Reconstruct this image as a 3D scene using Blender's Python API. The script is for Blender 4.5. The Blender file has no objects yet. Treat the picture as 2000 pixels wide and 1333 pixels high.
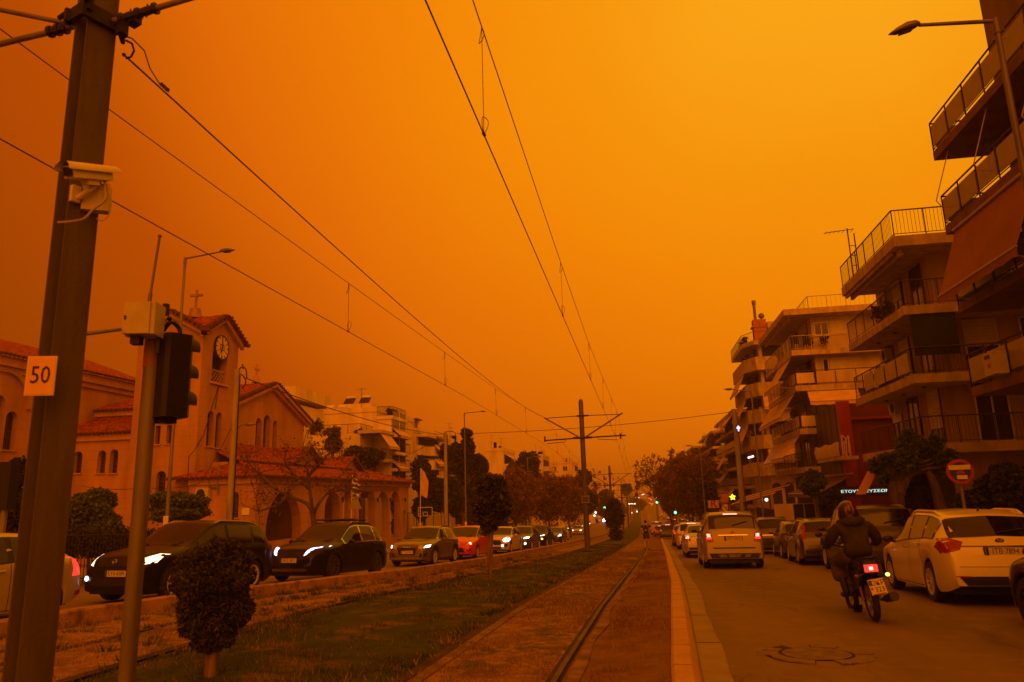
import bpy, bmesh, math, random
import numpy as np
from mathutils import Vector, Matrix, geometry
from mathutils.bvhtree import BVHTree
R_ = math.radians
random.seed(7)
SC = bpy.context.scene
COL = SC.collection

# ------------------------------------------------------------------ camera
FOC = 1411.0                                   # focal length in pixels of the 2000 px wide photo
def _n(v): v = np.array(v, float); return v/np.linalg.norm(v)
_Y = _n((250, -296, -FOC)); _Z = _n((-185, 6567, -FOC)); _Z = _n(_Z-_Y*np.dot(_Z, _Y)); _X = np.cross(_Y, _Z)
ROT = np.array([_X, _Y, _Z])                   # street axes as rows: camera -> world
EYE = np.array([0, 0, 1.75])
cam = bpy.data.objects.new('camera', bpy.data.cameras.new('camera'))
COL.objects.link(cam); SC.camera = cam
cam.data.sensor_width = 36; cam.data.lens = 36*FOC/2000
cam.data.clip_start = .1; cam.data.clip_end = 5000
M4 = Matrix([list(ROT[i])+[EYE[i]] for i in range(3)]+[[0, 0, 0, 1]])
cam.matrix_world = M4
cam.data.dof.use_dof = True; cam.data.dof.focus_distance = 32; cam.data.dof.aperture_fstop = 3.5

# ------------------------------------------------------------------ dust sky
W = bpy.data.worlds.new('World'); SC.world = W; W.use_nodes = True
nt = W.node_tree; nt.nodes.clear()
def wn(t, **k):
    n = nt.nodes.new(t)
    for a, b in k.items(): setattr(n, a, b)
    return n
BRIGHT = Vector(ROT @ _n((1650-1000, 667+250, -FOC)))     # where the sun glows through the dust
tc = wn('ShaderNodeTexCoord')
dot = wn('ShaderNodeVectorMath', operation='DOT_PRODUCT'); dot.inputs[1].default_value = BRIGHT
nz = wn('ShaderNodeTexNoise'); nz.inputs['Scale'].default_value = 1.6; nz.inputs['Detail'].default_value = 3
nt.links.new(tc.outputs['Generated'], nz.inputs['Vector'])
nt.links.new(tc.outputs['Generated'], dot.inputs[0])
sub = wn('ShaderNodeMath', operation='MULTIPLY_ADD'); sub.inputs[1].default_value = .09; sub.inputs[2].default_value = -.045
nt.links.new(nz.outputs[0], sub.inputs[0])
add = wn('ShaderNodeMath', operation='ADD'); nt.links.new(dot.outputs['Value'], add.inputs[0]); nt.links.new(sub.outputs[0], add.inputs[1])
mr = wn('ShaderNodeMapRange'); mr.inputs[1].default_value = -1; mr.inputs[2].default_value = 1
nt.links.new(add.outputs[0], mr.inputs[0])
rp = wn('ShaderNodeValToRGB'); nt.links.new(mr.outputs[0], rp.inputs[0])
def lin(r, g, b):
    f = lambda c: (c/255/12.92 if c <= 10 else ((c/255+.055)/1.055)**2.4)
    return (f(r), f(g), f(b), 1)
STOPS = [(0.0, lin(90, 38, 2)), (.5, lin(120, 50, 2)), (.70, lin(150, 62, 2)), (.80, lin(184, 74, 3)), (.865, lin(226, 106, 7)),
         (.905, lin(238, 122, 6)), (.95, lin(247, 138, 7)), (.98, lin(249, 150, 12)), (1.0, lin(253, 166, 24))]
cr = rp.color_ramp
while len(cr.elements) < len(STOPS): cr.elements.new(.5)
for e, (p, c) in zip(cr.elements, STOPS): e.position = p; e.color = c
d2 = wn('ShaderNodeVectorMath', operation='DOT_PRODUCT'); d2.inputs[1].default_value = Vector((.38, -.85, .36)).normalized(); nt.links.new(tc.outputs['Generated'], d2.inputs[0])
m2 = wn('ShaderNodeMapRange', interpolation_type='SMOOTHSTEP'); m2.inputs[1].default_value = 0; m2.inputs[2].default_value = .75; nt.links.new(d2.outputs['Value'], m2.inputs[0])
mxs = wn('ShaderNodeMix', data_type='RGBA'); nt.links.new(m2.outputs[0], mxs.inputs[0]); nt.links.new(rp.outputs[0], mxs.inputs[6]); mxs.inputs[7].default_value = lin(250, 122, 6)     # brighter dust behind the camera
bg = wn('ShaderNodeBackground'); nt.links.new(mxs.outputs[2], bg.inputs[0]); bg.inputs[1].default_value = 1.0
out = wn('ShaderNodeOutputWorld'); nt.links.new(bg.outputs[0], out.inputs[0])
sun = bpy.data.objects.new('sun', bpy.data.lights.new('sun', 'SUN')); COL.objects.link(sun)
sun.data.energy = 1.75; sun.data.angle = R_(70); sun.data.color = (1, .21, .008)
sun.rotation_euler = (Vector((.3, -.8, .52))).to_track_quat('Z', 'Y').to_euler()
SC.view_settings.view_transform = 'Standard'; SC.view_settings.look = 'None'
SC.view_settings.exposure = 0; SC.view_settings.gamma = 1
SC.render.engine = 'CYCLES'
SC.cycles.use_denoising = True
SC.cycles.max_bounces = 5; SC.cycles.diffuse_bounces = 2; SC.cycles.glossy_bounces = 2; SC.cycles.transmission_bounces = 2
SC.cycles.volume_bounces = 0; SC.cycles.transparent_max_bounces = 6
SC.cycles.sample_clamp_indirect = 4

# ------------------------------------------------------------------ where the ground is
GP = [(-80, 0), (0, 0), (7, 0), (13, -.14), (20, -.46), (30, -.95), (120, -4.9), (320, -9.7), (450, -10.2), (900, -2), (1400, 8)]
GX = [p[0] for p in GP]; GZ = [p[1] for p in GP]
def g(y): return float(np.interp(y, GX, GZ))
def ray(px, py): return ROT @ _n((px-1000, 667-py, -FOC))
def at(px, py, Y): d = ray(px, py); return Vector(EYE+d*(Y/d[1]))          # the point of that sight line at street distance Y
def atx(px, py, X): d = ray(px, py); return Vector(EYE+d*(X/d[0]))         # ... on the plane x = X
def gr(px, py, h=0.):
    d = ray(px, py); t = np.linspace(1, 600, 30000); p = EYE[:, None]+d[:, None]*t
    i = np.argmax(p[2] < np.interp(p[1], GX, GZ)+h); return Vector(p[:, i])

# ------------------------------------------------------------------ materials
MATS = {}
def mat(name, col=(.5, .5, .5), rough=.6, metal=0., var=.18, scale=2.5, bump=0., bscale=30, coat=0., col2=None, spec=.5, streak=0., course=0.):
    if name in MATS: return MATS[name]
    m = bpy.data.materials.new(name); m.use_nodes = True; t = m.node_tree; N = t.nodes; b = N['Principled BSDF']
    MATS[name] = m
    b.inputs['Roughness'].default_value = rough; b.inputs['Metallic'].default_value = metal
    b.inputs['Specular IOR Level'].default_value = spec
    b.inputs['Coat Weight'].default_value = coat; b.inputs['Coat Roughness'].default_value = .06
    tc = N.new('ShaderNodeTexCoord'); nz = N.new('ShaderNodeTexNoise'); nz.inputs['Scale'].default_value = scale
    nz.inputs['Detail'].default_value = 6; nz.inputs['Roughness'].default_value = .62
    if streak:
        mp = N.new('ShaderNodeMapping'); mp.inputs['Scale'].default_value = (1, 1, 1/streak)
        t.links.new(tc.outputs['Object'], mp.inputs[0]); t.links.new(mp.outputs[0], nz.inputs['Vector'])
    else: t.links.new(tc.outputs['Object'], nz.inputs['Vector'])
    r = N.new('ShaderNodeValToRGB'); t.links.new(nz.outputs[0], r.inputs[0])
    c2 = col2 if col2 else tuple(c*(1-var*1.6) for c in col)
    c1 = col if col2 else tuple(min(1, c*(1+var)) for c in col)
    r.color_ramp.elements[0].position = .3; r.color_ramp.elements[0].color = (*c2, 1)
    r.color_ramp.elements[1].position = .7; r.color_ramp.elements[1].color = (*c1, 1)
    if course:      # faint horizontal courses in the plaster
        sx = N.new('ShaderNodeSeparateXYZ'); t.links.new(tc.outputs['Object'], sx.inputs[0]); dv = N.new('ShaderNodeMath'); dv.operation = 'DIVIDE'; dv.inputs[1].default_value = course; t.links.new(sx.outputs[2], dv.inputs[0])
        fr = N.new('ShaderNodeMath'); fr.operation = 'FRACT'; t.links.new(dv.outputs[0], fr.inputs[0]); lt = N.new('ShaderNodeMath'); lt.operation = 'LESS_THAN'; lt.inputs[1].default_value = .07; t.links.new(fr.outputs[0], lt.inputs[0])
        ml = N.new('ShaderNodeMath'); ml.operation = 'MULTIPLY'; ml.inputs[1].default_value = .3; t.links.new(lt.outputs[0], ml.inputs[0])
        mx = N.new('ShaderNodeMix'); mx.data_type = 'RGBA'; t.links.new(ml.outputs[0], mx.inputs[0]); t.links.new(r.outputs[0], mx.inputs[6]); mx.inputs[7].default_value = (*[c*.5 for c in col], 1); t.links.new(mx.outputs[2], b.inputs['Base Color'])
    else: t.links.new(r.outputs[0], b.inputs['Base Color'])
    if bump:
        n2 = N.new('ShaderNodeTexNoise'); n2.inputs['Scale'].default_value = bscale; n2.inputs['Detail'].default_value = 4
        t.links.new(tc.outputs['Object'], n2.inputs['Vector'])
        bp = N.new('ShaderNodeBump'); bp.inputs['Strength'].default_value = bump; bp.inputs['Distance'].default_value = .02
        t.links.new(n2.outputs[0], bp.inputs['Height']); t.links.new(bp.outputs[0], b.inputs['Normal'])
    return m
def emit(name, col, s, base=(.6, .6, .6)):
    if name in MATS: return MATS[name]
    m = bpy.data.materials.new(name); m.use_nodes = True; b = m.node_tree.nodes['Principled BSDF']; MATS[name] = m
    b.inputs['Base Color'].default_value = (*base, 1); b.inputs['Roughness'].default_value = .15
    b.inputs['Emission Color'].default_value = (*col, 1); b.inputs['Emission Strength'].default_value = s
    return m
def leafmat(name, c1, c2, trans=.25):
    if name in MATS: return MATS[name]
    m = bpy.data.materials.new(name); m.use_nodes = True; t = m.node_tree; N = t.nodes; b = N['Principled BSDF']; MATS[name] = m
    ge = N.new('ShaderNodeNewGeometry'); r = N.new('ShaderNodeValToRGB'); t.links.new(ge.outputs['Random Per Island'], r.inputs[0])
    r.color_ramp.elements[0].color = (*c1, 1); r.color_ramp.elements[1].color = (*c2, 1)
    t.links.new(r.outputs[0], b.inputs['Base Color']); b.inputs['Roughness'].default_value = .7
    b.inputs['Specular IOR Level'].default_value = .15
    tr = N.new('ShaderNodeBsdfTranslucent'); t.links.new(r.outputs[0], tr.inputs[0])
    mx = N.new('ShaderNodeMixShader'); mx.inputs[0].default_value = trans
    t.links.new(b.outputs[0], mx.inputs[1]); t.links.new(tr.outputs[0], mx.inputs[2])
    t.links.new(mx.outputs[0], N['Material Output'].inputs[0])
    return m

STEEL = mat('galvanised_steel', (.21, .19, .17), .55, .35, .22, 6, .12, 60, streak=6)
MASTM = mat('mast_steel', (.12, .105, .095), .6, .3, .25, 5, .15, 50, streak=8)
IRON = mat('dark_iron', (.035, .032, .03), .55, .3, .3, 9)
WIRE = mat('copper_wire', (.03, .022, .018), .5, .4, .2, 4)
CONC = mat('concrete', (.36, .33, .29), .85, 0, .2, 4, .3, 40)
POLEC = mat('concrete_pole', (.34, .31, .26), .85, 0, .22, 5, .2, 40, streak=5)
BLACKP = mat('black_plastic', (.012, .012, .012), .45, 0, .2, 8)
RUBBER = mat('tyre_rubber', (.016, .015, .014), .75, 0, .3, 14, .2, 60)
ALLOY = mat('alloy_rim', (.62, .6, .57), .4, .25, .15, 12)
GLASSD = mat('car_glass', (.009, .008, .007), .06, 0, .25, 2, spec=.6)
GLASSW = mat('window_glass', (.035, .032, .028), .08, 0, .5, .5, spec=.6)
CHROME = mat('chrome', (.7, .7, .68), .12, 1, .05, 4)
WHITEP = mat('white_paint', (.72, .70, .66), .5, 0, .12, 5)
CREAMBOX = mat('cream_box', (.5, .46, .36), .5, 0, .12, 6)
STUCCO = mat('church_stucco', (.44, .25, .095), .9, 0, .2, .7, .2, 40, streak=3, course=.55)
STUCCO2 = mat('church_stucco_trim', (.48, .29, .13), .9, 0, .16, 1.5, .1, 50)
TILE = mat('roof_tile', (.27, .045, .014), .8, 0, .6, 3.5, .3, 30)
TILED = mat('tile_ends', (.12, .04, .025), .85, 0, .4, 6)
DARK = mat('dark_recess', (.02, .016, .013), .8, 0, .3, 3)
WOODD = mat('dark_wood', (.09, .05, .03), .6, 0, .3, 6, streak=.2)
BARK = mat('bark', (.11, .075, .05), .9, 0, .4, 9, .6, 40, streak=4)
BARKP = mat('bark_pale', (.2, .13, .09), .9, 0, .35, 10, .5, 40, streak=4)
APT = [mat('plaster_cream', (.62, .51, .38), .88, 0, .2, .9, .2, 25, streak=5), mat('plaster_white', (.72, .63, .5), .88, 0, .2, .8, .2, 25, streak=5),
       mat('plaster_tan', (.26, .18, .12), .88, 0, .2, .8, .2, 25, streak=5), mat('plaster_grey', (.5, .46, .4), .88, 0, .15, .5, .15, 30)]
SLAB = mat('balcony_concrete', (.52, .42, .32), .85, 0, .28, 2.2, .2, 30, streak=2)
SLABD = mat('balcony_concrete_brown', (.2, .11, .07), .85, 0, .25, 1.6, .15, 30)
AWN = mat('awning_cloth', (.66, .47, .3), .9, 0, .12, 1.2, streak=.3)
AWN2 = mat('awning_cloth_rust', (.3, .13, .06), .9, 0, .12, 1.2)
AWND = mat('awning_cloth_dark', (.02, .03, .028), .9, 0, .2, 1.5)
RAILM = mat('railing_iron', (.05, .038, .03), .6, .3, .2, 6)
RAILW = mat('railing_pale', (.5, .46, .4), .5, .2, .15, 6)
PANELG = mat('balcony_panel', (.32, .27, .18), .35, 0, .15, 2)
SHUT = mat('roller_shutter', (.62, .57, .48), .6, 0, .1, 2)
HEAD_W = emit('headlight_white', (.85, .9, 1), 4)
HEAD_B = emit('headlight_blueish', (.62, .66, 1), 2.6)
HEAD_Y = emit('headlight_warm', (1, .8, .45), 2.2)
LAMP_DIM = mat('headlight_unlit', (.55, .45, .3), .12, .4, .3, 9)
TAIL_ON = emit('brake_light_lit', (1, .045, .03), 1.3, (.5, .02, .01))
TAIL_HOT = emit('brake_light_core', (1, .42, .34), 2.4, (.8, .3, .2))
TAIL_OFF = mat('tail_light_red', (.3, .012, .008), .15, 0, .25, 10)
AMBER = emit('indicator_lit', (1, .8, .15), 2.5, (.8, .4, .02))
PLATE = mat('plate_white', (.66, .63, .58), .5, 0, .08, 6)
INK = mat('plate_ink', (.015, .015, .018), .6, 0, .1, 5)
BLUEP = mat('plate_blue', (.02, .04, .25), .5, 0, .1, 5)

# ------------------------------------------------------------------ objects
def tag(o, label=None, cat=None, group=None, kind=None):
    if label: o['label'] = label
    if cat: o['category'] = cat
    if group: o['group'] = group
    if kind: o['kind'] = kind
    return o
def thing(name, loc, label, cat, group=None, rz=0):
    o = bpy.data.objects.new(name, None); COL.objects.link(o); o.location = loc; o.rotation_euler = (0, 0, rz)
    o.empty_display_size = .2; o['_w'] = 1 if rz == 0 else 0
    return tag(o, label, cat, group)
def copy_tree(o, parent=None):
    c = o.copy(); COL.objects.link(c)
    if parent: c.parent = parent
    for ch in o.children: copy_tree(ch, c)
    return c
class MB:
    def __init__(s): s.v = []; s.f = []
    def add(s, vs, fs):
        n = len(s.v); s.v += [tuple(p) for p in vs]; s.f += [tuple(i+n for i in f) for f in fs]; return s
    def hexa(s, p):            # 8 points: bottom 4 ccw, top 4
        return s.add(p, [(3, 2, 1, 0), (4, 5, 6, 7), (0, 1, 5, 4), (1, 2, 6, 5), (2, 3, 7, 6), (3, 0, 4, 7)])
    def box(s, c, d, rz=0., M=None):
        x, y, z = (k/2 for k in d); P = [(-x, -y, -z), (x, -y, -z), (x, y, -z), (-x, y, -z), (-x, -y, z), (x, -y, z), (x, y, z), (-x, y, z)]
        m = M if M else Matrix.Rotation(rz, 3, 'Z'); c = Vector(c)
        return s.hexa([c+m @ Vector(p) for p in P])
    def bx(s, x0, x1, y0, y1, z0, z1): return s.box(((x0+x1)/2, (y0+y1)/2, (z0+z1)/2), (abs(x1-x0), abs(y1-y0), abs(z1-z0)))
    def quad(s, *p): return s.add(p, [tuple(range(len(p)))])
    def tube(s, pts, r, n=6, r1=None, cap=True):
        pts = [Vector(p) for p in pts]; k = len(pts); vs = []; fs = []
        t0 = (pts[1]-pts[0]).normalized(); u = t0.orthogonal().normalized()
        for i, p in enumerate(pts):
            t = ((pts[min(i+1, k-1)]-pts[max(i-1, 0)])).normalized(); u = (u-t*u.dot(t)).normalized(); w = t.cross(u)
            rr = (r[i] if isinstance(r, (list, tuple)) else (r if r1 is None else r+(r1-r)*i/(k-1)))
            vs += [p+(u*math.cos(a)+w*math.sin(a))*rr for a in [2*math.pi*j/n for j in range(n)]]
        for i in range(k-1):
            for j in range(n): fs.append((i*n+j, i*n+(j+1) % n, (i+1)*n+(j+1) % n, (i+1)*n+j))
        if cap: fs += [tuple(range(n-1, -1, -1)), tuple((k-1)*n+j for j in range(n))]
        return s.add(vs, fs)
    def sweep(s, prof, M, n=20, a0=0., a1=2*math.pi):        # lathe: prof (r, h) turned round M's z axis
        vs = []; fs = []; full = abs(a1-a0-2*math.pi) < 1e-6; m = n if full else n+1; k = len(prof)
        for i in range(m):
            a = a0+(a1-a0)*i/n
            vs += [M @ Vector((r*math.cos(a), r*math.sin(a), h)) for r, h in prof]
        for i in range(n):
            j = (i+1) % m
            for q in range(k-1): fs.append((i*k+q, j*k+q, j*k+q+1, i*k+q+1))
        return s.add(vs, fs)
    def ball(s, c, r, n=10, m=6, M=None):
        r = (r, r, r) if isinstance(r, (int, float)) else r
        T = Matrix.Translation(c) @ (M.to_4x4() if M else Matrix()) @ Matrix.Diagonal((*r, 1))
        return s.sweep([(max(1e-4, math.sin(math.pi*i/m)), -math.cos(math.pi*i/m)) for i in range(m+1)], T, n)
    def prism(s, poly, P, d):   # poly in 2D, P(u,v)->point, extruded by the vector d
        a = [Vector(P(*q)) for q in poly]; n = len(a); d = Vector(d)
        t = geometry.tessellate_polygon([a]); b = [p+d for p in a]
        f = [tuple(q) for q in t]+[tuple(n+i for i in reversed(q)) for q in t]+[(i, (i+1) % n, n+(i+1) % n, n+i) for i in range(n)]
        return s.add(a+b, f)
    def build(s, name, m, parent=None, smooth=False, angle=35, label=None):
        me = bpy.data.meshes.new(name); me.from_pydata(s.v, [], s.f); me.validate()
        bm = bmesh.new(); bm.from_mesh(me); bmesh.ops.recalc_face_normals(bm, faces=bm.faces); bm.to_mesh(me); bm.free()
        me.materials.append(m)
        if smooth:
            me.polygons.foreach_set('use_smooth', [True]*len(me.polygons)); me.set_sharp_from_angle(angle=R_(angle))
        return link(name, me, parent, label)
def link(name, me, parent=None, label=None):
    o = bpy.data.objects.new(name, me); COL.objects.link(o)
    if parent:
        o.parent = parent
        r = parent
        while r.parent: r = r.parent
        if r.get('_w') and parent == r: o.matrix_parent_inverse = Matrix.Translation(-r.location)
    if label: o['label'] = label
    return o
def raw(name, V, F, m, parent=None, n=4):       # fast mesh from numpy arrays of n-gons
    me = bpy.data.meshes.new(name); V = np.asarray(V, np.float32); F = np.asarray(F, np.int32)
    me.vertices.add(len(V)); me.vertices.foreach_set('co', V.ravel())
    me.loops.add(F.size); me.loops.foreach_set('vertex_index', F.ravel())
    me.polygons.add(len(F)); me.polygons.foreach_set('loop_start', np.arange(0, F.size, n, dtype=np.int32))
    me.update(calc_edges=True); me.materials.append(m)
    return link(name, me, parent)
def text(name, body, size, M, m, parent=None, ext=.002, sx=1.):
    c = bpy.data.curves.new('t', 'FONT'); c.body = body; c.size = size; c.extrude = ext; c.align_x = 'CENTER'; c.align_y = 'CENTER'; c.resolution_u = 2
    o = bpy.data.objects.new('t', c); COL.objects.link(o); bpy.context.view_layer.update()
    me = bpy.data.meshes.new_from_object(o.evaluated_get(bpy.context.evaluated_depsgraph_get()))
    bpy.data.objects.remove(o); bpy.data.curves.remove(c)
    me.transform(M @ Matrix.Diagonal((sx, 1, 1, 1))); me.materials.clear(); me.materials.append(m)
    return link(name, me, parent)
def frame(o, x, y):                             # matrix with origin o, text along x, up y
    x = Vector(x).normalized(); z = x.cross(Vector(y)).normalized(); y = z.cross(x)
    return Matrix(((x.x, y.x, z.x, o[0]), (x.y, y.y, z.y, o[1]), (x.z, y.z, z.z, o[2]), (0, 0, 0, 1)))
def arch(cx, z0, w, h, n=10):                   # outline of a round-headed opening
    r = w/2; return [(cx-r, z0), (cx+r, z0)]+[(cx+r*math.cos(math.pi*i/n), z0+h-r+r*math.sin(math.pi*i/n)) for i in range(n+1)]
def wall(mb, P, outer, holes, nrm, depth, back=True):
    """a plane wall with real openings: front, back, jambs and outer edge"""
    nrm = Vector(nrm)*depth; loops = [[Vector((*q, 0)) for q in l] for l in [outer]+holes]
    tr = geometry.tessellate_polygon(loops); flat = [Vector(P(q.x, q.y)) for l in loops for q in l]; n = len(flat)
    fs = [tuple(q) for q in tr]
    if back: fs += [tuple(n+i for i in reversed(q)) for q in tr]
    k = 0
    for l in loops:
        m = len(l); fs += [(k+i, k+(i+1) % m, n+k+(i+1) % m, n+k+i) for i in range(m)]; k += m
    mb.add(flat+[p-nrm for p in flat], fs)
# ------------------------------------------------------------------ ground, roads, tracks
def pl(*pts):
    xs = [p[0] for p in pts]; ys = [p[1] for p in pts]; return lambda y: float(np.interp(y, xs, ys))
kR = pl((-60, -.4), (0, 0), (7.7, .19), (10.7, .31), (18, .58), (35, .98), (99, 2.2), (200, 3), (700, 4), (1400, 8))
rR = pl((-60, -1.3), (0, -1.0), (7.6, -.91), (13, -.75), (22, -.5), (42, .0), (60, .25), (99, .8), (200, 1.2), (700, 1), (1400, 4))
lR = pl((-60, -5.4), (0, -5.9), (8, -6.0), (11, -6.0), (18, -5.6), (27, -5.0), (42, -4.35), (60, -4.0), (99, -3.7), (200, -3.6), (700, -4), (1400, -2))
kL = pl((-60, -15), (0, -10.6), (10.5, -9.1), (15.5, -8.2), (21.8, -7.1), (27, -6.8), (32, -6.55), (50, -6.2), (99, -6.1), (200, -6.2), (700, -7), (1400, -5))
fL = lambda y: -16.2+.004*y
fR = pl((-60, 7), (0, 7.15), (10, 7.3), (30, 7.7), (60, 8.3), (100, 9.1), (200, 9.8), (700, 11), (1400, 14))
YS = list(np.arange(-60, 0, 6.))+list(np.arange(0, 60, 1.))+list(np.arange(60, 130, 4.))+list(np.arange(130, 500, 15.))+list(np.arange(500, 1401, 45.))
def strip(name, edges, m, kind='structure', label=None, cat=None, ys=YS, jit=0.):
    """sheet along the street; edges = [(x(y), height over the road)]"""
    mb = MB(); k = len(edges)
    for y in ys:
        for fx, h in edges: mb.v.append((fx(y), y, g(y)+h+(random.uniform(-jit, jit) if jit else 0)))
    for i in range(len(ys)-1):
        for j in range(k-1): mb.f.append((i*k+j, i*k+j+1, (i+1)*k+j+1, (i+1)*k+j))
    o = mb.build(name, m, None, True, 30); return tag(o, label, cat, None, kind)
def off(f, d): return lambda y: f(y)+d
def mixmat(name, cols, scales, rough=.9, bump=.5, bscale=45, cracks=False, joints=0):
    """ground made of several patchy colours: noise at different sizes picks between them"""
    m = bpy.data.materials.new(name); m.use_nodes = True; t = m.node_tree; N = t.nodes; b = N['Principled BSDF']
    ge = N.new('ShaderNodeNewGeometry'); cur = None
    for i, (c, s) in enumerate(zip(cols, [None]+scales)):
        if cur is None:
            r = N.new('ShaderNodeRGB'); r.outputs[0].default_value = (*c, 1); cur = r.outputs[0]; continue
        nz = N.new('ShaderNodeTexNoise'); nz.inputs['Scale'].default_value = s[0]; nz.inputs['Detail'].default_value = 7; nz.inputs['Roughness'].default_value = .65
        mp = N.new('ShaderNodeMapping'); mp.inputs['Location'].default_value = (i*7.3, i*3.1, 0); mp.inputs['Scale'].default_value = (1, s[3] if len(s) > 3 else 1, 1)
        t.links.new(ge.outputs['Position'], mp.inputs[0]); t.links.new(mp.outputs[0], nz.inputs['Vector'])
        mr = N.new('ShaderNodeMapRange'); mr.inputs[1].default_value = s[1]; mr.inputs[2].default_value = s[2]
        t.links.new(nz.outputs[0], mr.inputs[0])
        mx = N.new('ShaderNodeMix'); mx.data_type = 'RGBA'; t.links.new(mr.outputs[0], mx.inputs[0]); t.links.new(cur, mx.inputs[6])
        mx.inputs[7].default_value = (*c, 1); cur = mx.outputs[2]
    if cracks:
        vo = N.new('ShaderNodeTexVoronoi'); vo.feature = 'DISTANCE_TO_EDGE'; vo.inputs['Scale'].default_value = .55
        nw = N.new('ShaderNodeTexNoise'); nw.inputs['Scale'].default_value = 1.3; nw.inputs['Detail'].default_value = 5; t.links.new(ge.outputs['Position'], nw.inputs['Vector'])
        va = N.new('ShaderNodeVectorMath'); va.operation = 'MULTIPLY_ADD'; va.inputs[1].default_value = (1.6, 1.6, 0); t.links.new(nw.outputs['Color'], va.inputs[0]); t.links.new(ge.outputs['Position'], va.inputs[2]); t.links.new(va.outputs[0], vo.inputs['Vector'])
        m1 = N.new('ShaderNodeMapRange'); m1.inputs[1].default_value = .004; m1.inputs[2].default_value = .014; m1.inputs[3].default_value = 1; m1.inputs[4].default_value = 0; t.links.new(vo.outputs['Distance'], m1.inputs[0])
        m2 = N.new('ShaderNodeMapRange'); m2.inputs[1].default_value = .5; m2.inputs[2].default_value = .62; m2.inputs[4].default_value = .7; nz2 = N.new('ShaderNodeTexNoise'); nz2.inputs['Scale'].default_value = .22; t.links.new(ge.outputs['Position'], nz2.inputs['Vector']); t.links.new(nz2.outputs[0], m2.inputs[0])
        mu = N.new('ShaderNodeMath'); mu.operation = 'MULTIPLY'; t.links.new(m1.outputs[0], mu.inputs[0]); t.links.new(m2.outputs[0], mu.inputs[1])
        mx = N.new('ShaderNodeMix'); mx.data_type = 'RGBA'; t.links.new(mu.outputs[0], mx.inputs[0]); t.links.new(cur, mx.inputs[6]); mx.inputs[7].default_value = (.05, .042, .038, 1); cur = mx.outputs[2]
    if joints:      # dark joint lines between the stones
        sx = N.new('ShaderNodeSeparateXYZ'); t.links.new(ge.outputs['Position'], sx.inputs[0]); dv = N.new('ShaderNodeMath'); dv.operation = 'DIVIDE'; dv.inputs[1].default_value = joints; t.links.new(sx.outputs[1], dv.inputs[0])
        fr = N.new('ShaderNodeMath'); fr.operation = 'FRACT'; t.links.new(dv.outputs[0], fr.inputs[0]); lt = N.new('ShaderNodeMath'); lt.operation = 'LESS_THAN'; lt.inputs[1].default_value = .022; t.links.new(fr.outputs[0], lt.inputs[0])
        mx = N.new('ShaderNodeMix'); mx.data_type = 'RGBA'; t.links.new(lt.outputs[0], mx.inputs[0]); t.links.new(cur, mx.inputs[6]); mx.inputs[7].default_value = (.08, .055, .04, 1); cur = mx.outputs[2]
    t.links.new(cur, b.inputs['Base Color']); b.inputs['Roughness'].default_value = rough; b.inputs['Specular IOR Level'].default_value = .25
    n2 = N.new('ShaderNodeTexNoise'); n2.inputs['Scale'].default_value = bscale; n2.inputs['Detail'].default_value = 6
    t.links.new(ge.outputs['Position'], n2.inputs['Vector'])
    bp = N.new('ShaderNodeBump'); bp.inputs['Strength'].default_value = bump; bp.inputs['Distance'].default_value = .03
    t.links.new(n2.outputs[0], bp.inputs['Height']); t.links.new(bp.outputs[0], b.inputs['Normal'])
    return m
ASPH = mixmat('asphalt_dusty', [(.23, .18, .145), (.17, .135, .108), (.26, .205, .165), (.12, .092, .078)], [(.5, .42, .62, .12), (3, .5, .72), (.9, .62, .7, .2)], .85, .35, 120, cracks=True)
PAVE = mixmat('paving', [(.3, .27, .23), (.22, .2, .17)], [(1.2, .4, .7)], .85, .3, 30)
EARTH = mixmat('earth', [(.2, .15, .09), (.13, .1, .06), (.1, .1, .045)], [(.4, .4, .65), (.15, .45, .6)])
GREEN = mixmat('lawn_green', [(.055, .085, .025), (.038, .06, .015), (.17, .12, .045), (.035, .045, .012)], [(1.1, .44, .58), (.9, .52, .64), (3.5, .56, .66)], .95, 1, 40)
DRY = mixmat('lawn_dry', [(.31, .195, .08), (.2, .12, .05), (.09, .10, .03), (.4, .27, .12)], [(1.8, .44, .58), (1.0, .5, .6), (6, .52, .66)], .95, .8, 60)
BROWN = mixmat('verge_brown', [(.23, .135, .06), (.15, .09, .04), (.3, .2, .09), (.12, .11, .035)], [(2.5, .45, .65), (8, .55, .7), (.8, .6, .72)], .95, .8, 70)
KERBM = mixmat('kerb_stone', [(.55, .38, .25), (.44, .3, .19), (.3, .2, .13)], [(2, .4, .7), (6, .6, .75)], .85, .4, 50, joints=1.1)
KERBD = mixmat('kerb_dirty', [(.4, .25, .13), (.27, .17, .09), (.15, .1, .05), (.45, .3, .17)], [(1.3, .42, .62), (4, .52, .66), (.7, .6, .72)], .9, .6, 40)
GUTT = mixmat('gutter_concrete', [(.33, .29, .24), (.25, .22, .18), (.17, .15, .12)], [(1.5, .4, .7), (5, .6, .75)], .85, .3, 60, joints=2.4)
X = lambda v: (lambda y: v)
strip('ground', [(X(-900), -.05), (X(-60), -.05), (X(60), -.05), (X(900), -.05)], EARTH)
strip('road', [(off(kL, -.3), -.004), (off(fL, -.05), -.004)], ASPH)
strip('road', [(off(kR, .28), .0), (off(fR, .02), .0)], ASPH)
strip('gutter', [(off(kR, .3), .006), (lambda y: kR(y)+.56+.022*math.sin(y*.9)+.01*math.sin(y*2.9), .006)], GUTT, ys=[y for y in np.arange(-20, 130, .5)])
strip('pavement', [(fL, .0), (fL, .13), (off(fL, -.16), .13), (X(-24), .14)], PAVE)
strip('pavement', [(fR, .0), (fR, .13), (off(fR, .16), .13), (X(14.), .14)], PAVE)
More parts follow.
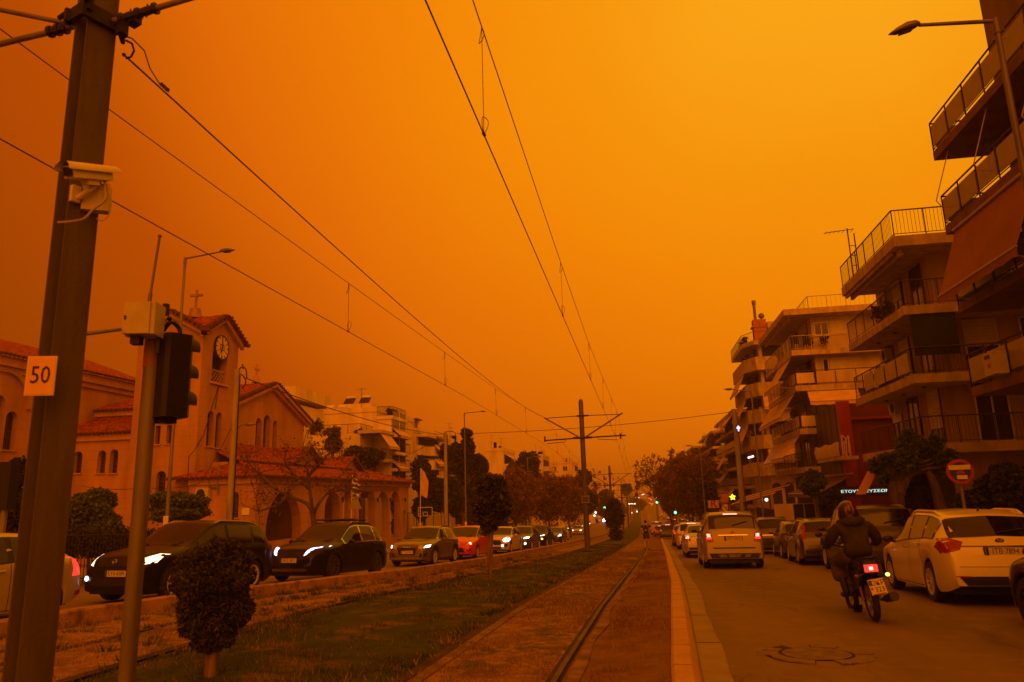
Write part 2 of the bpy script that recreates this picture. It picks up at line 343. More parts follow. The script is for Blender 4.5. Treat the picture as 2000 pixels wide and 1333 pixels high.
strip('kerb', [(off(kR, -.02), -.1), (kR, .09), (off(kR, .03), .115), (off(kR, .2), .115), (lambda y: kR(y)+.23+.008*math.sin(y*3.1), .09), (off(kR, .305), -.05)], KERBM, jit=.006)
strip('kerb', [(kL, -.1), (off(kL, -.02), .22), (off(kL, -.05), .25), (off(kL, -.24), .25), (off(kL, -.27), .22), (off(kL, -.3), -.05)], KERBD, jit=.008)
strip('verge', [(off(rR, .06), .01), (off(rR, .5), .03), (kR, .05)], BROWN, jit=.012)
strip('track_bed', [(off(rR, -1.44), .0), (off(rR, -1.1), .015), (off(rR, -.4), .015), (off(rR, -.06), .0)], DRY, jit=.008)
strip('lawn', [(off(lR, .06), -.01), (off(lR, .5), .03), (lambda y: (lR(y)+rR(y)-1.45)/2, .06), (off(rR, -1.9), .03), (off(rR, -1.56), -.01)], GREEN, jit=.012)
strip('track_bed', [(off(lR, -1.44), .0), (off(lR, -1.0), .015), (off(lR, -.06), .0)], DRY, jit=.008)
strip('verge', [(kL, .0), (lambda y: max(kL(y)+.03, lR(y)-1.9), .03), (lambda y: max(kL(y)+.06, lR(y)-1.56), .0)], DRY, jit=.008)
CONCS = mat('track_slab', (.2, .13, .08), .9, 0, .45, 3, .5, 30)
for nm, f, lab in (('tram_rail', rR, 'worn tram rail nearest the right kerb, with a concrete edge strip beside it'),
                   ('tram_rail', off(rR, -1.5), 'tram rail along the right edge of the green lawn strip'),
                   ('tram_rail', lR, 'tram rail along the left edge of the green lawn strip'),
                   ('tram_rail', off(lR, -1.5), 'tram rail running close below the left road kerb')):
    HR_ = .045 if f is rR else .004
    root = thing(nm, (f(0), 0, g(0)), lab, 'rail', 'tram rails')
    ys = [y for y in YS if -20 < y < 600]
    for pn, e, m in (('rail_head', [(-.028, -.03), (-.027, HR_), (.027, HR_), (.028, -.03)], mat('worn_rail', (.11, .085, .065), .65, .3, .3, 3)),
                     ('groove_shade', [(-.10, .012), (-.028, .006), (.028, .006), (.06, .012)], mat('rail_groove_shade', (.05, .032, .02), .9, 0, .4, 3))):  # dark groove strips; the wider left one also paints in the rail's shadow
        mb = MB(); k = 4
        for y in ys:
            for dx, h in e: mb.v.append((f(y)+dx, y, g(y)+h))
        mb.f = [(i*k+j, i*k+j+1, (i+1)*k+j+1, (i+1)*k+j) for i in range(len(ys)-1) for j in range(3)]
        mb.build(pn, m, root)
    if lab.startswith('tram rail along the right'):
        mb = MB()
        for y in np.arange(4, 50, 1.5): mb.hexa([(f(y+t)+dx, y+t, g(y+t)+h) for h in (-.03, .022) for t, dx in ((0, .07), (0, .2), (1.5, .2), (1.5, .07))])
        mb.build('edge_slab', CONCS, root)
    if f is rR:
        mb = MB()
        for y in np.arange(5, 60, 1.5):
            mb.hexa([(f(y+t)+dx, y+t, g(y+t)+h) for h in (-.03, .035) for t, dx in ((0, .1), (0, .22+.05*math.sin(y*1.9)), (1.5, .22+.05*math.sin((y+1.5)*1.9)), (1.5, .1))])
        mb.build('edge_slab', CONCS, root)
# grass blades
def blades(name, n, xf0, xf1, y0, y1, h0, h1, m, label, seed):
    r = np.random.default_rng(seed); y = y0*np.exp(r.random(n)*math.log(y1/y0)); u = r.random(n)
    x0 = np.array([xf0(a) for a in y]); x1 = np.array([xf1(a) for a in y]); x = x0+(x1-x0)*u
    pn = np.sin(x*2.1+y*1.3)+np.sin(x*4.7-y*2.9)+np.sin(y*.7+x)   # clumps
    keep = (pn+r.normal(0, 1, n)) > -.4; x, y, u, pn = x[keep], y[keep], u[keep], pn[keep]; n = len(x)
    h = (h0+(h1-h0)*r.random(n)**2)*(1+.25*pn); w = .003+.0007*y; a = r.random(n)*6.28
    z = np.interp(y, GX, GZ)+.0
    V = np.zeros((n, 3, 3)); V[:, 0] = np.c_[x-np.cos(a)*w, y-np.sin(a)*w, z]; V[:, 1] = np.c_[x+np.cos(a)*w, y+np.sin(a)*w, z]
    V[:, 2] = np.c_[x+r.normal(0, .5, n)*h, y+r.normal(0, .5, n)*h, z+h+.018]
    o = raw(name, V.reshape(-1, 3), np.arange(n*3).reshape(-1, 3), m, None, 3)
    tag(o, label, 'grass', None, 'stuff')
GB = leafmat('grass_green', (.04, .06, .012), (.12, .14, .035), .3); GD = leafmat('grass_dry', (.2, .14, .06), (.34, .25, .12), .2)
GBR = leafmat('grass_brown', (.17, .095, .045), (.32, .2, .09), .2)
blades('grass', 60000, off(lR, .2), off(rR, -1.6), 4.5, 60, .015, .08, GB, 'green grass growing between the two tram tracks', 1)
blades('grass', 16000, off(lR, .2), off(rR, -1.6), 4.5, 50, .015, .08, GD, 'dry straw among the green grass between the tracks', 5)
blades('grass', 26000, off(rR, -1.4), off(rR, -.12), 4.5, 45, .012, .05, GD, 'short dry grass between the rails of the right track', 2)
blades('grass', 24000, kL, off(lR, -.1), 5, 45, .012, .055, GD, 'short dry grass along the left track', 3)
blades('grass', 30000, off(rR, .3), off(kR, -.03), 4.5, 45, .012, .055, GBR, 'brownish grass verge beside the right kerb', 4)
def tufts(n, xf0, xf1, y0, y1, m, label, seed, hh=.16):
    r = np.random.default_rng(seed); Y0 = y0*np.exp(r.random(n)*math.log(y1/y0)); V = []
    for y in Y0:
        x = xf0(y)+(xf1(y)-xf0(y))*r.random(); s = .5+r.random(); k = int(26*s)
        for _ in range(k):
            a, q = r.random()*6.28, abs(r.normal(0, .07*s)); bx, by = x+q*math.cos(a), y+q*math.sin(a); z = g(by); h = hh*s*(.4+.8*r.random()); w = .004+.0006*y; c = r.random()*6.28
            V += [(bx-w*math.cos(c), by-w*math.sin(c), z), (bx+w*math.cos(c), by+w*math.sin(c), z), (bx+math.cos(a)*h*.6+r.normal(0, .02), by+math.sin(a)*h*.6, z+h)]
    tag(raw('weeds', V, np.arange(len(V)).reshape(-1, 3), m, None, 3), label, 'weeds', None, 'stuff')
tufts(420, kL, off(rR, -1.6), 6.5, 40, GB, 'scattered green weed tufts over the median', 11, .085); tufts(300, kL, off(kR, -.05), 6, 40, GD, 'scattered straw tufts over the median', 12, .075)
tufts(90, off(kR, -.12), off(kR, .0), 5, 45, GD, 'weeds growing along the right kerb', 13, .06); tufts(90, kL, off(kL, .15), 7, 50, GD, 'weeds growing at the foot of the left kerb', 14, .11)
# manhole
mh = thing('manhole', (1.8, 8.93, g(8.93)), 'round manhole cover in a broken patch of cracked asphalt', 'manhole cover')
zc = g(8.93)+.004; mb = MB()
n = 40; mb.v = [(1.8+.36*math.cos(a), 8.93+.36*math.sin(a), g(8.93+.36*math.sin(a))+.012) for a in np.linspace(0, 2*math.pi, n, False)]; mb.f = [tuple(range(n))]
mb.build('cover', mat('cast_iron_cover', (.2, .16, .13), .8, .0, .3, 10, .7, 90), mh)
mb = MB()
for i in range(13):        # broken asphalt collar: uneven lumps with thin cracks
    w0, w1 = [2*math.pi*(i+q+.28*math.sin(3*(i+q)*1.7))/13 for q in (0, 1)]; ro = .60+.06*math.sin(i*2.3)+.03*math.sin(i*5.1); k = 4
    A = [w0+.014+(w1-w0-.03)*j/k for j in range(k+1)]; rr2 = random.Random(i)
    P = [(1.8+.395*math.cos(a), 8.93+.395*math.sin(a)) for a in A]+[(1.8+(ro+rr2.uniform(-.035, .03))*math.cos(a), 8.93+(ro+rr2.uniform(-.035, .03))*math.sin(a)) for a in reversed(A)]
    if i != 4: mb.prism(P, lambda u, v: (u, v, g(v)+.012+.006*math.sin(i*4)), (0, 0, -.02))
mb.build('collar', ASPH, mh)
mb = MB(); mb.v = [(1.8+.58*math.cos(a)*(1+.04*math.sin(3*a+1)), 8.93+.58*math.sin(a)*(1+.04*math.cos(5*a)), g(8.93+.58*math.sin(a))+.004) for a in np.linspace(0, 2*math.pi, n, False)]; mb.f = [tuple(range(n))]
mb.build('crack_bed', mat('crack_dark', (.03, .025, .02), .9, 0, .3, 9), mh)

# ------------------------------------------------------------------ tram masts and overhead lines
MY = [42.4, 86.3, 130, 175, 220, 265]
mx_ = pl((0, -3.1), (42, -3.1), (86, -3.35), (130, -3.2), (270, -3.0))
def make_mast():
    t = thing('tram_mast', (0, 0, 0), 'round grey tram mast between the tracks, nearest of the round ones', 'mast', 'tram masts'); t['_w'] = 0
    mb = MB(); mb.tube([(0, 0, -.2), (0, 0, 4.), (0, 0, 8.55), (0, 0, 8.66), (0, 0, 8.72)], [.165, .15, .135, .11, .05], 14); mb.build('pole', MASTM, t, True, 50)
    mb = MB(); mb.tube([(-2.15, 0, 7.68), (0, 0, 7.74)], .022); mb.tube([(0, 0, 7.74), (2.25, 0, 7.72)], .022); mb.tube([(-.3, 0, 7.73), (-.12, 0, 7.74)], .05); mb.tube([(.12, 0, 7.74), (.42, 0, 7.735)], .05)
    mb.build('top_arm', IRON, t)
    mb = MB(); mb.tube([(-2.25, 0, 6.38), (0, 0, 6.45)], .04); mb.tube([(0, 0, 6.45), (2.5, 0, 6.5)], .04)
    for s in (-1, 1): mb.tube([(s*.12, 0, 6.45), (s*.55, 0, 6.46)], .065); mb.tube([(s*2.2, 0, 6.3), (s*2.2, 0, 6.62)], .05)
    mb.build('lower_arm', IRON, t)
    for q in ([(-.2, 0, 6.5), (-2.2, 0, 7.72)], [(.2, 0, 6.5), (2.4, 0, 7.8)]): mb = MB(); mb.tube(q, .045); mb.build('strut', STEEL, t)
    mb = MB(); mb.tube([(-1., 0, 6.4), (-1., 0, 6.25), (-2.1, 0, 6.2)], .02); mb.build('registration_arm', IRON, t); mb = MB(); mb.tube([(.9, 0, 6.45), (.9, 0, 6.33), (2.0, 0, 6.26)], .02); mb.build('registration_arm', IRON, t)
    for zz, ss in ((6.45, .42), (7.73, .36)): mb = MB(); mb.box((0, 0, zz), (ss, ss, .09)); mb.build('clamp', IRON, t)
    mb = MB(); mb.box((0, 0, .1), (.5, .5, .12)); mb.build('base_plate', IRON, t)
    mb = MB(); mb.box((.02, -.18, 2.95), (.38, .02, .36)); pm = mb.build('number_plate', mat('mast_plate', (.07, .06, .055), .6), t)
    mb = MB()
    for a, b in (((-.19, 2.77), (.23, 2.77)), ((-.19, 3.13), (.23, 3.13)), ((-.18, 2.77), (-.18, 3.13)), ((.22, 2.77), (.22, 3.13))):
        mb.tube([(a[0], -.195, a[1]), (b[0], -.195, b[1])], .014, 4)
    mb.build('plate_rim', RAILW, pm)
    return t
m0 = make_mast(); masts = [m0]
LABM = [None, 'round tram mast behind the big round bush between the tracks', 'small distant tram mast, third of the round ones', 'tiny distant tram mast, fourth of the round ones',
        'fifth round tram mast far down the line', 'farthest round tram mast down the line']
for i, y in enumerate(MY):
    o = m0 if i == 0 else copy_tree(m0); o.location = (mx_(y), y, g(y)-(0 if i == 0 else .35*min(1, i)))
    if i: o['label'] = LABM[i]
# near H-section mast
NM = Vector((-3.245, 3.6, 0)); mr_ = Matrix.Rotation(R_(-22), 4, 'Z'); MT = Matrix.Translation(NM) @ mr_
nm = thing('tram_mast', NM, 'tall grey H-section tram mast close up at the left', 'mast')
mb = MB(); h = 8.6
for c, d in (((.07, 0, h/2), (.016, .178, h)), ((-.07, 0, h/2), (.016, .178, h)), ((0, 0, h/2), (.124, .012, h))):
    mb.box(MT @ Vector(c), d, R_(-22))
mb.build('column', MASTM, nm)
zb = at(180, 42, 3.6).z
mb = MB(); mb.box(MT @ Vector((0, -.11, zb)), (.28, .03, .085), R_(-22)); mb.box(MT @ Vector((.1, 0, zb-.03)), (.03, .29, .1), R_(-22))
mb.box(MT @ Vector((0, .11, zb)), (.28, .03, .085), R_(-22)); mb.box(MT @ Vector((-.1, 0, zb)), (.03, .29, .085), R_(-22))
for s in (-1, 1):
    for k in (-.13, .13): mb.tube([MT @ Vector((.2*s, k, zb+.02)), MT @ Vector((.11*s, k, zb+.02))], .016, 6)
mb.box(MT @ Vector((.16, .08, zb-.07)), (.06, .05, .1), R_(-22)); mb.box(MT @ Vector((.15, .16, zb+.03)), (.08, .05, .06), R_(-22))
mb.build('clamp', IRON, nm)
def arm(a, b, r, ins=None):
    mb = MB(); mb.tube([a, b], r, 10); o = mb.build('arm', STEEL, nm, True)
    if ins:
        mb = MB(); a, b = Vector(a), Vector(b); d = b-a
        for k in range(5): p = a+d*(ins[0]+(ins[1]-ins[0])*k/4); mb.tube([p-d.normalized()*.012, p+d.normalized()*.012], r*(1.9 if k % 2 == 0 else 1.45), 8)
        p0, p1 = a+d*ins[0], a+d*ins[1]; mb.tube([p0, p1], r*1.35, 8)
        for k in (.25, .75): p = p0+(p1-p0)*k; mb.tube([p, p+Vector((0, 0, r*2.6))], .006, 5); mb.tube([p, p-Vector((0, 0, r*2.3))], .006, 5)
        mb.build('insulator', IRON, o)
a0 = at(128, 46, 3.6); d0 = at(0, 20, 3.6)-a0; arm(a0, a0+d0*3.2, .016)
a0 = at(120, 58, 3.6); d0 = at(0, 87, 3.6)-a0; arm(a0-d0*.2, a0+d0*3.2, .02, (.04, .11))
a0 = at(222, 42, 3.6); d0 = at(372, -3, 3.6)-a0; arm(a0, a0+d0*4.2, .019, (.025, .13))
mb = MB(); P = [at(x, y, 3.75) for x, y in ((236, 70), (258, 76), (282, 100), (293, 135), (312, 165), (330, 180))]; mb.tube(P, .0045, 6)
P = [at(x, y, 3.75) for x, y in ((246, 80), (258, 86), (262, 100), (256, 112), (246, 115))]; mb.tube(P, .007, 6); mb.ball(at(242, 108, 3.75), .013)
mb.tube([at(236, 62, 3.7), at(240, 85, 3.7)], .025, 8, .014); mb.build('jumper_cable', IRON, nm)
# overhead lines
def spl(pts, n):      # smooth curve through points
    pts = [Vector(p) for p in pts]; out = []
    for i in range(len(pts)-1):
        p0, p1, p2, p3 = pts[max(i-1, 0)], pts[i], pts[i+1], pts[min(i+2, len(pts)-1)]
        for k in range(n):
            t = k/n; out.append(.5*((2*p1)+(p2-p0)*t+(2*p0-5*p1+4*p2-p3)*t*t+(3*p1-p0-3*p2+p3)*t**3))
    return out+[pts[-1]]
def span1(f): return lambda y: f(y) if y < 42.4 else sagm(y)
def hline(label, cx, zc, mxf, zm, drops):
    t = thing('overhead_line', (cx(20), 20, zc(20)), label, 'overhead line', 'tram overhead lines')
    ys = list(np.arange(-8, 44, 2.))+list(np.arange(44, 266, 7.))
    mb = MB(); mb.tube([(cx(y), y, zc(y)) for y in ys], .0065, 5); mb.build('contact_wire', WIRE, t)
    mb = MB(); mb.tube([(mxf(y), y, zm(y)) for y in ys], .0058, 5); mb.build('messenger_wire', WIRE, t)
    for i, y in enumerate(drops):
        mb = MB(); a = Vector((mxf(y), y, zm(y))); b = Vector((cx(y), y, zc(y))); r = .0035+.00004*y
        mb.tube([a, b], r, 4)
        for p, s, sy in ((a, -1, -.06), (b, 1, .07)):
            mb.tube(spl([p, p+Vector((.03, sy*.6, s*.1)), p+Vector((.02, sy*1.3, s*.19)), p+Vector((-.02, sy*.8, s*.21)), p+Vector((-.015, 0, s*.1)), p], 4), r, 4)
        mb.tube([b-Vector((0, .03, .0)), b+Vector((0, .03, .01))], .016, 6); mb.build('dropper', WIRE, t)
    return t
def sagm(y):
    spans = [(-6, 42.4, 6.2, 6.2, .72), (42.4, 86.3, 6.2, 4.85, .95), (86.3, 130, 4.85, 2.9, .9), (130, 175, 2.9, 1.9, .9), (175, 220, 1.9, 1, .9), (220, 270, 1, 0, .9)]
    for a, b, z0, z1, s in spans:
        if y <= b:
            u = (y-a)/(b-a); return z0+(z1-z0)*u-s*4*u*(1-u)*.75
    return 0
zc_ = pl((-10, 5.0), (22, 4.97), (42.4, 4.72), (86, 3.45), (130, 1.5), (175, .4), (220, -.6), (270, -1.7))
DR = [5.94, 12.95, 20.7, 27.5, 34, 39.5, 48, 56, 64, 72, 80, 93, 102, 111, 120]
hline('twin tram wires with hangers over the right-hand track', pl((-10, -1.2), (21, -1.2), (42.4, -1.12), (86, -1.3), (130, -.9), (270, 0)), zc_,
      pl((-10, -1.2), (21, -1.2), (42.4, -.95), (86, -1.0), (130, -.6), (270, 0)), span1(pl((-8, 6.32), (5.9, 6.1), (12.9, 6.02), (20.6, 6.05), (29, 6.08), (42.4, 6.2))), DR)
hline('twin tram wires with hangers over the left-hand track', pl((-10, -5.2), (42.4, -5.2), (86, -5.3), (130, -5.1), (270, -5)), lambda y: zc_(y)-.13,
      pl((-10, -5.2), (42.4, -5.22), (86, -5.3), (130, -5), (270, -5)), span1(pl((-8, 5.98), (6, 5.81), (12.5, 5.79), (27, 5.8), (35, 5.95), (42.4, 6.2))), [12.5, 19.5, 27, 34.5, 48, 57, 66, 75, 95, 106, 117])
mb = MB(); a = Vector(at(242, 108, 3.75)); b = Vector((-5.2, 42.4, 6.2))
mb.tube([a+(b-a)*u-Vector((0, 0, .35*4*u*(1-u))) for u in np.linspace(0, 1, 24)], .007, 5); d = (b-a).normalized(); mb.tube([at(315, 165, 3.95), at(328, 177, 3.95)], .014, 6)
tag(mb.build('feeder_cable', WIRE), 'single cable slanting from the H-section mast to the next mast', 'cable')
# things on the near mast
p = at(80, 735, 3.36); yv = Vector((-.02, .0, 1)); xv = Vector((1, .30, 0)).normalized(); MS = frame(p, xv, yv)
sg = thing('speed_sign', p, 'small square plate with 50 on the H-section mast', 'sign')
mb = MB(); mb.box(p, (.148, .008, .215), M=MS.to_3x3() @ Matrix.Rotation(R_(-90), 3, 'X')); mb.build('plate', mat('sign_edge', (.62, .58, .45), .5, 0, .08, 9), sg)
MF = MS @ Matrix.Translation((0, 0, .0055)); mb = MB(); mb.box(MF.translation, (.136, .003, .2), M=MS.to_3x3() @ Matrix.Rotation(R_(-90), 3, 'X')); mb.build('face', mat('sign_face', (.7, .42, .3), .5, 0, .06, 7), sg)
text('numerals', '50', .135, MS @ Matrix.Translation((0, 0, .009)), INK, sg, .0012, .78)
cc = thing('security_camera', at(165, 345, 3.45), 'white box-shaped security camera on the H-section mast', 'security camera')
A, B = at(133, 336, 3.32), at(212, 344, 3.62); ax = (B-A).normalized(); up = Vector((0, 0, 1)); sd = ax.cross(up).normalized(); up = sd.cross(ax)
MC = Matrix((ax, sd, up)).transposed(); L = (B-A).length
mb = MB(); mb.box((A+B)/2, (L*.94, .075, .07), M=MC); mb.build('housing', WHITEP, cc)
mb = MB()
n = 7; pr = [(math.cos(a)*.052, math.sin(a)*.05) for a in np.linspace(math.pi*.98, math.pi*.02, n)]; vs = []
for e, ex in ((0, -.05), (1, .04)):
    for u, v in pr: vs.append((A if e == 0 else B)+ax*(ex+(v*.6 if e == 0 else v*-.2+.02))+sd*u+up*(v+.006))
fs = [(i, i+1, n+i+1, n+i) for i in range(n-1)]; mb.add(vs+[v+up*.004+(v-(A+B)/2).normalized()*.002 for v in vs], fs+[tuple(2*n+k for k in reversed(f)) for f in fs]+[(0, n, 3*n, 2*n), (n-1, 3*n-1, 4*n-1, 2*n-1)])
mb.build('sun_shield', WHITEP, cc, True)
mb = MB(); mb.box(A-ax*.004, (.006, .05, .05), M=MC); mb.build('lens_window', BLACKP, cc)
mb = MB(); c0 = (A+B)/2-up*.05; mb.box(c0, (.09, .05, .035), M=MC); mb.tube([c0-up*.02+ax*.03, at(175, 372, 3.5), at(152, 388, 3.5)], .016, 8); mb.box(at(147, 380, 3.5), (.03, .05, .1), R_(-22)); mb.build('bracket', WHITEP, cc)
mb = MB(); mb.tube(spl([at(205, 352, 3.58), at(205, 372, 3.56), at(204, 392, 3.5), at(180, 412, 3.45), at(160, 430, 3.42), at(112, 436, 3.36)], 5), .008, 6)
mb.tube(spl([at(209, 350, 3.58), at(217, 385, 3.5), at(214, 418, 3.5), at(200, 432, 3.48), at(188, 427, 3.5)], 5), .003, 5); mb.build('cable', CONC, cc)
jb = thing('junction_box', at(190, 388, 3.62), 'tilted beige junction box under the security camera', 'junction box')
mb = MB(); p = at(190, 390, 3.6); Mj = Matrix.Rotation(R_(28), 3, 'Z'); mb.box(p, (.135, .075, .16), M=Mj); mb.build('case', CREAMBOX, jb)
mb = MB(); mb.box(p+Mj @ Vector((0, -.04, 0)), (.145, .008, .17), M=Mj); mb.build('lid', CREAMBOX, jb)
# ------------------------------------------------------------------ street furniture
def leaves(name, clumps, n, size, m, parent=None, seed=0, shell=2.2, el=1.6, out=0., droop=0.):
    r = np.random.default_rng(seed); C = np.array([c for c, q in clumps], float); Q = np.array([q for c, q in clumps], float)
    wt = (Q.prod(1))**.8; k = r.choice(len(C), n, p=wt/wt.sum()); d = r.normal(size=(n, 3)); d /= np.linalg.norm(d, axis=1)[:, None]
    rad = r.random(n)**(1/shell)*np.where(r.random(n) < .05, 1.14, 1.)*(1+.10*np.sin(d[:, 0]*7+k)+.10*np.sin(d[:, 1]*6+d[:, 2]*8+2*k)); P = C[k]+d*rad[:, None]*Q[k]
    a = r.normal(size=(n, 3))+d*out*3; a[:, 2] -= droop; a /= np.linalg.norm(a, axis=1)[:, None]
    b = np.cross(a, r.normal(size=(n, 3))); b /= np.linalg.norm(b, axis=1)[:, None]
    s = size*(.55+.9*r.random(n))[:, None]; a = a*s*el*.5; b = b*s*.5
    V = np.stack([P-a, P+b-a*.1, P+a, P-b-a*.1], 1).reshape(-1, 3)
    return raw(name, V, np.arange(4*n).reshape(-1, 4), m, parent, 4)
def pbox(x0, x1, y0, y1, Y):
    xm, ym = (x0+x1)/2, (y0+y1)/2; c = at(xm, ym, Y); return c, (at(x1, ym, Y)-at(x0, ym, Y)).length/2, (at(xm, y0, Y)-at(xm, y1, Y)).length/2
def clumped(c, rx, rz, k, seed, f=.5, ry=None):
    r = random.Random(seed); o = []; ry = ry or rx
    for i in range(k):
        a = r.random()*6.28; e = r.uniform(-1, 1); q = math.sqrt(1-e*e)*r.uniform(.45, .72)
        s = r.uniform(.75, 1.2)*f; o.append(((c[0]+rx*q*math.cos(a), c[1]+ry*q*math.sin(a), c[2]+rz*e*.66), (rx*s, ry*s, rz*s*.85)))
    return o
LM = {'dark': leafmat('leaf_dark', (.025, .034, .01), (.075, .08, .025)), 'green': leafmat('leaf_green', (.05, .08, .016), (.15, .19, .045)),
      'topi': leafmat('leaf_clipped', (.03, .035, .012), (.1, .09, .035), .15), 'olive': leafmat('leaf_olive', (.05, .05, .018), (.12, .105, .04)), 'brown': leafmat('leaf_brown', (.12, .06, .03), (.26, .14, .07)),
      'rust': leafmat('leaf_rust', (.09, .05, .025), (.2, .12, .06))}
def branches(base, top, levels, seed, r0, spread=.55, per=3, sides=5, m0=None):
    r = random.Random(seed); mb = MB(); tips = []
    def go(p, d, L, rad, lv):
        q = p; pts = [p]
        for i in range(3):
            d = (d+Vector((r.gauss(0, .12), r.gauss(0, .12), r.gauss(0, .06)+.03))).normalized(); q = q+d*L/3; pts.append(q)
        mb.tube(pts, rad, max(3, sides-lv), rad*.6, cap=lv == 0)
        if lv >= levels: tips.append(q); return
        for k in range(per+(1 if lv == 0 else 0)):
            s = r.uniform(.5, 1); pp = pts[2].lerp(q, s) if s < .95 else q
            e = (d+Vector((r.gauss(0, spread), r.gauss(0, spread), r.gauss(0, spread*.6)))).normalized()
            go(pp, e, L*r.uniform(.58, .8), rad*.55, lv+1)
    go(Vector(base), (Vector(top)-Vector(base)).normalized(), (Vector(top)-Vector(base)).length, r0, 0)
    return mb, tips
def tree(name, label, cat, boxes, Y, kind, n, size, seed, base=None, tr=.14, k=7, group='trees', f=.5, el=1.5, bark=BARK, dy=1., droop=0.):
    cs = []; lim = []
    for i, b in enumerate(boxes):
        c, rx, rz = pbox(*b, Y); cs += clumped(c, rx, rz, k, seed+i, f, rx*dy); lim.append(c)
        if 'shrub' in name: cs.append((tuple(c-Vector((0, 0, rz*.25))), (rx*.85, rx*.7, rz*.9)))
    c0 = lim[0]; zg = g(Y)+(.12 if abs(c0[0]) > 8 else 0)
    bs = Vector(base) if base else Vector((sum(q[0] for q in lim)/len(lim), Y, zg))
    t = thing(name, bs, label, cat, group)
    mb = MB(); tp = Vector((bs.x*.5+c0[0]*.5, Y, max(min(c[2]-q[2] for c, q in cs), bs.z+.3)))
    mb.tube([bs-Vector((0, 0, .15)), bs.lerp(tp, .5)+Vector((tr*.3, 0, 0)), tp], tr, 9, tr*.7)
    for c, q in cs: mb.tube([tp, tp.lerp(Vector(c), .5)+Vector((0, 0, .06*(Vector(c)-tp).length)), Vector(c)], tr*.45, 5, tr*.12)
    mb.build('trunk', bark, t, True, 60)
    leaves('crown', cs, n, size, LM[kind], t, seed, el=el, droop=droop)
    return t
def bare(name, label, cat, box, Y, kind, nl, seed, levels=4, per=3, tr=.13, group='trees', base=None, spread=.55, lsize=.16, bark=BARK):
    c, rx, rz = pbox(*box, Y); zg = g(Y)+(.12 if abs(c[0]) > 8 else 0); bs = Vector(base) if base else Vector((c[0], Y, zg))
    t = thing(name, bs, label, cat, group); L = (c[2]-bs.z)*.62
    mb, tips = branches(bs-Vector((0, 0, .2)), bs+Vector((0, 0, L)), levels, seed, tr, spread, per)
    mb.build('trunk', bark, t)
    if nl: leaves('crown', [((p.x, p.y, p.z), (rx*.13, rx*.13, rz*.12)) for p in tips]+[((c[0], c[1], c[2]), (rx, rx*.9, rz))]*12, int(nl*1.5), lsize*.5, LM[kind], t, seed, shell=1.9, el=3.2)
    return t
# near traffic light, seen from behind
TX = Vector((-3.8, 5.3, 0)); tl = thing('traffic_light', (TX.x, TX.y, 0), 'grey traffic light pole with a beige cabinet and a black signal seen from behind', 'traffic light')
zt = at(303, 600, 5.3).z
mb = MB(); b0, b1 = at(247, 1333, 5.3), at(302, 640, 5.3); px_, py_ = (b0.x+b1.x)/2, 5.3
mb.tube([(b0.x, py_, -.1), (b0.x, py_, b0.z), (b1.x, py_, b1.z), (b1.x, py_, zt)], .062, 16); mb.build('pole', STEEL, tl, True, 50)
mb = MB(); mb.tube([(b1.x-.002, py_, zt-.52), (b1.x-.002, py_, zt-.22)], .0655, 16); mb.build('paint_band', mat('red_paint_worn', (.32, .035, .02), .6, 0, .45, 12, col2=(.2, .17, .14)), tl, True)
cb = at(283, 627, 5.12); Mc = Matrix.Rotation(R_(14), 3, 'Z')
mb = MB(); mb.box(cb, (.235, .2, .265), M=Mc); cbx = mb.build('cabinet', CREAMBOX, tl)
mb = MB(); mb.box(cb+Mc @ Vector((-.02, -.106, 0)), (.205, .014, .262), M=Mc); d = mb.build('cabinet_door', CREAMBOX, cbx)
mb = MB(); mb.box(cb+Mc @ Vector((-.105, -.116, 0)), (.015, .012, .03), M=Mc); mb.build('latch', IRON, cbx)
mb = MB(); mb.box(cb+Mc @ Vector((-.05, .0, -.165)), (.075, .08, .07), M=Mc); mb.box(cb+Mc @ Vector((.1, .05, -.14)), (.03, .03, .25), M=Mc); mb.build('bracket', IRON, tl)
hc = at(341, 736, 5.36); Mh = Matrix.Rotation(R_(62), 3, 'Z')
mb = MB(); w_, d_, h_ = .13, .09, .345
P = [(-.1, -.10), (.07, -.11), (.10, -.08), (.10, .12), (-.1, .12), (-.125, .06), (-.125, -.06)]
mb.prism(P, lambda u, v: hc+Mh @ Vector((u, v, -h_)), (0, 0, 2*h_)); mb.box(hc+Vector((-.05, 0, -h_-.02)), (.12, .12, .05), M=Mh); sh = mb.build('signal_head', BLACKP, tl)
for k in (-1, 0, 1):
    mb = MB(); T = Matrix.Translation(hc+Mh @ Vector((.10, .02, k*.225+.02))) @ Mh.to_4x4() @ Matrix.Rotation(R_(90), 4, 'Y')
    mb.sweep([(.098, 0), (.095, .05), (.085, .075)], T, 14, R_(70), R_(290)); mb.sweep([(.001, .005), (.09, .005)], T, 14); mb.build('visor', mat('visor_grey', (.05, .048, .045), .6, 0, .2, 8), tl, True, 60)
mb = MB(); mb.tube(spl([at(318, 648, 5.3), at(334, 630, 5.3), at(350, 642, 5.36), at(352, 655, 5.36)], 4), .018, 8); mb.box(at(324, 606, 5.3), (.04, .04, .1)); mb.ball(at(331, 623, 5.28), .02); mb.build('hanger', BLACKP, tl, True)
mb = MB(); a, b = at(291, 594, 5.3), at(312, 462, 5.3); mb.tube([(a.x, a.y, a.z-.02), a.lerp(b, .15)], .016, 8); mb.tube([a.lerp(b, .15), b], .0105, 8); mb.ball(b, .017); mb.build('rod', STEEL, tl, True)
mb = MB(); mb.tube([at(246, 643, 5.25), at(150, 655, 3.85)], .014, 8); mb.build('stay', STEEL, tl, True)
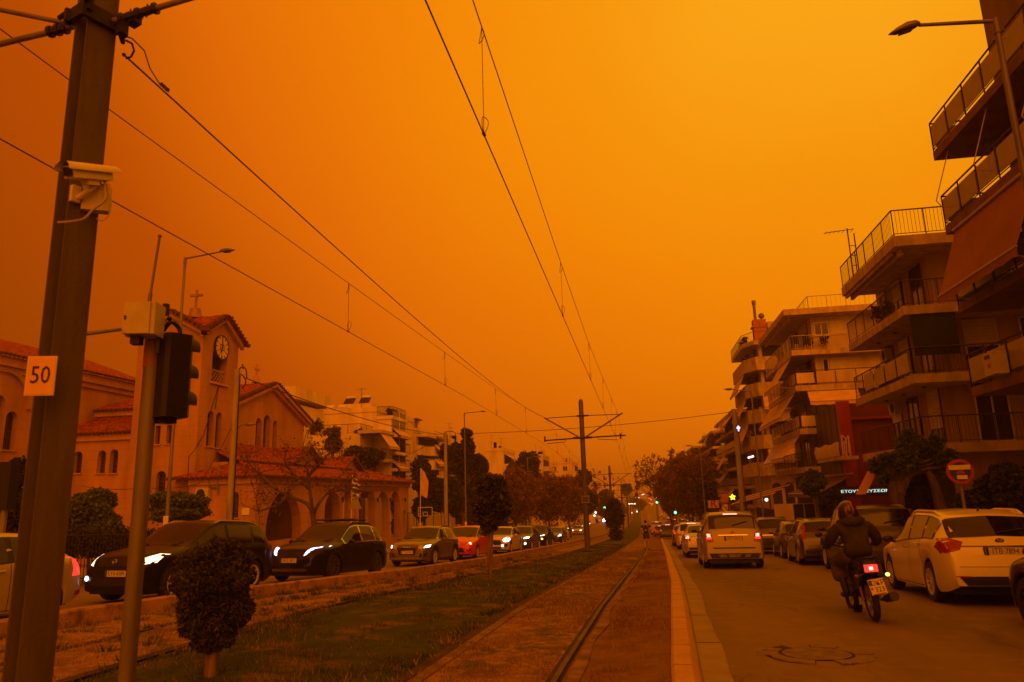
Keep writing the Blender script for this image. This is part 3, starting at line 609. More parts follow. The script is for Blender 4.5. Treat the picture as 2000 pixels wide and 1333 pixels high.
# black signal at the left edge, mostly behind the mast
ts = at(3, 950, 11.6); t2 = thing('traffic_light', (ts.x, ts.y, g(11.6)), 'black traffic signal with a red lamp at the left edge behind the mast', 'traffic light')
mb = MB(); mb.box((ts.x+.12, ts.y, ts.z), (.26, .2, .85)); mb.build('signal_head', BLACKP, t2)
mb = MB(); mb.tube([(ts.x+.12, ts.y, g(11.6)), (ts.x+.12, ts.y, ts.z-.4)], .055, 10); mb.build('pole', STEEL, t2)
for k, m in ((.26, BLACKP), (0, BLACKP), (-.26, BLACKP)):
    mb = MB(); mb.sweep([(.1, 0), (.09, .16)], Matrix.Translation((ts.x, ts.y-.02, ts.z+k)) @ Matrix.Rotation(R_(-90), 4, 'Y') @ Matrix.Rotation(R_(-20), 4, 'X'), 12); mb.build('visor', m, t2)
mb = MB(); mb.ball((ts.x-.06, ts.y-.1, ts.z-.26), .07); mb.build('red_lamp', emit('signal_red', (1, .04, .02), .8, (.5, .02, .02)), t2)
# clipped round bushes between the tracks
def topiary(label, boxes, Y, base, n, size, seed, tr, sh=3.2):
    t = thing('clipped_bush', base, label, 'bush', 'clipped bushes between the tracks'); cs = []
    for i, b in enumerate(boxes):
        c, rx, rz = pbox(*b, Y); cs.append((tuple(c), (rx*.78, rx*.78, rz*.82))); cs += clumped(c, rx*1.08, rz*1.05, 14, seed+i, .33)
    r = random.Random(seed); mb = MB(); c = cs[0][0]
    for k in range(3):
        a = Vector(base)+Vector((r.uniform(-.4, .4)*tr, r.uniform(-.4, .4)*tr, -.1)); e = Vector(c)+Vector((r.uniform(-1, 1)*tr*1.5, r.uniform(-1, 1)*tr, 0))
        mb.tube([a, a.lerp(e, .35)+Vector((r.uniform(-.5, .5)*tr, 0, 0)), a.lerp(e, .7), e], tr*.62, 8, tr*.35)
    mb.build('trunk', BARKP, t, True, 60)
    leaves('crown', cs, n, size, LM['topi'], t, seed, shell=sh, el=2.6, out=.5)
b = gr(412, 1333)
topiary('round clipped bush on a pale twisted trunk, nearest the camera', [(338, 500, 1052, 1205), (350, 492, 1120, 1252), (345, 430, 1175, 1250), (372, 455, 1215, 1278)], b.y, (b.x, b.y, g(b.y)), 80000, .024, 11, .075)
b = gr(958, 1140)
topiary('tall clipped bush on a thin dark trunk before the red and white cars', [(915, 1000, 950, 1030), (925, 992, 922, 985), (932, 975, 990, 1045)], b.y, (b.x, b.y, g(b.y)), 15000, .065, 12, .075, 1.7)
b = gr(1199, 1058)
topiary('distant dark clipped bush under the second round mast', [(1183, 1216, 988, 1032), (1187, 1208, 975, 1003), (1192, 1214, 1036, 1054)], b.y, (b.x, b.y, g(b.y)), 7000, .3, 13, .3)
# street lamps
def lamp(label, T, arm_to, head, r=.075, group='street lamps', plates=0, Y=None):
    zg = g(T.y)+.12; t = thing('street_lamp', (T.x, T.y, zg), label, 'street lamp', group)
    mb = MB(); mb.tube([(T.x, T.y, zg-.1), (T.x, T.y, zg+1.1)], r*1.25, 12); mb.tube([(T.x, T.y, zg+1.1), (T.x, T.y, T.z)], r, 12, r*.62); mb.build('pole', STEEL, t, True, 50)
    mb = MB(); mb.tube([T, arm_to], r*.5, 8, r*.42); mb.tube([T-Vector((0, 0, .25)), T+Vector((0, 0, .04))], r*.8, 10)
    for k in (.3, .6): p = T-Vector((0, 0, k*.6)); mb.box(p, (r*3.4, .012, .012))
    mb.build('arm', STEEL, t, True, 50)
    d = (head-arm_to); L = d.length; d.normalize(); s = d.cross(Vector((0, 0, 1))).normalized(); u = s.cross(d); w = L*.19
    st = [(0, .45, .5), (.12, .8, .8), (.4, 1, 1), (.75, .8, .6), (1, .25, .12)]; vs = []
    for f, ww, hh in st:
        o = arm_to+d*(f*L)+Vector((0, 0, .02)); vs += [o-s*w*ww, o-s*w*.7*ww+u*w*.75*hh, o+s*w*.7*ww+u*w*.75*hh, o+s*w*ww, o+s*w*.8*ww-u*w*.3*hh, o-s*w*.8*ww-u*w*.3*hh]
    fs = [(i*6+j, i*6+(j+1) % 6, i*6+6+(j+1) % 6, i*6+6+j) for i in range(4) for j in range(6)]+[(5, 4, 3, 2, 1, 0), (24, 25, 26, 27, 28, 29)]
    mb = MB(); mb.add(vs, fs); hd = mb.build('lamp_head', STEEL, t, True, 30)
    mb = MB(); a = arm_to+d*L*.35-u*w*.32; mb.box(a+d*L*.12, (L*.42, w*1.1, .02), M=Matrix((d, s, u)).transposed()); mb.build('lens', GLASSW, hd)
    for i in range(plates):
        mb = MB(); mb.box((T.x+.02, T.y-r*1.35, zg+1.75-.55*i), (.2, .012, .45)); mb.build('notice', WHITEP, t)
    return t
lamp('street lamp at the upper right in front of the nearest balconies', at(1944, 42, 12.6), at(1795, 50, 12.6), at(1737, 70, 12.5))
lamp('street lamp beside the church tower, with white notices on its pole', at(362, 506, 25), at(430, 493, 25), at(459, 490, 25), plates=2)
lamp('slim street lamp left of the dark pine tree', at(907, 808, 63), at(938, 805, 63), at(950, 805, 63), plates=2)
lamp('street lamp before the beige balconies on the right', at(1467, 766, 50), at(1432, 762, 50), at(1413, 762, 50))
lamp('thin far street lamp in front of the brown trees on the right', at(1367, 873, 82), at(1350, 872, 82), at(1338, 872, 82))
lamp('thin far street lamp left of the first round mast', at(1068, 925, 105), at(1085, 923, 105), at(1092, 923, 105))
lamp('faint lamp post by the brown bare trees on the left', at(1030, 895, 90), at(1042, 893, 90), at(1050, 893, 90))
# concrete utility poles
def upole(label, T, r0, r1, bracket, lampd=None, box=False):
    zg = g(T.y)+.12; t = thing('utility_pole', (T.x, T.y, zg), label, 'utility pole', 'concrete utility poles')
    mb = MB(); mb.tube([(T.x, T.y, zg-.1), T], r0, 8, r1); mb.build('pole', POLEC, t, True, 50)
    mb = MB()
    for q in bracket: mb.tube(spl(q, 4), .03, 6)
    mb.build('bracket', IRON, t)
    mb = MB(); s = .03
    mb.tube([(T.x+r0+.03, T.y-.05, zg), (T.x+r1+.04, T.y-.05, T.z-.3)], s, 6); mb.build('riser_cable', BLACKP, t)
    if lampd:
        a, b, c = lampd; mb = MB(); mb.tube(spl([a, a.lerp(b, .5)+Vector((0, 0, .12)), b], 4), .025, 6); l = mb.build('lamp_arm', STEEL, t)
        mb = MB(); mb.tube([b, b.lerp(c, .3), c], [.05, .1, .03], 8); mb.build('lamp_head', STEEL, l)
    return t
T1 = at(464, 722, 30)
upole('concrete utility pole with cable brackets beside the church', T1, .17, .13, [[T1+Vector((0, 0, -.1)), at(472, 718, 30), at(480, 722, 30), at(482, 740, 30)], [at(466, 730, 30), at(476, 736, 30), at(480, 748, 30), at(473, 760, 30)], [at(474, 712, 30), at(475, 722, 30)]], (at(459, 845, 30), at(480, 830, 30), at(500, 829, 30)))
T2 = at(870, 844, 62)
upole('concrete utility pole right of the church flagpole', T2, .2, .15, [[T2, at(885, 844, 62), at(890, 848, 62)], [at(889, 846, 62), at(890, 868, 62)], [at(874, 882, 62), at(890, 868, 62)]], (at(871, 934, 62), at(880, 930, 62), at(889, 931, 62)))
T3 = at(1433, 800, 60)
upole('tall concrete utility pole beside the blue sign on the right', T3, .24, .17, [[T3, at(1425, 806, 60), at(1424, 815, 60)]])
def cable(label, pts, r, sag=0.):
    mb = MB(); P = []
    for a, b in zip(pts[:-1], pts[1:]): P += [Vector(a).lerp(Vector(b), u)-Vector((0, 0, sag*4*u*(1-u))) for u in np.linspace(0, 1, 14)[:-1]]
    mb.tube(P+[Vector(pts[-1])], r, 5); tag(mb.build('utility_cable', WIRE), label, 'cable')
cable('thick cable from the church utility pole to the next concrete pole', [at(476, 738, 30), T2+Vector((0, 0, -.3))], .025, .45)
cable('long cable crossing the street high behind the round mast', [at(889, 848, 62), T3+Vector((0, 0, -.2))], .022, .35)
cable('cable sloping from the second concrete pole down behind the portico', [at(868, 852, 62), at(738, 912, 60)], .025, .2)
cable('thin cable sagging across the church wall', [at(160, 950, 30), at(285, 953, 30), at(390, 945, 30), at(455, 830, 30.)], .012, .12)
# flags, basketball hoop, fence at the church
fp = at(822, 915, 57); t = thing('flagpole', (fp.x, 57, g(57)), 'white flagpole with a limp plain yellowish flag right of the portico', 'flagpole')
mb = MB(); mb.tube([(fp.x-.1, 57, g(57)), fp], .035, 8); mb.build('pole', WHITEP, t)
def flag(root, top, w, h, m, m2=None, strips=0):
    mb = MB(); mb2 = MB(); N = 9
    for i in range(N):
        for j in range(6): mb.v.append((top.x+.02+w*(j/5)*(.35+.65*min(1, i/3))*(1-.4*(i/N)), top.y+.06*math.sin(j*1.7+i*.8), top.z-.05-h*i/(N-1)-.35*w*j/5))
    for i in range(N-1):
        for j in range(5): mb.f.append((i*6+j, i*6+j+1, (i+1)*6+j+1, (i+1)*6+j))
    if m2: mb2.v = list(mb.v); mb2.f = [f for q, f in enumerate(mb.f) if (q//5) % 2]; mb.f = [f for q, f in enumerate(mb.f) if not (q//5) % 2]
    o = mb.build('flag', m, root, True)
    if m2: mb2.build('flag_stripe', m2, o, True)
flag(t, fp, .75, 2.1, mat('flag_yellow', (.62, .42, .1), .9, 0, .1, 3))
fp = at(689, 925, 44); t = thing('flagpole', (fp.x, 44, g(44)), 'flagpole with a blue and white striped flag before the portico arches', 'flagpole')
mb = MB(); mb.tube([(fp.x-.1, 44, g(44)), fp], .03, 8); mb.build('pole', WHITEP, t)
flag(t, fp, .6, 1.2, mat('flag_blue', (.03, .07, .32), .9, 0, .1, 3), mat('flag_white', (.7, .68, .64), .9, 0, .05, 3))
rs = at(694, 985, 40); t = thing('road_sign', (rs.x, 40, g(40)+.12), 'triangular road sign seen from behind in front of the portico', 'sign')
mb = MB(); mb.tube([(rs.x, 40, g(40)), (rs.x, 40, rs.z+.4)], .03, 8); mb.build('post', STEEL, t)
mb = MB(); mb.prism([(-.42, -.3), (.42, -.3), (.03, .5), (-.03, .5)], lambda u, v: (rs.x+u, 39.95, rs.z+v), (0, .02, 0)); mb.build('plate', mat('sign_back', (.3, .29, .27), .5, .4, .1, 6), t)
bh = at(830, 1001, 60); t = thing('basketball_hoop', (bh.x, 61, g(61)), 'white-framed basketball backboard by the church court', 'basketball hoop')
c, rx, rz = pbox(817, 844, 992, 1009, 60); mb = MB()
for a, b in (((-rx, -rz), (rx, -rz)), ((rx, -rz), (rx, rz)), ((rx, rz), (-rx, rz)), ((-rx, rz), (-rx, -rz)), ((-rx*.3, -rz*.9), (rx*.3, -rz*.9)), ((rx*.3, -rz*.9), (rx*.3, -rz*.1)), ((rx*.3, -rz*.1), (-rx*.3, -rz*.1)), ((-rx*.3, -rz*.1), (-rx*.3, -rz*.9))):
    mb.tube([(c.x+a[0], 60, c.z+a[1]), (c.x+b[0], 60, c.z+b[1])], .03, 5)
mb.build('frame_lines', WHITEP, t)
mb = MB(); mb.box((c.x, 60.04, c.z), (rx*2, .03, rz*2)); mb.build('backboard', GLASSW, t)
mb = MB(); mb.tube(spl([(c.x+.9, 61.2, g(61)), (c.x+.9, 61.2, c.z-.6), (c.x+.6, 60.8, c.z-.1), (c.x, 60.1, c.z-.1)], 5), .07, 8); mb.build('post', mat('hoop_post', (.4, .25, .15), .6), t)
mb = MB(); mb.tube([(c.x+.22*math.cos(a), 59.7+.22*math.sin(a), c.z-rz*.95) for a in np.linspace(0, 6.28, 14)], .015, 5); mb.build('rim', mat('rim_red', (.4, .08, .03), .5), t)
a, b = at(797, 1003, 62), at(905, 1003, 70); t = thing('court_fence', ((a.x+b.x)/2, 66, g(66)), 'dark wire-mesh court fence right of the portico', 'fence')
mb = MB(); mb2 = MB()
for i in range(8):
    p = a.lerp(b, i/7); mb.tube([(p.x, p.y, g(p.y)), (p.x, p.y, a.z)], .035, 6)
mb.tube([(a.x, a.y, a.z), (b.x, b.y, a.z)], .03, 6); mb.build('post', IRON, t)
for i in range(46):
    p = a.lerp(b, i/45); mb2.tube([(p.x, p.y, g(p.y)), (p.x, p.y, a.z)], .012, 3, cap=False)
for i in range(14): z = g(66)+.2*i; mb2.tube([(a.x, a.y, z), (b.x, b.y, z)], .01, 3, cap=False)
mb2.build('mesh', IRON, t)
# plants on the left
tree('leafy_shrub', 'big leafy shrub before the church annex, right of the H-section mast', 'shrub', [(118, 215, 945, 1045), (165, 240, 985, 1050)], 21, 'green', 26000, .07, 21, k=6, tr=.06, group='shrubs by the church')
tree('leafy_shrub', 'rounded green shrub at the foot of the church tower', 'shrub', [(290, 410, 962, 1020)], 27, 'green', 20000, .08, 22, k=7, tr=.06, group='shrubs by the church')
tree('leafy_shrub', 'dark tall shrub at the left edge behind the mast', 'shrub', [(-40, 60, 920, 1045), (20, 55, 895, 950)], 16, 'dark', 18000, .06, 23, k=7, tr=.06, group='shrubs by the church')
hd = thing('hedge', (at(180, 1060, 19.5).x, 19.5, g(19.5)), 'dark low hedge behind a black railing left of the dark SUV', 'hedge')
leaves('foliage', [(tuple(at(x, 1062, 19.5)), (.55, .4, .42)) for x in range(90, 290, 18)], 16000, .06, LM['dark'], hd, 24)
fa, fb = at(60, 1075, 18.6), at(285, 1066, 18.6); fz = at(180, 1046, 18.6).z
fe = thing('railing', (fa.x, 18.6, g(18.6)), 'black iron railing in front of the low hedge', 'railing'); mb = MB()
for i in range(34): p = fa.lerp(fb, i/33); mb.tube([(p.x, 18.6, g(18.6)+.1), (p.x, 18.6, fz)], .011, 4, cap=False)
for z in (fz, g(18.6)+.25): mb.tube([(fa.x, 18.6, z), (fb.x, 18.6, z)], .02, 5)
mb.build('bars', IRON, fe)
b = at(614, 1040, 31)
t = bare('bare_tree', 'sparse tree with forked trunk in front of the portico', 'tree', (478, 725, 865, 1010), 31, 'rust', 0, 5, 0, 2, .14, base=(b.x, 31, g(31)+.12))
for o in list(t.children): bpy.data.objects.remove(o)
mb = MB(); rr = random.Random(3); tips = []
LIM = [[(614, 1045), (612, 1010), (600, 985), (560, 968), (520, 945)], [(612, 1012), (604, 950), (598, 905), (590, 880)], [(613, 1005), (622, 985), (645, 960), (690, 935)], [(604, 955), (575, 930), (555, 900)], [(602, 930), (630, 900), (648, 882)], [(640, 965), (672, 955), (712, 960)], [(560, 968), (545, 985), (505, 1000)], [(540, 957), (505, 925), (485, 905)]]
for k, L in enumerate(LIM):
    P = [at(x, y, 31+rr.uniform(-.6, .6)*(0 if i == 0 else 1)*min(1, i*.5)) for i, (x, y) in enumerate(L)]; mb.tube(spl(P, 4), .15 if k == 0 else .09, 7, .03)
    for q in range(len(P)-2, len(P)):
        for j in range(5):
            e = P[q]+Vector((rr.gauss(0, .5), rr.gauss(0, .5), rr.gauss(.25, .35))); mb.tube([P[q], P[q].lerp(e, .5)+Vector((0, 0, .06)), e], .025, 4, .008, cap=False); tips.append(e)
            for _ in range(3):
                f = e+Vector((rr.gauss(0, .28), rr.gauss(0, .28), rr.gauss(0, .22))); mb.tube([e, f], .011, 3, .005, cap=False); tips.append(f)
mb.build('trunk', BARK, t)
leaves('foliage', [(tuple(p), (.3, .3, .22)) for p in tips], 1500, .075, LM['rust'], t, 31, shell=3)
tree('pine_tree', 'dark pine tree behind the slim street lamp', 'tree', [(880, 930, 850, 930), (862, 915, 890, 960), (905, 952, 880, 945), (855, 885, 868, 905), (895, 925, 838, 868)], 70, 'dark', 32000, .24, 41, k=7, tr=.25, f=.42, el=2.2)
for bx_, Y, kd, n, sd, lb in [((795, 862, 895, 1015), 74, 'dark', 6000, 42, 'dark tree right behind the portico end'), ((835, 905, 925, 1030), 66, 'dark', 6500, 43, 'dense dark tree behind the second concrete pole'),
                              ((885, 975, 915, 1035), 72, 'olive', 7000, 44, 'olive green tree behind the tall clipped bush'), ((940, 1005, 950, 1035), 76, 'dark', 6000, 45, 'dark low tree right of the tall clipped bush'),
                              ((985, 1062, 888, 985), 102, 'dark', 8000, 46, 'dark spreading tree before the distant white block'), ((1112, 1168, 915, 1000), 125, 'dark', 6500, 47, 'dark tree just behind the first round mast'),
                              ((1165, 1200, 958, 1012), 170, 'olive', 3000, 48, 'distant tree left of the second round mast'), ((1216, 1233, 946, 966), 260, 'dark', 2500, 49, 'small domed tree far down the street'),
                              ((1200, 1222, 986, 1006), 300, 'olive', 3000, 50, 'low far trees behind the tram stop'), ((728, 792, 958, 1050), 71, 'dark', 6000, 55, 'dark bushy tree seen through the last portico arches'), ((672, 748, 872, 930), 66, 'dark', 6000, 51, 'dark tree behind the portico roof'),
                              ((632, 668, 845, 885), 64, 'olive', 2500, 52, 'small bushy tree behind the church roof'), ((1232, 1258, 975, 996), 430, 'dark', 2500, 53, 'farthest tree clump beside the rising road')]:
    tree('leafy_tree', lb, 'tree', [bx_], Y, kd, int(n*2.1), .0036*Y, sd, k=9, tr=.2)
for bx_, Y, n, sd, lb in [((975, 1050, 918, 1025), 84, 5200, 61, 'brown half-bare tree behind the parked left cars'), ((1030, 1110, 925, 1025), 95, 5200, 62, 'reddish half-bare tree left of the first round mast'),
                          ((1085, 1140, 935, 1025), 110, 4000, 63, 'brown tree partly behind the first round mast')]:
    bare('half_bare_tree', lb, 'tree', bx_, Y, 'brown', n, sd, 5, 3, .17, lsize=.3)
# plants on the right
t = tree('feathery_tree', 'feathery green street tree before the corner balconies', 'tree', [(1690, 1768, 888, 948), (1750, 1812, 838, 900), (1795, 1850, 848, 915), (1822, 1880, 880, 940), (1725, 1800, 872, 925)], 23.5, 'green', 20000, .09, 71, base=(at(1756, 1000, 23.5).x, 23.5, g(23.5)+.12), k=9, tr=.2, el=3.2, f=.3)
mb = MB()
for L in ([(1757, 1003), (1757, 960), (1745, 920)], [(1840, 1003), (1822, 940), (1800, 900)], [(1757, 965), (1775, 930), (1800, 900)]): mb.tube(spl([at(x, y, 23.5) for x, y in L], 3), .16, 8, .07)
mb.build('limb', BARK, t, True)
tree('round_tree', 'small round-headed tree at the foot of the brick corner', 'tree', [(1565, 1616, 918, 972)], 37, 'green', 14000, .1, 72, k=8, tr=.1)
tree('leafy_shrub', 'dark bush below the round-headed tree', 'shrub', [(1598, 1648, 955, 1015)], 33, 'dark', 11000, .09, 73, k=6, tr=.06, group='shrubs on the right pavement')
tree('leafy_shrub', 'dark bushes between the two leaning trunks on the right', 'shrub', [(1762, 1835, 925, 1000)], 24.5, 'dark', 14000, .08, 74, k=8, tr=.06, group='shrubs on the right pavement')
tree('leafy_shrub', 'dark leafy shrub at the right edge behind the round sign', 'shrub', [(1905, 2010, 905, 1000), (1860, 1935, 960, 1005)], 18.5, 'dark', 18000, .075, 75, k=8, tr=.06, group='shrubs on the right pavement')
for bx_, Y, n, sd, lb in [((1283, 1340, 905, 1010), 118, 6500, 81, 'bare brown street tree nearest the carriageway on the right'), ((1312, 1378, 885, 1010), 104, 7000, 82, 'tall bare brown street tree in the right-hand row'),
                          ((1345, 1398, 900, 1010), 92, 6000, 83, 'bare brown street tree nearest the balconies'), ((1302, 1322, 935, 1005), 150, 3000, 84, 'farthest bare brown tree of the right-hand row')]:
    bare('half_bare_tree', lb, 'tree', bx_, Y, 'brown', n, sd, 4, 4, .2, lsize=.34, spread=.45)
tree('leafy_tree', 'dark tree behind the rental sign on the right', 'tree', [(1362, 1405, 930, 1010)], 86, 'dark', 4500, .3, 85, k=7, tr=.15)
# ------------------------------------------------------------------ building kit
def FX(X): return (lambda u, z, o=0: (X+o, u, z)), (1, 0, 0)       # wall facing +x: u = y
def FXm(X): return (lambda u, z, o=0: (X-o, u, z)), (-1, 0, 0)     # wall facing the street from the right: u = y
def FY(Y): return (lambda u, z, o=0: (u, Y-o, z)), (0, -1, 0)      # wall facing the camera: u = x
def fbox(mb, F, u0, u1, z0, z1, o0, o1):
    P = F[0]; return mb.hexa([P(u0, z0, o0), P(u1, z0, o0), P(u1, z0, o1), P(u0, z0, o1), P(u0, z1, o0), P(u1, z1, o0), P(u1, z1, o1), P(u0, z1, o1)])
def window(root, F, u0, u1, z0, z1, frame_m=WHITEP, mull=1, name='window', shutter=0., pane_m=None, sill=True):
    mb = MB(); t = .06
    fbox(mb, F, u0, u1, z1-t, z1, .005, .05); fbox(mb, F, u0, u1, z0, z0+t, .005, .05)
    for i in range(mull+2): u = u0+(u1-u0-t)*i/(mull+1); fbox(mb, F, u, u+t, z0+t, z1-t, .005, .05)
    if sill: fbox(mb, F, u0-.08, u1+.08, z0-.08, z0-.005, .004, .12)
    w = mb.build(name, frame_m, root)
    mb = MB(); fbox(mb, F, u0+.02, u1-.02, z0+.02, z1-.02, .003, .022); mb.build('pane', pane_m or GLASSW, w)
    if shutter:
        mb = MB(); h = (z1-z0)*shutter; n = max(3, int(h/.12))
        for i in range(n): fbox(mb, F, u0+.03, u1-.03, z1-h*(i+1)/n+.012, z1-h*i/n, .024, .06)
        mb.build('shutter', SHUT, w)
    return w
def rail_path(mb, pts, h, style, mb2=None, gap=.13):
    """railing along points (at floor level)"""
    for a, b in zip(pts[:-1], pts[1:]):
        a, b = Vector(a), Vector(b); L = (b-a).length; d = (b-a)/L; up = Vector((0, 0, 1)); s = d.cross(up)*.012
        mb.tube([a+up*h, b+up*h], .028, 5); mb.tube([a+up*.09, b+up*.09], .016, 4)
        npost = max(1, int(L/1.15))
        for i in range(npost+1): p = a.lerp(b, i/npost); mb.tube([p, p+up*h], .022, 4, cap=False)
        if style == 'bars':
            for i in range(1, int(L/gap)): p = a+d*gap*i; mb.tube([p+up*.09, p+up*h], .009, 3, cap=False)
        elif style == 'panel':
            for i in range(npost):
                p, q = a.lerp(b, (i+.06)/npost), a.lerp(b, (i+.94)/npost); mb2.hexa([p+up*.14-s, q+up*.14-s, q+up*.14+s, p+up*.14+s, p+up*h*.86-s, q+up*h*.86-s, q+up*h*.86+s, p+up*h*.86+s])
def balcony(root, pts_out, z, th, inner, style='bars', m=SLAB, rm=RAILM, h=.95, pm=PANELG, gap=.13):
    """slab outline pts_out (2D, railing runs along these) closed by the inner points; z = top of slab"""
    mb = MB(); mb.prism(list(pts_out)+list(inner), lambda u, v: (u, v, z-th), (0, 0, th)); b = mb.build('balcony', m, root)
    if style == 'solid':
        mb = MB()
        for a, c in zip(pts_out[:-1], pts_out[1:]):
            a3, c3 = Vector((*a, z)), Vector((*c, z)); d = (c3-a3).normalized(); s = Vector((-d.y, d.x, 0))*.06; cen = Vector((inner[0][0], inner[0][1], z))
            if (cen-a3).dot(s) < 0: s = -s
            mb.hexa([a3+d*.003, c3-d*.003, c3+s*2-d*.003, a3+s*2+d*.003]+[p+Vector((0, 0, h)) for p in (a3+d*.003, c3-d*.003, c3+s*2-d*.003, a3+s*2+d*.003)])
        mb.build('parapet', m, b)
    elif style:
        mb = MB(); mb2 = MB(); c = Vector((sum(p[0] for p in list(pts_out)+list(inner))/(len(pts_out)+len(inner)), sum(p[1] for p in list(pts_out)+list(inner))/(len(pts_out)+len(inner)), z))
        P = [Vector((*p, z)) for p in pts_out]; P = [p+(c-p).normalized()*.07 for p in P]
        for p in P: p.z = z
        rail_path(mb, P, h, style, mb2, gap); r = mb.build('railing', rm, b)
        if mb2.v: mb2.build('panel', pm, r)
    return b
def awning(root, F, u0, u1, z, out, drop, m=AWN, o0=0., slant=0., scallop=True, arms=True):
    """cloth from (z, o0) out and down, with valance and arms"""
    mb = MB(); P = F[0]; n = max(2, int(abs(u1-u0)/.35)); k = 4
    for i in range(n+1):
        u = u0+(u1-u0)*i/n
        for j in range(k+1): s = j/k; mb.v.append(P(u, z-drop*s+.05*math.sin(math.pi*s)*-1, o0+out*s))
        hv = .2 if (not scallop) else .2+.05*(i % 2)
        mb.v.append(P(u, z-drop-hv, o0+out+.005))
    q = k+2; mb.f = [(i*q+j, i*q+j+1, (i+1)*q+j+1, (i+1)*q+j) for i in range(n) for j in range(q-1)]
    nv = len(mb.v); mb.v += [tuple(Vector(p)+Vector((0, 0, -.012))) for p in mb.v]; mb.f += [tuple(nv+a for a in reversed(f)) for f in mb.f]
    a = mb.build('awning', m, root)
    mb = MB(); mb.tube([P(u0, z-drop, o0+out), P(u1, z-drop, o0+out)], .03, 6); mb.tube([P(u0, z+.02, o0+.04), P(u1, z+.02, o0+.04)], .05, 6)
    if arms:
        for u in (u0+.1*(u1-u0), u1-.1*(u1-u0)): mb.tube([P(u, z-drop*1.15, o0), P(u, z-drop*1.08, o0+out*.5), P(u, z-drop, o0+out)], .02, 5)
    mb.build('awning_frame', RAILW, a); return a
def plants(root, pts, sd, s=.3):
    mb = MB(); r = random.Random(sd)
    for p in pts: mb.tube([Vector(p), Vector(p)+Vector((0, 0, .3))], .12, 8, .16)
    o = mb.build('plant_pots', mat('terracotta', (.3, .12, .06), .85), root); leaves('pot_plants', [((p[0], p[1], p[2]+.35+s), (s, s, s*1.25)) for p in pts], 90*len(pts), .13, LM['dark'], o, sd)
def acunit(root, F, u, z, w=.8, o=.02, name='air_conditioner'):
    mb = MB(); fbox(mb, F, u, u+w, z, z+.58, o, o+.32); a = mb.build(name, CREAMBOX, root)
    P = F[0]; c = Vector(P(u+w*.4, z+.29, o+.322)); N = Vector(F[1]); mb = MB()
    mb.sweep([(.22, .012), (.24, .0)], Matrix.Translation(c) @ N.to_track_quat('Z', 'Y').to_matrix().to_4x4(), 14); mb.sweep([(.001, .006), (.22, .006)], Matrix.Translation(c) @ N.to_track_quat('Z', 'Y').to_matrix().to_4x4(), 14)
    mb.build('fan', DARK, a)
def tiles(mb, e0, e1, r0, r1, pitch=.27, h=.05, mbe=None):
    e0, e1, r0, r1 = map(Vector, (e0, e1, r0, r1)); L = (e1-e0).length; n = max(2, int(L/pitch)); nrm = (e1-e0).cross(r0-e0 if (r0-e0).length > .01 else r1-e0).normalized()
    if nrm.z < 0: nrm = -nrm
    K = n*4; rows = 5; base = len(mb.v)
    for i in range(K+1):
        a, b = e0.lerp(e1, i/K), r0.lerp(r1, i/K); o = nrm*(h*abs(math.sin(math.pi*i/4)))
        for j in range(rows+1): mb.v.append(tuple(a.lerp(b, j/rows)+o+nrm*(.02 if j == 0 else 0)))
    for i in range(K):
        for j in range(rows): mb.f.append((base+i*(rows+1)+j, base+(i+1)*(rows+1)+j, base+(i+1)*(rows+1)+j+1, base+i*(rows+1)+j+1))
    if mbe is not None:
        d = ((r0+r1)/2-(e0+e1)/2).normalized()
        for i in range(n): c = e0.lerp(e1, (i+.5)/n)+nrm*.02; mbe.tube([c-d*.07, c+d*.05], pitch*.36, 6)
def harchX(x0, x1, yt, yb, X_):
    ym = (yt+yb)/2; a, b = atx(x0, ym, X_), atx(x1, ym, X_); z0 = atx((x0+x1)/2, yb, X_).z; z1 = atx((x0+x1)/2, yt, X_).z; return arch((a.y+b.y)/2, z0, abs(b.y-a.y), z1-z0)
def harchY(x0, x1, yt, yb, Y_):
    ym = (yt+yb)/2; a, b = at(x0, ym, Y_), at(x1, ym, Y_); z0 = at((x0+x1)/2, yb, Y_).z; z1 = at((x0+x1)/2, yt, Y_).z; return arch((a.x+b.x)/2, z0, abs(b.x-a.x), z1-z0)
def glaze(root, F, hole, depth, m=GLASSW, bars=True, name='window', fm=None, nb=5):
    """pane set back in an opening, with a grille"""
    us = [h[0] for h in hole]; zs = [h[1] for h in hole]; mb = MB(); mb.prism(hole, lambda u, v: F[0](u, v, -depth-.03), Vector(F[1])*.02); w = mb.build(name, m, root)
    if bars:
        mb = MB(); u0, u1, z0, z1 = min(us), max(us), min(zs), max(zs); r = (u1-u0)/2
        mb.tube([F[0]((u0+u1)/2, z0, -depth+.01), F[0]((u0+u1)/2, z1, -depth+.01)], .025, 4)
        for i in range(1, nb): z = z0+(z1-z0)*i/nb; mb.tube([F[0](u0, z, -depth+.01), F[0](u1, z, -depth+.01)], .02, 4)
        mb.build('grille', fm or WOODD, w)
    mb = MB(); fbox(mb, F, min(us)-.08, max(us)+.08, min(zs)-.07, min(zs)-.002, -.02, .09); mb.build('sill', STUCCO2, w)
    return w
# ------------------------------------------------------------------ church
ch = thing('church', (-26, 45, g(45)), 'orange plastered church with red tiled roofs and an arched portico', 'church')
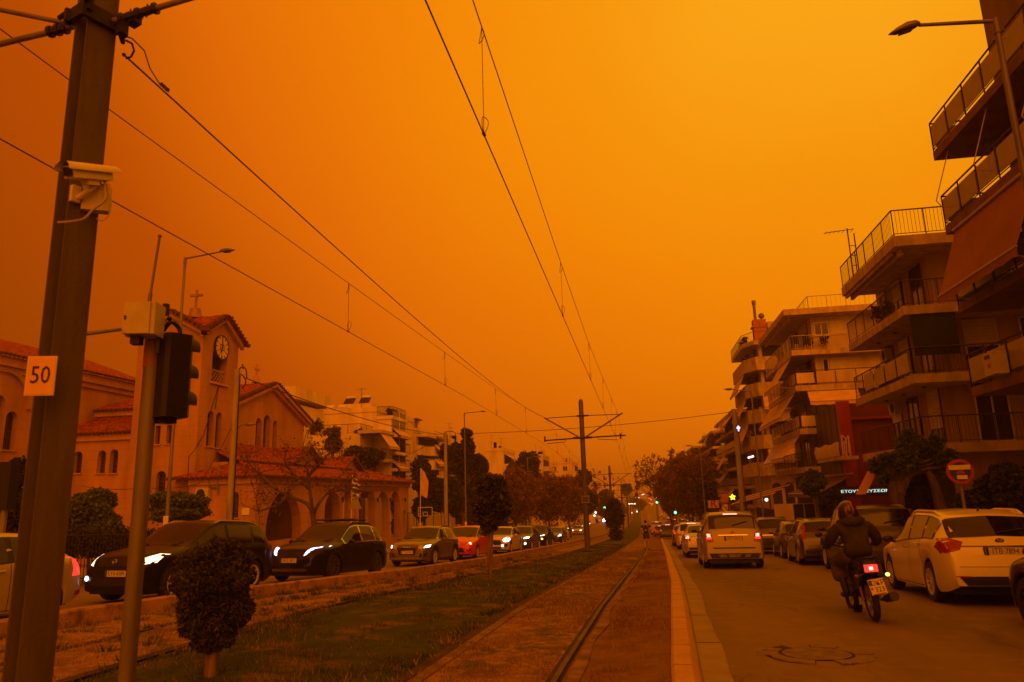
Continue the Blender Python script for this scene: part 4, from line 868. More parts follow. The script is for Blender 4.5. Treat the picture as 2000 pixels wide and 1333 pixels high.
# portico
YP = atx(501, 950, -20).y; YE = atx(798, 950, -20).y; ze = atx(798, 944, -20).z; zf = -1.6
F = FX(-20.0); H = [harchX(520, 588, 960, 1056, -20)]
for a, b, t_ in ((634, 664, 962), (669, 687, 959), (701, 733, 948), (736.5, 758.5, 960), (761.4, 781.6, 960)): H.append(harchX(a, b, t_, 1052, -20))
H.append(harchX(787, 793, 997, 1029, -20))
mb = MB(); wall(mb, F[0], [(YP, zf-1.5), (YE, zf-1.5), (YE, ze), (YP, ze)], H, F[1], .55)
mb.bx(-23.8, -23.55, YP+.3, atx(735, 1000, -20).y, zf-1, ze-.1); mb.bx(-24.6, -20.55, YE-.5, YE, ze-1.2, ze); mb.bx(-24.6, -24.2, YE-.5, YE, zf-1, ze-1.3); mb.bx(-24.6, -20.1, YP+.4, YE-.55, zf-1.6, zf-.02)
mb.bx(-24.5, -20.6, YP+.4, YE-.55, ze-.15, ze-.02)
po = mb.build('portico', STUCCO, ch)
F2 = FY(YP); HW = [harchY(449, 466, 962, 1012, YP)]; xl = at(369, 960, YP).x; zl = at(450, 925, YP).z
mb = MB(); wall(mb, F2[0], [(xl, -2), (-20.56, -2), (-20.56, ze), (xl, ze)], HW, F2[1], .4); mb.build('portico_end', STUCCO, ch); glaze(po, F2, HW[0], .25)
c = at(388, 976, YP); acunit(po, F2, c.x, c.z, .75)
mb = MB(); a = at(413, 905, YP); mb.tube([a+Vector((0, -.1, 0)), Vector((a.x, a.y-.1, a.z-1.3)), Vector((a.x+.5, a.y-.1, a.z-1.3))], .06, 8); a = at(430, 910, YP); mb.tube([a+Vector((0, -.1, .1)), Vector((a.x, a.y-.1, a.z-1.5))], .045, 8); mb.build('pipe', STEEL, po)
c = at(475, 1000, YP); mb = MB(); mb.box((c.x+.15, YP-.02, c.z), (.42, .03, .35)); mb.build('notice', WHITEP, po)
mb = MB(); fbox(mb, F, YP, YE+.05, ze-.35, ze-.02, .003, .12); fbox(mb, F2, xl, -20, ze-.35, ze-.02, .003, .12); mb.build('cornice', STUCCO2, po)
mb = MB(); fbox(mb, F, atx(655, 940, -20).y, atx(778, 940, -20).y, ze-.75, ze-.42, .002, .03); mb.build('frieze', mat('frieze_dark', (.24, .13, .06), .9, 0, .35, 9), po)
for px in (666, 699, 735, 760, 789):      # wall lanterns
    c = atx(px, 976, -19.9); mb = MB(); mb.tube([(c.x-.1, c.y, c.z), (c.x+.12, c.y, c.z+.05)], .02, 5); mb.tube([(c.x+.13, c.y, c.z-.22), (c.x+.13, c.y, c.z+.05), (c.x+.13, c.y, c.z+.12)], [.06, .1, .02], 6); mb.build('lantern', IRON, po)
mb = MB(); ye = MB(); zr = ze+.95; E = [(-25.1, YP-.35), (-19.55, YP-.35), (-19.55, YE+.35), (-25.1, YE+.35)]
tiles(mb, (*E[1], ze), (*E[2], ze), (-22.6, YP+2.6, zr), (-22.6, YE-3.5, zr), mbe=ye); tiles(mb, (*E[0], ze), (*E[1], ze), (-22.7, YP+2.6, zr), (-22.6, YP+2.6, zr), mbe=ye)
tiles(mb, (*E[2], ze), (*E[3], ze), (-22.6, YE-3.5, zr), (-22.7, YE-3.5, zr), mbe=ye); mb.add([(*E[3], ze), (*E[0], ze), (-22.7, YP+2.6, zr), (-22.7, YE-3.5, zr)], [(0, 1, 2, 3)])
rf = mb.build('portico_roof', TILE, ch, True, 60); ye.build('eave_tiles', TILED, rf)
mb = MB(); mb.tube([(-22.65, YP+2.6, zr+.05), (-22.65, YE-3.5, zr+.05)], .13, 8)
for e, q in ((E[1], YP+2.6), (E[2], YE-3.5)): mb.tube([(*e, ze+.08), (-22.65, q, zr+.06)], .1, 8)
mb.build('ridge_tiles', TILE, rf)
# aisle behind the portico with two small gables
za = atx(520, 906, -22.6).z; zb_ = atx(520, 880, -25.4).z; ya, yb = atx(452, 905, -22.6).y, YE-7
mb = MB(); mb.bx(-30, -23, ya+.3, yb-.2, ze-.5, za-.03); al = mb.build('aisle', STUCCO, ch)
mb = MB(); ye = MB(); tiles(mb, (-22.5, ya, za), (-22.5, yb, za), (-26, ya+1.5, zb_+.25), (-26, yb, zb_+.25), mbe=ye)
for px, apx in ((607, 874), (692, 893)):
    A = atx(px, apx, -22.2); hw = 2.0; zl_ = A.z-1.15
    for s in (-1, 1): tiles(mb, (-22.2, A.y+s*hw, zl_), (-25.8, A.y+s*hw, zl_), (-22.2, A.y, A.z), (-25.8, A.y, A.z), mbe=None); ye.tube([(-22.15, A.y+s*hw, zl_+.04), (-22.15, A.y, A.z+.05)], .09, 6)
    m2 = MB(); m2.prism([(A.y-hw+.2, zl_-.05), (A.y+hw-.2, zl_-.05), (A.y, A.z-.12)], lambda u, v: (-22.5, u, v), (-3, 0, 0)); m2.build('gable', STUCCO, al)
rf = mb.build('aisle_roof', TILE, ch, True, 60); ye.build('eave_tiles', TILED, rf)
# transept gable with three windows
XT = -26.; A = atx(530, 752, XT); Er = atx(594, 822, XT); yl = 2*A.y-Er.y; F = FX(XT)
H = [harchX(499, 510, 817, 892, XT), harchX(514, 527, 811, 894, XT), harchX(532, 541, 822, 896, XT)]
mb = MB(); wall(mb, F[0], [(yl, za-1), (Er.y, za-1), (Er.y, Er.z), (A.y, A.z), (yl, Er.z)], H, F[1], .5); mb.bx(-38, XT-.51, Er.y-.4, Er.y, za-1, Er.z); mb.bx(-38, XT-.51, yl, yl+.4, za-1, Er.z)
ts_ = mb.build('transept', STUCCO, ch)
for h in H: glaze(ts_, F, h, .35, nb=7)
mb = MB(); ye = MB(); o = .55; sl = (A.z-Er.z)/(A.y-Er.y)
for s, yq in ((1, Er.y), (-1, yl)):
    yo = yq+s*.5; zo = Er.z-abs(sl)*.5+.12
    tiles(mb, (XT+o, yo, zo), (-38, yo, zo), (XT+o, A.y, A.z+.12), (-38, A.y, A.z+.12))
    n = 20
    for i in range(n): p = Vector((XT+o+.02, yo, zo)).lerp(Vector((XT+o+.02, A.y, A.z+.12)), i/n); ye.tube([p, p+Vector((-.3, 0, .06))], .12, 6)
rf = mb.build('transept_roof', TILE, ch, True, 60); ye.build('eave_tiles', TILED, rf)
mb = MB()
for s, yq in ((1, Er.y), (-1, yl)):
    yo = yq+s*.35; zo = Er.z-abs(sl)*.35
    for dx0, dx1, dz in ((.003, .5, 0), (.003, .28, -.22)):
        a, b = Vector((XT, yo, zo+dz-.18)), Vector((XT, A.y, A.z+dz-.18)); mb.hexa([a+Vector((dx0, 0, 0)), a+Vector((dx1, 0, 0)), b+Vector((dx1, 0, 0)), b+Vector((dx0, 0, 0))]+[p+Vector((0, 0, .2)) for p in (a+Vector((dx0, 0, 0)), a+Vector((dx1, 0, 0)), b+Vector((dx1, 0, 0)), b+Vector((dx0, 0, 0)))])
mb.build('gable_trim', STUCCO2, ts_)
c = Vector((XT-1.2, A.y, A.z+.2)); mb = MB(); mb.tube([c, c+Vector((0, 0, .5))], .32, 8, .16); zt_ = atx(521, 718, XT-1.2).z; mb.tube([c+Vector((0, 0, .45)), (c.x, c.y, zt_)], .08, 6); mb.box((c.x, c.y, zt_-.4), (.12, .75, .14)); mb.build('cross', STUCCO2, ts_)
# nave wall on the left, annex in two tiers
XN = -33.; ez = atx(100, 716, XN).z; F = FX(XN); H = [harchX(9, 32, 804, 880, XN), harchX(-18, 6, 772, 880, XN)]
mb = MB(); wall(mb, F[0], [(24, -2), (45, -2), (45, ez), (24, ez)], H, F[1], .5); mb.bx(-44, XN-.51, 24, 24.4, -2, ez); nv = mb.build('nave', STUCCO, ch)
for h in H: glaze(nv, F, h, .3, nb=6)
a = atx(52, 790, XN); r = atx(0, 742, XN); cy, rz_ = atx(-8, 800, XN).y, 0
R0 = abs(a.y-cy); mb = MB()
for i in range(18):
    t0, t1 = math.pi*i/18, math.pi*(i+1)/18; P = lambda q, t: (XN, cy+q*math.cos(t), a.z-.3+q*math.sin(t)); mb.hexa([Vector(P(R0, t0))+Vector((.003, 0, 0)), Vector(P(R0+.28, t0))+Vector((.003, 0, 0)), Vector(P(R0+.28, t1))+Vector((.003, 0, 0)), Vector(P(R0, t1))+Vector((.003, 0, 0))]+[Vector(v)+Vector((.16, 0, 0)) for v in (P(R0, t0), P(R0+.28, t0), P(R0+.28, t1), P(R0, t1))])
mb.build('blind_arch', STUCCO, nv)
mb = MB(); fbox(mb, F, 24, 45, ez-.55, ez-.02, .003, .3); fbox(mb, F, 24, 45, ez-.85, ez-.56, .003, .14); mb.build('cornice', STUCCO2, nv)
mb = MB(); ye = MB(); tiles(mb, (XN+.5, 23.8, ez+.02), (XN+.5, 45.2, ez+.02), (XN-5.5, 23.8, ez+2.3), (XN-5.5, 45.2, ez+2.3), mbe=ye); rf = mb.build('nave_roof', TILE, ch, True, 60); ye.build('eave_tiles', TILED, rf)
YA = 37.2; z1_ = at(205, 848, YA).z; F = FY(YA); H = [harchY(143, 160, 883, 925, YA), harchY(190, 206, 881, 925, YA), harchY(214, 230, 879, 925, YA)]
mb = MB(); wall(mb, F[0], [(XN, -2), (-27.9, -2), (-27.9, z1_), (XN, z1_)], H, F[1], .4); an = mb.build('annex', STUCCO, ch)
for h in H: glaze(an, F, h, .3, nb=5)
YB = 39.8; z2_ = at(225, 803, YB).z; xb_ = at(180, 803, YB).x; zt2 = at(200, 817, YB).z
mb = MB(); mb.bx(xb_, -28, YB, 44, z1_, z2_); mb.bx(XN+.02, -28, YA+.42, YB+.5, z1_-.6, z1_-.05); mb.build('annex_upper', STUCCO, an)
mb = MB(); fbox(mb, F, XN, -27.9, z1_-.4, z1_-.02, .003, .16); fbox(mb, FY(YB), xb_, -28, z2_-.35, z2_-.02, .003, .14); mb.build('cornice', STUCCO2, an)
mb = MB(); ye = MB(); tiles(mb, (XN+.02, YA-.3, z1_), (-27.75, YA-.3, z1_), (XN+.02, YB, zt2), (-27.75, YB, zt2), mbe=ye)
zt3 = at(255, 774, 42.5).z; tiles(mb, (xb_-.25, YB-.3, z2_), (-27.9, YB-.3, z2_), (xb_+1.7, 42.5, zt3), (-27.9, 42.5, zt3), mbe=ye); rf = mb.build('annex_roof', TILE, ch, True, 60); ye.build('eave_tiles', TILED, rf)
leaves('roof_weeds', [(tuple(at(x, 832, YB-.3)), (.35, .3, .14)) for x in (150, 165, 185, 205, 212)], 500, .12, LM['dark'], ch, 5)
# bell tower
YT = 36.7; XL, XR = at(268, 700, YT).x, -24.; YT1 = atx(467, 660, XR).y; zv = atx(397, 646, XR).z; zg_ = atx(442, 626, XR).z
bt = thing('bell_tower', ((XL+XR)/2, (YT+YT1)/2, g(38)), 'square bell tower with a round clock under a four-gabled tiled roof and cross', 'bell tower')
F = FX(XR); o0, o1, ob, ot = atx(414, 720, XR).y, atx(443, 720, XR).y, atx(428, 750, XR).z, atx(430, 690, XR).z
HX = [[(o0, ob), (o1, ob), (o1, ot), (o0, ot)], harchX(404, 417, 803, 873, XR), harchX(421, 433, 806, 876, XR)]
ym, xm = (YT+YT1)/2, (XL+XR)/2
mb = MB(); wall(mb, F[0], [(YT, -2), (YT1, -2), (YT1, zv), (ym, zg_), (YT, zv)], HX, F[1], .45, True)
F2 = FY(YT); a0, a1 = at(303, 850, YT), at(313, 850, YT); b0, b1 = at(325, 850, YT), at(335, 850, YT); zz0, zz1 = at(318, 868, YT).z, at(318, 832, YT).z
HY = [[(a0.x, zz0), (a1.x, zz0), (a1.x, zz1), (a0.x, zz1)], [(b0.x, zz0), (b1.x, zz0), (b1.x, zz1), (b0.x, zz1)], harchY(305, 323, 921, 962, YT)]
wall(mb, F2[0], [(XL, -2), (XR-.46, -2), (XR-.46, zv), (xm, zg_), (XL, zv)], HY, F2[1], .4, True)
mb.bx(XL, XL+.4, YT+.41, YT1-.01, -2, zv-.1); mb.bx(XL+.41, XR-.46, YT1-.4, YT1, -2, zv-.1)
tw = mb.build('shaft', STUCCO, bt)
for h in HX[1:]: glaze(tw, F, h, .3, nb=6)
for h in HY: glaze(tw, F2, h, .25, nb=6)
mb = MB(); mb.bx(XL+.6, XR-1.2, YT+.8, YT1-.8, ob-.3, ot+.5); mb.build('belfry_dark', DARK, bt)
mb = MB(); hl = (ot-ob)*.42
for i in range(-5, 7):
    for s in (-1, 1):
        u0 = o0+(o1-o0)*i/5; pts = [(u0+s*hl*q/8, ob+hl*q/8) for q in range(9)]; pts = [p for p in pts if o0 <= p[0] <= o1]
        if len(pts) > 1: mb.tube([(XR-.15, *pts[0]), (XR-.15, *pts[-1])], .022, 4)
mb.tube([(XR-.15, o0, ob+hl), (XR-.15, o1, ob+hl)], .04, 4); mb.build('lattice', STUCCO2, bt); mb = MB(); mb.bx(XR+.003, XR+.15, o0-.15, o1+.15, ob-.12, ob-.003); mb.build('sill', STUCCO2, tw)
cc_ = atx(430.5, 680, XR); rr_ = .5*(atx(430, 657, XR).z-atx(430, 703, XR).z); Mk = Matrix.Translation((XR+.03, cc_.y, cc_.z)) @ Matrix.Rotation(R_(90), 4, 'Y')
mb = MB(); mb.sweep([(.001, .08), (rr_, .08), (rr_, .0)], Mk, 32); ck = mb.build('clock', mat('clock_face', (.72, .56, .36), .5, 0, .08, 4), bt)
mb = MB(); mb.sweep([(rr_*.97, .085), (rr_*.97, .12), (rr_*1.04, .12), (rr_*1.04, -.02)], Mk, 32); mb.sweep([(rr_*.27, .085), (rr_*.27, .1), (rr_*.33, .1), (rr_*.33, .085)], Mk, 20)
for k in range(12):
    an_ = k*math.pi/6; d = Vector((0, math.sin(an_), math.cos(an_))); c = Vector((XR+.12, cc_.y, cc_.z)); mb.tube([c+d*rr_*.74, c+d*rr_*.92], .025 if k % 3 else .04, 4)
for k in range(6): an_ = k*math.pi/3; d = Vector((0, math.sin(an_), math.cos(an_))); mb.tube([Vector((XR+.115, cc_.y, cc_.z))+d*rr_*.3, Vector((XR+.115, cc_.y, cc_.z))+d*rr_*.75], .012, 4)
mb.build('dial_marks', IRON, ck)
mb = MB(); c = Vector((XR+.14, cc_.y, cc_.z)); mb.tube([c, c+Vector((0, 0, rr_*.85))], .035, 4, .015); mb.tube([c, c+Vector((0, -math.sin(R_(25)), -math.cos(R_(25))))*rr_*.6], .045, 4, .02); mb.build('hand', BLACKP, ck)
mb = MB(); ye = MB(); ov = .45; C = Vector((xm, ym, zg_+.2)); zvo = zv-.3+.2
cor = {(sx, sy): Vector((xm+sx*((XR-XL)/2+ov), ym+sy*((YT1-YT)/2+ov), zvo)) for sx in (-1, 1) for sy in (-1, 1)}
for (ax_, ay_) in ((1, 0), (-1, 0), (0, 1), (0, -1)):
    ap = Vector((xm+ax_*((XR-XL)/2+ov), ym+ay_*((YT1-YT)/2+ov), zg_+.2))
    for s in (-1, 1):
        co = cor[(ax_ or s, ay_ or s)] if ax_ == 0 or ay_ == 0 else None
        co = cor[(ax_, s)] if ax_ else cor[(s, ay_)]
        tiles(mb, co, co.lerp(C, .001), ap, C); mb.add([co-Vector((0, 0, .16)), ap-Vector((0, 0, .16)), C-Vector((0, 0, .16))], [(0, 1, 2)])
        n = 9; inw = Vector((-ax_, -ay_, 0))
        for i in range(n): p = co.lerp(ap, i/n); ye.tube([p-inw*.03+Vector((0, 0, .02)), p+inw*.3+Vector((0, 0, .05))], .11, 6)
rf = mb.build('roof', TILE, bt, True, 60); ye.build('eave_tiles', TILED, rf)
mb = MB()
for (ax_, ay_) in ((1, 0), (0, -1)):
    ap = Vector((xm+ax_*((XR-XL)/2+.25), ym+ay_*((YT1-YT)/2+.25), zg_-.02))
    for s in (-1, 1):
        co = Vector((xm+(ax_ or s)*((XR-XL)/2+.25), ym+(ay_ or s)*((YT1-YT)/2+.25), zv-.2)); inn = Vector((-ax_, -ay_, 0))*.24; mb.hexa([co-Vector((0, 0, .2)), ap-Vector((0, 0, .2)), ap-Vector((0, 0, .2))+inn, co-Vector((0, 0, .2))+inn, co+Vector((0, 0, .1)), ap+Vector((0, 0, .1)), ap+Vector((0, 0, .1))+inn, co+Vector((0, 0, .1))+inn])
mb.build('gable_trim', STUCCO2, bt)
cp = at(382, 607, YT+1.9); ct = at(383, 567, YT+1.9).z; mb = MB(); mb.tube([(cp.x, cp.y, cp.z-.5), (cp.x, cp.y, cp.z+.1)], .42, 8, .3); mb.tube([(cp.x, cp.y, cp.z), (cp.x, cp.y, ct)], .075, 6); mb.box((cp.x, cp.y, cp.z+(ct-cp.z)*.72), (.8, .13, .14)); mb.build('cross', mat('cross_stone', (.3, .2, .12), .8), bt)
mb = MB(); P = lambda x, y: tuple(atx(x, y, XR+.05)); mb.tube([P(428, 752), P(413, 800), P(398, 850), P(380, 880), P(369, 893), P(367, 945)], .02, 4); mb.tube([P(428, 752), P(420, 800)], .02, 4); mb.build('conduit', IRON, bt)
# ------------------------------------------------------------------ apartment blocks on the left, behind the church
def block(label, x0, x1, y0, y1, z1, m, z0=None, name='apartment_building', par=.5):
    z0 = g(y0)-2 if z0 is None else z0; t = thing(name, ((x0+x1)/2, (y0+y1)/2, max(z0, g((y0+y1)/2))), label, 'building', None)
    mb = MB(); mb.bx(x0, x1, y0, y1, z0, z1); b = mb.build('wall', m, t)
    if par:
        mb = MB()
        for q in ((x0-.08, x1+.08, y0-.08, y0+.12), (x0-.08, x1+.08, y1-.12, y1+.08), (x0-.08, x0+.12, y0+.121, y1-.121), (x1-.12, x1+.08, y0+.121, y1-.121)): mb.bx(*q, z1+.002, z1+par)
        mb.build('parapet', m, t)
    return t
def solar(root, p, s=1.):
    mb = MB(); mb.tube([Vector(p)+Vector((-.8*s, .3, 1.3*s)), Vector(p)+Vector((.8*s, .3, 1.3*s))], .28*s, 10); t = mb.build('water_tank', WHITEP, root, True)
    mb = MB(); a = Vector(p); mb.hexa([a+Vector(q) for q in ((-.9*s, -.9*s, .1), (.9*s, -.9*s, .1), (.9*s, -.85*s, .05), (-.9*s, -.85*s, .05), (-.9*s, .2*s, 1.15*s), (.9*s, .2*s, 1.15*s), (.9*s, .25*s, 1.1*s), (-.9*s, .25*s, 1.1*s))]); mb.build('solar_panel', GLASSD, t)
def antenna(root, p, h=1.8):
    p = Vector(p); mb = MB(); mb.tube([p, p+Vector((0, 0, h))], .025, 5); mb.tube([p+Vector((-.5, 0, h*.93)), p+Vector((.5, 0, h*.95))], .015, 4)
    for i in range(6): q = p+Vector((-.45+.18*i, 0, h*.94)); mb.tube([q-Vector((0, .25, 0)), q+Vector((0, .25, 0))], .01, 3)
    mb.tube([p+Vector((0, -.3, h*.7)), p+Vector((0, .3, h*.7))], .012, 4); mb.build('antenna', IRON, root)
# white block with the enclosed corner balcony
c = at(738, 805, 70); xr = c.x; xl_ = at(633, 812, 70).x; zt_ = c.z
b = block('white apartment block with solar water heaters behind the church', xl_, xr, 70, 84, zt_, APT[1])
f1 = [at(750, q, 69.5).z for q in (838, 872, 910, 948)]; xo = at(763, 850, 69.4).x
zr_ = at(763, 812, 69.4).z
mb = MB(); mb.bx(xr+.01, xo+.15, 69.5, atx(793, 850, xo).y+.2, zr_-.35, zr_); mb.build('roof_slab', APT[1], b)
yb9 = atx(793, 850, xo).y; Fb = FX(xo); zb9 = at(763, 960, 69.4).z
mb = MB(); mb.bx(xr+.01, xo, 69.6, yb9, zb9-6, zr_-.36); mb.build('bay', APT[1], b)
for i, z in enumerate([at(763, q, 69.4).z for q in (850, 884, 917, 950)]):
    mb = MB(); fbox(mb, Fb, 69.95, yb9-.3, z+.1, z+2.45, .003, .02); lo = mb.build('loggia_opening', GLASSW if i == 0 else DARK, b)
    mb = MB(); fbox(mb, Fb, (69.95+yb9-.3)/2-.06, (69.95+yb9-.3)/2+.06, z+.1, z+2.45, .022, .06); mb.build('mullion', APT[1], lo)
    balcony(b, [(xo, 69.62), (xo+.5, 69.62), (xo+.5, yb9), (xo, yb9)], z+.08, .3, [(xo-.002, yb9-.1)], 'bars' if i else None, APT[1], gap=.25)
    if i in (1, 3): awning(b, Fb, 70, yb9-.4, z+2.4, .8, .7, AWN, .03, arms=False)
balc = balcony(b, [(xr, 69.7), (xo, 69.7), (xo, yb9)], zr_+.01, .02, [(xr, yb9)], 'bars', APT[1])
leaves('roof_plants', [((xo-.6, 70.3+.5*i, zr_+.55), (.22, .25, .4)) for i in range(6)], 500, .12, LM['dark'], b, 8)
for px, py in ((684, 806), (714, 806)): p = at(px, py, 72); solar(b, (p.x, 72, zt_+1.1), .62)
mb = MB(); p, q = at(664, 795, 72), at(732, 795, 72); mb.bx(p.x, q.x, 71.5, 76, zt_+.003, zt_+1.1); mb.build('stair_house', APT[1], b)
for px in (645, 668): p = at(px, 804, 70.8); mb = MB(); mb.tube([(p.x-.4, 71, zt_+.75), (p.x+.4, 71, zt_+.75)], .28, 8); mb.build('water_tank', WHITEP, b)
p = at(706, 790, 71); antenna(b, (p.x, 71, zt_+.5), 2.2)
F = FY(70); zz = at(655, 846, 70).z
xa, xb2 = at(607, 860, 66).x, at(703, 860, 66).x; zl2 = at(650, 850, 66).z
b2 = block('low white wing with a planted roof terrace before the white block', xa, xb2, 66, 69.9, zl2, APT[1], par=.0)
balcony(b2, [(xa, 69.5), (xa, 66.05), (xb2, 66.05), (xb2, 69.5)], zl2+.01, .02, [(xa+2, 69.8)], 'bars', APT[1])
p = at(650, 838, 67); solar(b2, (p.x, 67.5, zl2), .7); leaves('terrace_plants', [(tuple(at(x, y, 66.6)), (.5, .4, .6)) for x, y in ((612, 838), (622, 832), (640, 848), (655, 845), (700, 850))], 700, .22, LM['rust'], b2, 9)
zb3 = at(712, 868, 66).z; balcony(b2, [(xb2-.2, 65.9), (xb2+2.2, 65.9), (xb2+2.2, 69.8)], zb3+1.3, .3, [(xb2-.2, 69.8)], None, APT[3]); awning(b2, FX(xb2+2.0), 66, 69, zb3+1.0, 1., 1.3, AWN, 0, arms=False)
awning(b2, FX(xb2+2.0), 66, 69, zb3-3.2, 1., 1.6, AWN, 0, arms=False); balcony(b2, [(xb2-.2, 65.9), (xb2+2.2, 65.9), (xb2+2.2, 69.8)], zb3-1.4, .3, [(xb2-.2, 69.8)], 'bars', APT[3])
# second white block with stepped balconies
c = at(812, 845, 82); xr = c.x; xl_ = at(780, 850, 82).x
b = block('white apartment block with stepped balconies behind the flagpole', xl_, xr, 82, 98, c.z, APT[1])
for i, q in enumerate((884, 912, 942, 972)):
    z = at(830, q, 82).z; balcony(b, [(xr, 82.3), (xr+.5, 82.3), (xr+.5, 85), (xr+1.2, 85.4), (xr+1.2, 92)], z+.1, .35, [(xr, 92)], 'solid', APT[1], h=.75)
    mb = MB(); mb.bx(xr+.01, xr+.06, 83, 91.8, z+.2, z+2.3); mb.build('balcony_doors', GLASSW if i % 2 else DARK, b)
    if i < 3: awning(b, FX(xr+1.1), 86, 91.5, z+2.75, .6, .6, AWN, 0, arms=False)
mb = MB(); mb.bx(xr-1.2, xr+.2, 82, 84, c.z+1.5, c.z+1.65)
for x in (xr-1.1, xr-.1): mb.bx(x, x+.15, 82.2, 82.35, c.z, c.z+1.5)
mb.build('pergola', WOODD, b); mb = MB(); mb.bx(xr+.01, xr+1.3, 82.4, 92.2, c.z-.5, c.z-.2); mb.build('roof_slab', APT[1], b)
def farblock(label, px0, px1, px2, py, Y, m, floors, sd, dep=12, extra=True):
    """px0-px1 blank wall facing the camera, px1-px2 balconies along the street"""
    a, c = at(px0, py, Y), at(px1, py, Y); b = block(label, a.x, c.x, Y, Y+dep, c.z, m, par=.6); r = random.Random(sd); F = FX(c.x); F2 = FY(Y)
    for i in range(floors):
        z = c.z-3*(i+1)
        balcony(b, [(c.x, Y+.3), (c.x+1.3, Y+.3), (c.x+1.3, Y+dep-.3)], z, .25, [(c.x, Y+dep-.3)], 'solid', m, h=.8)
        mb = MB(); mb.bx(c.x+.01, c.x+.06, Y+1, Y+dep-1, z+.05, z+2.4); mb.build('balcony_doors', DARK, b)
        if r.random() < .7: awning(b, F, Y+1, Y+dep*.7, z+2.6, 1.3, .8, AWN, 0, arms=False, scallop=False)
        if (c.x-a.x) > 4:
            for k in range(int((c.x-a.x)/3.2)):
                if r.random() < .75: u = a.x+.8+3.1*k; window(b, F2, u, u+1.3, z+1, z+2.3, sill=False)
    if extra:
        for k in range(3): mb = MB(); u = a.x+(c.x-a.x)*r.uniform(.1, .85); s = r.uniform(.6, 1.5); mb.bx(u, u+s*1.2, Y+1, Y+3, c.z+.003, c.z+s*1.4); mb.build('roof_box', m, b)
        antenna(b, (a.x+1.2, Y+1, c.z+.4), 2.6); antenna(b, (c.x-.7, Y+2, c.z+.4), 2.1)
    return b
farblock('cream block with a blank wall right of the pine tree', 946, 983, 1010, 882, 126, APT[1], 5, 1)
farblock('far white block with a roof hut above the dark trees', 1035, 1060, 1072, 893, 165, APT[0], 6, 2)
farblock('far pale block with a blank side left of the round mast', 1072, 1122, 1135, 906, 205, APT[0], 6, 3)
farblock('cream block partly behind the second concrete pole', 858, 884, 900, 866, 100, APT[1], 4, 4)
for i, (a, c, d, py, Y, m) in enumerate([(1138, 1158, 1172, 922, 250, 1), (1160, 1178, 1190, 928, 290, 0), (1176, 1196, 1208, 930, 340, 1), (1196, 1212, 1222, 938, 390, 0), (1206, 1222, 1232, 942, 450, 3)]):
    farblock(['hazy far block with stacked balconies right of the first round mast', 'hazy far block, second beyond the first round mast', 'hazy far block just left of the second round mast',
              'hazy far block just right of the second round mast', 'farthest hazy block of the left row'][i], a, c, d, py, Y, APT[m], 7, 20+i, 16)
for i, (a, c, py, Y) in enumerate([(1246, 1262, 950, 760), (1262, 1280, 946, 820), (1236, 1248, 957, 700)]):
    farblock(['faint wide block at the end of the street', 'faint tall block at the end of the street on the right', 'faint low block at the end of the street on the left'][i], a, c, c+6, py, Y, APT[0], 5, 40+i, 20, False)
p0, p1 = atx(522, 735, -34), atx(582, 775, -34)
xq = at(582, 768, 78).x; b = block('apartment block with a balustraded roof behind the church gable', -48, xq-.5, 78, 90, at(580, 788, 78).z, APT[1], par=0)
balcony(b, [(-48, 77.6), (xq, 77.6), (xq, 88)], at(580, 772, 78).z, .5, [(-48, 88)], 'solid', APT[1], h=1.)
# ------------------------------------------------------------------ right side of the street
def slabX(px, py, X_): return atx(px, py, X_)
# nearest block with brown balconies and awnings
XB = 10.0; XW = 11.7; Ye = atx(1824, 312, XB).y; F = FXm(XW)
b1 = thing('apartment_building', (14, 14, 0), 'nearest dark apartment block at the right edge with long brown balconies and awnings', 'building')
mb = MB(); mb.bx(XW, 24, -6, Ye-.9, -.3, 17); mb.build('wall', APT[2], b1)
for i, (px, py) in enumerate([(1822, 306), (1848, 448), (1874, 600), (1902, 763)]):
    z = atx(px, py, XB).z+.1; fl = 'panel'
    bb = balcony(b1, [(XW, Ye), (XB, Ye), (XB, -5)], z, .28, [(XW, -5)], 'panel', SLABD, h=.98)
    for k in range(5):
        u = Ye-2.6-k*3.6
        if u > 0: window(b1, F, u-1.7, u, z+.05, z+2.3, WOODD, 1, 'balcony_door', .35 if k % 2 else 0, sill=False)
    if i == 1:
        awning(b1, FXm(XB), Ye-.5, Ye-5.2, z-.33, .75, 2.05, AWN2, -.05); awning(b1, FXm(XB), Ye-5.6, Ye-10, z-.33, .75, 2.05, AWN2, -.05)
    if i == 0:
        for k in range(3): y = Ye-.7-2.6*k; mb = MB(); mb.tube([(XB+.15, y, z-.28), (XB-.42, y, z-1.9), (XB-.3, y, z-2.1), (XB+.1, y+.05, z-2.15)], .016, 5); mb.build('awning_arm', RAILW, b1)
    if i == 3:
        mb = MB(); c = atx(1946, 711, XB-.2); mb.box((XB-.22, c.y, c.z), (.34, .62, .62)); a = mb.build('air_conditioner', CREAMBOX, b1)
        mb = MB(); mb.box((XB-.395, c.y, c.z-.05), (.012, .14, .1)); mb.build('badge', TAIL_OFF, a); mb = MB(); mb.box((XB-.393, c.y+.05, c.z+.19), (.012, .3, .1)); mb.build('vent', IRON, a)
mb = MB(); mb.bx(XW+.3, 23, -6, Ye-1.5, 17, 17.3); mb.build('roof', SLABD, b1)
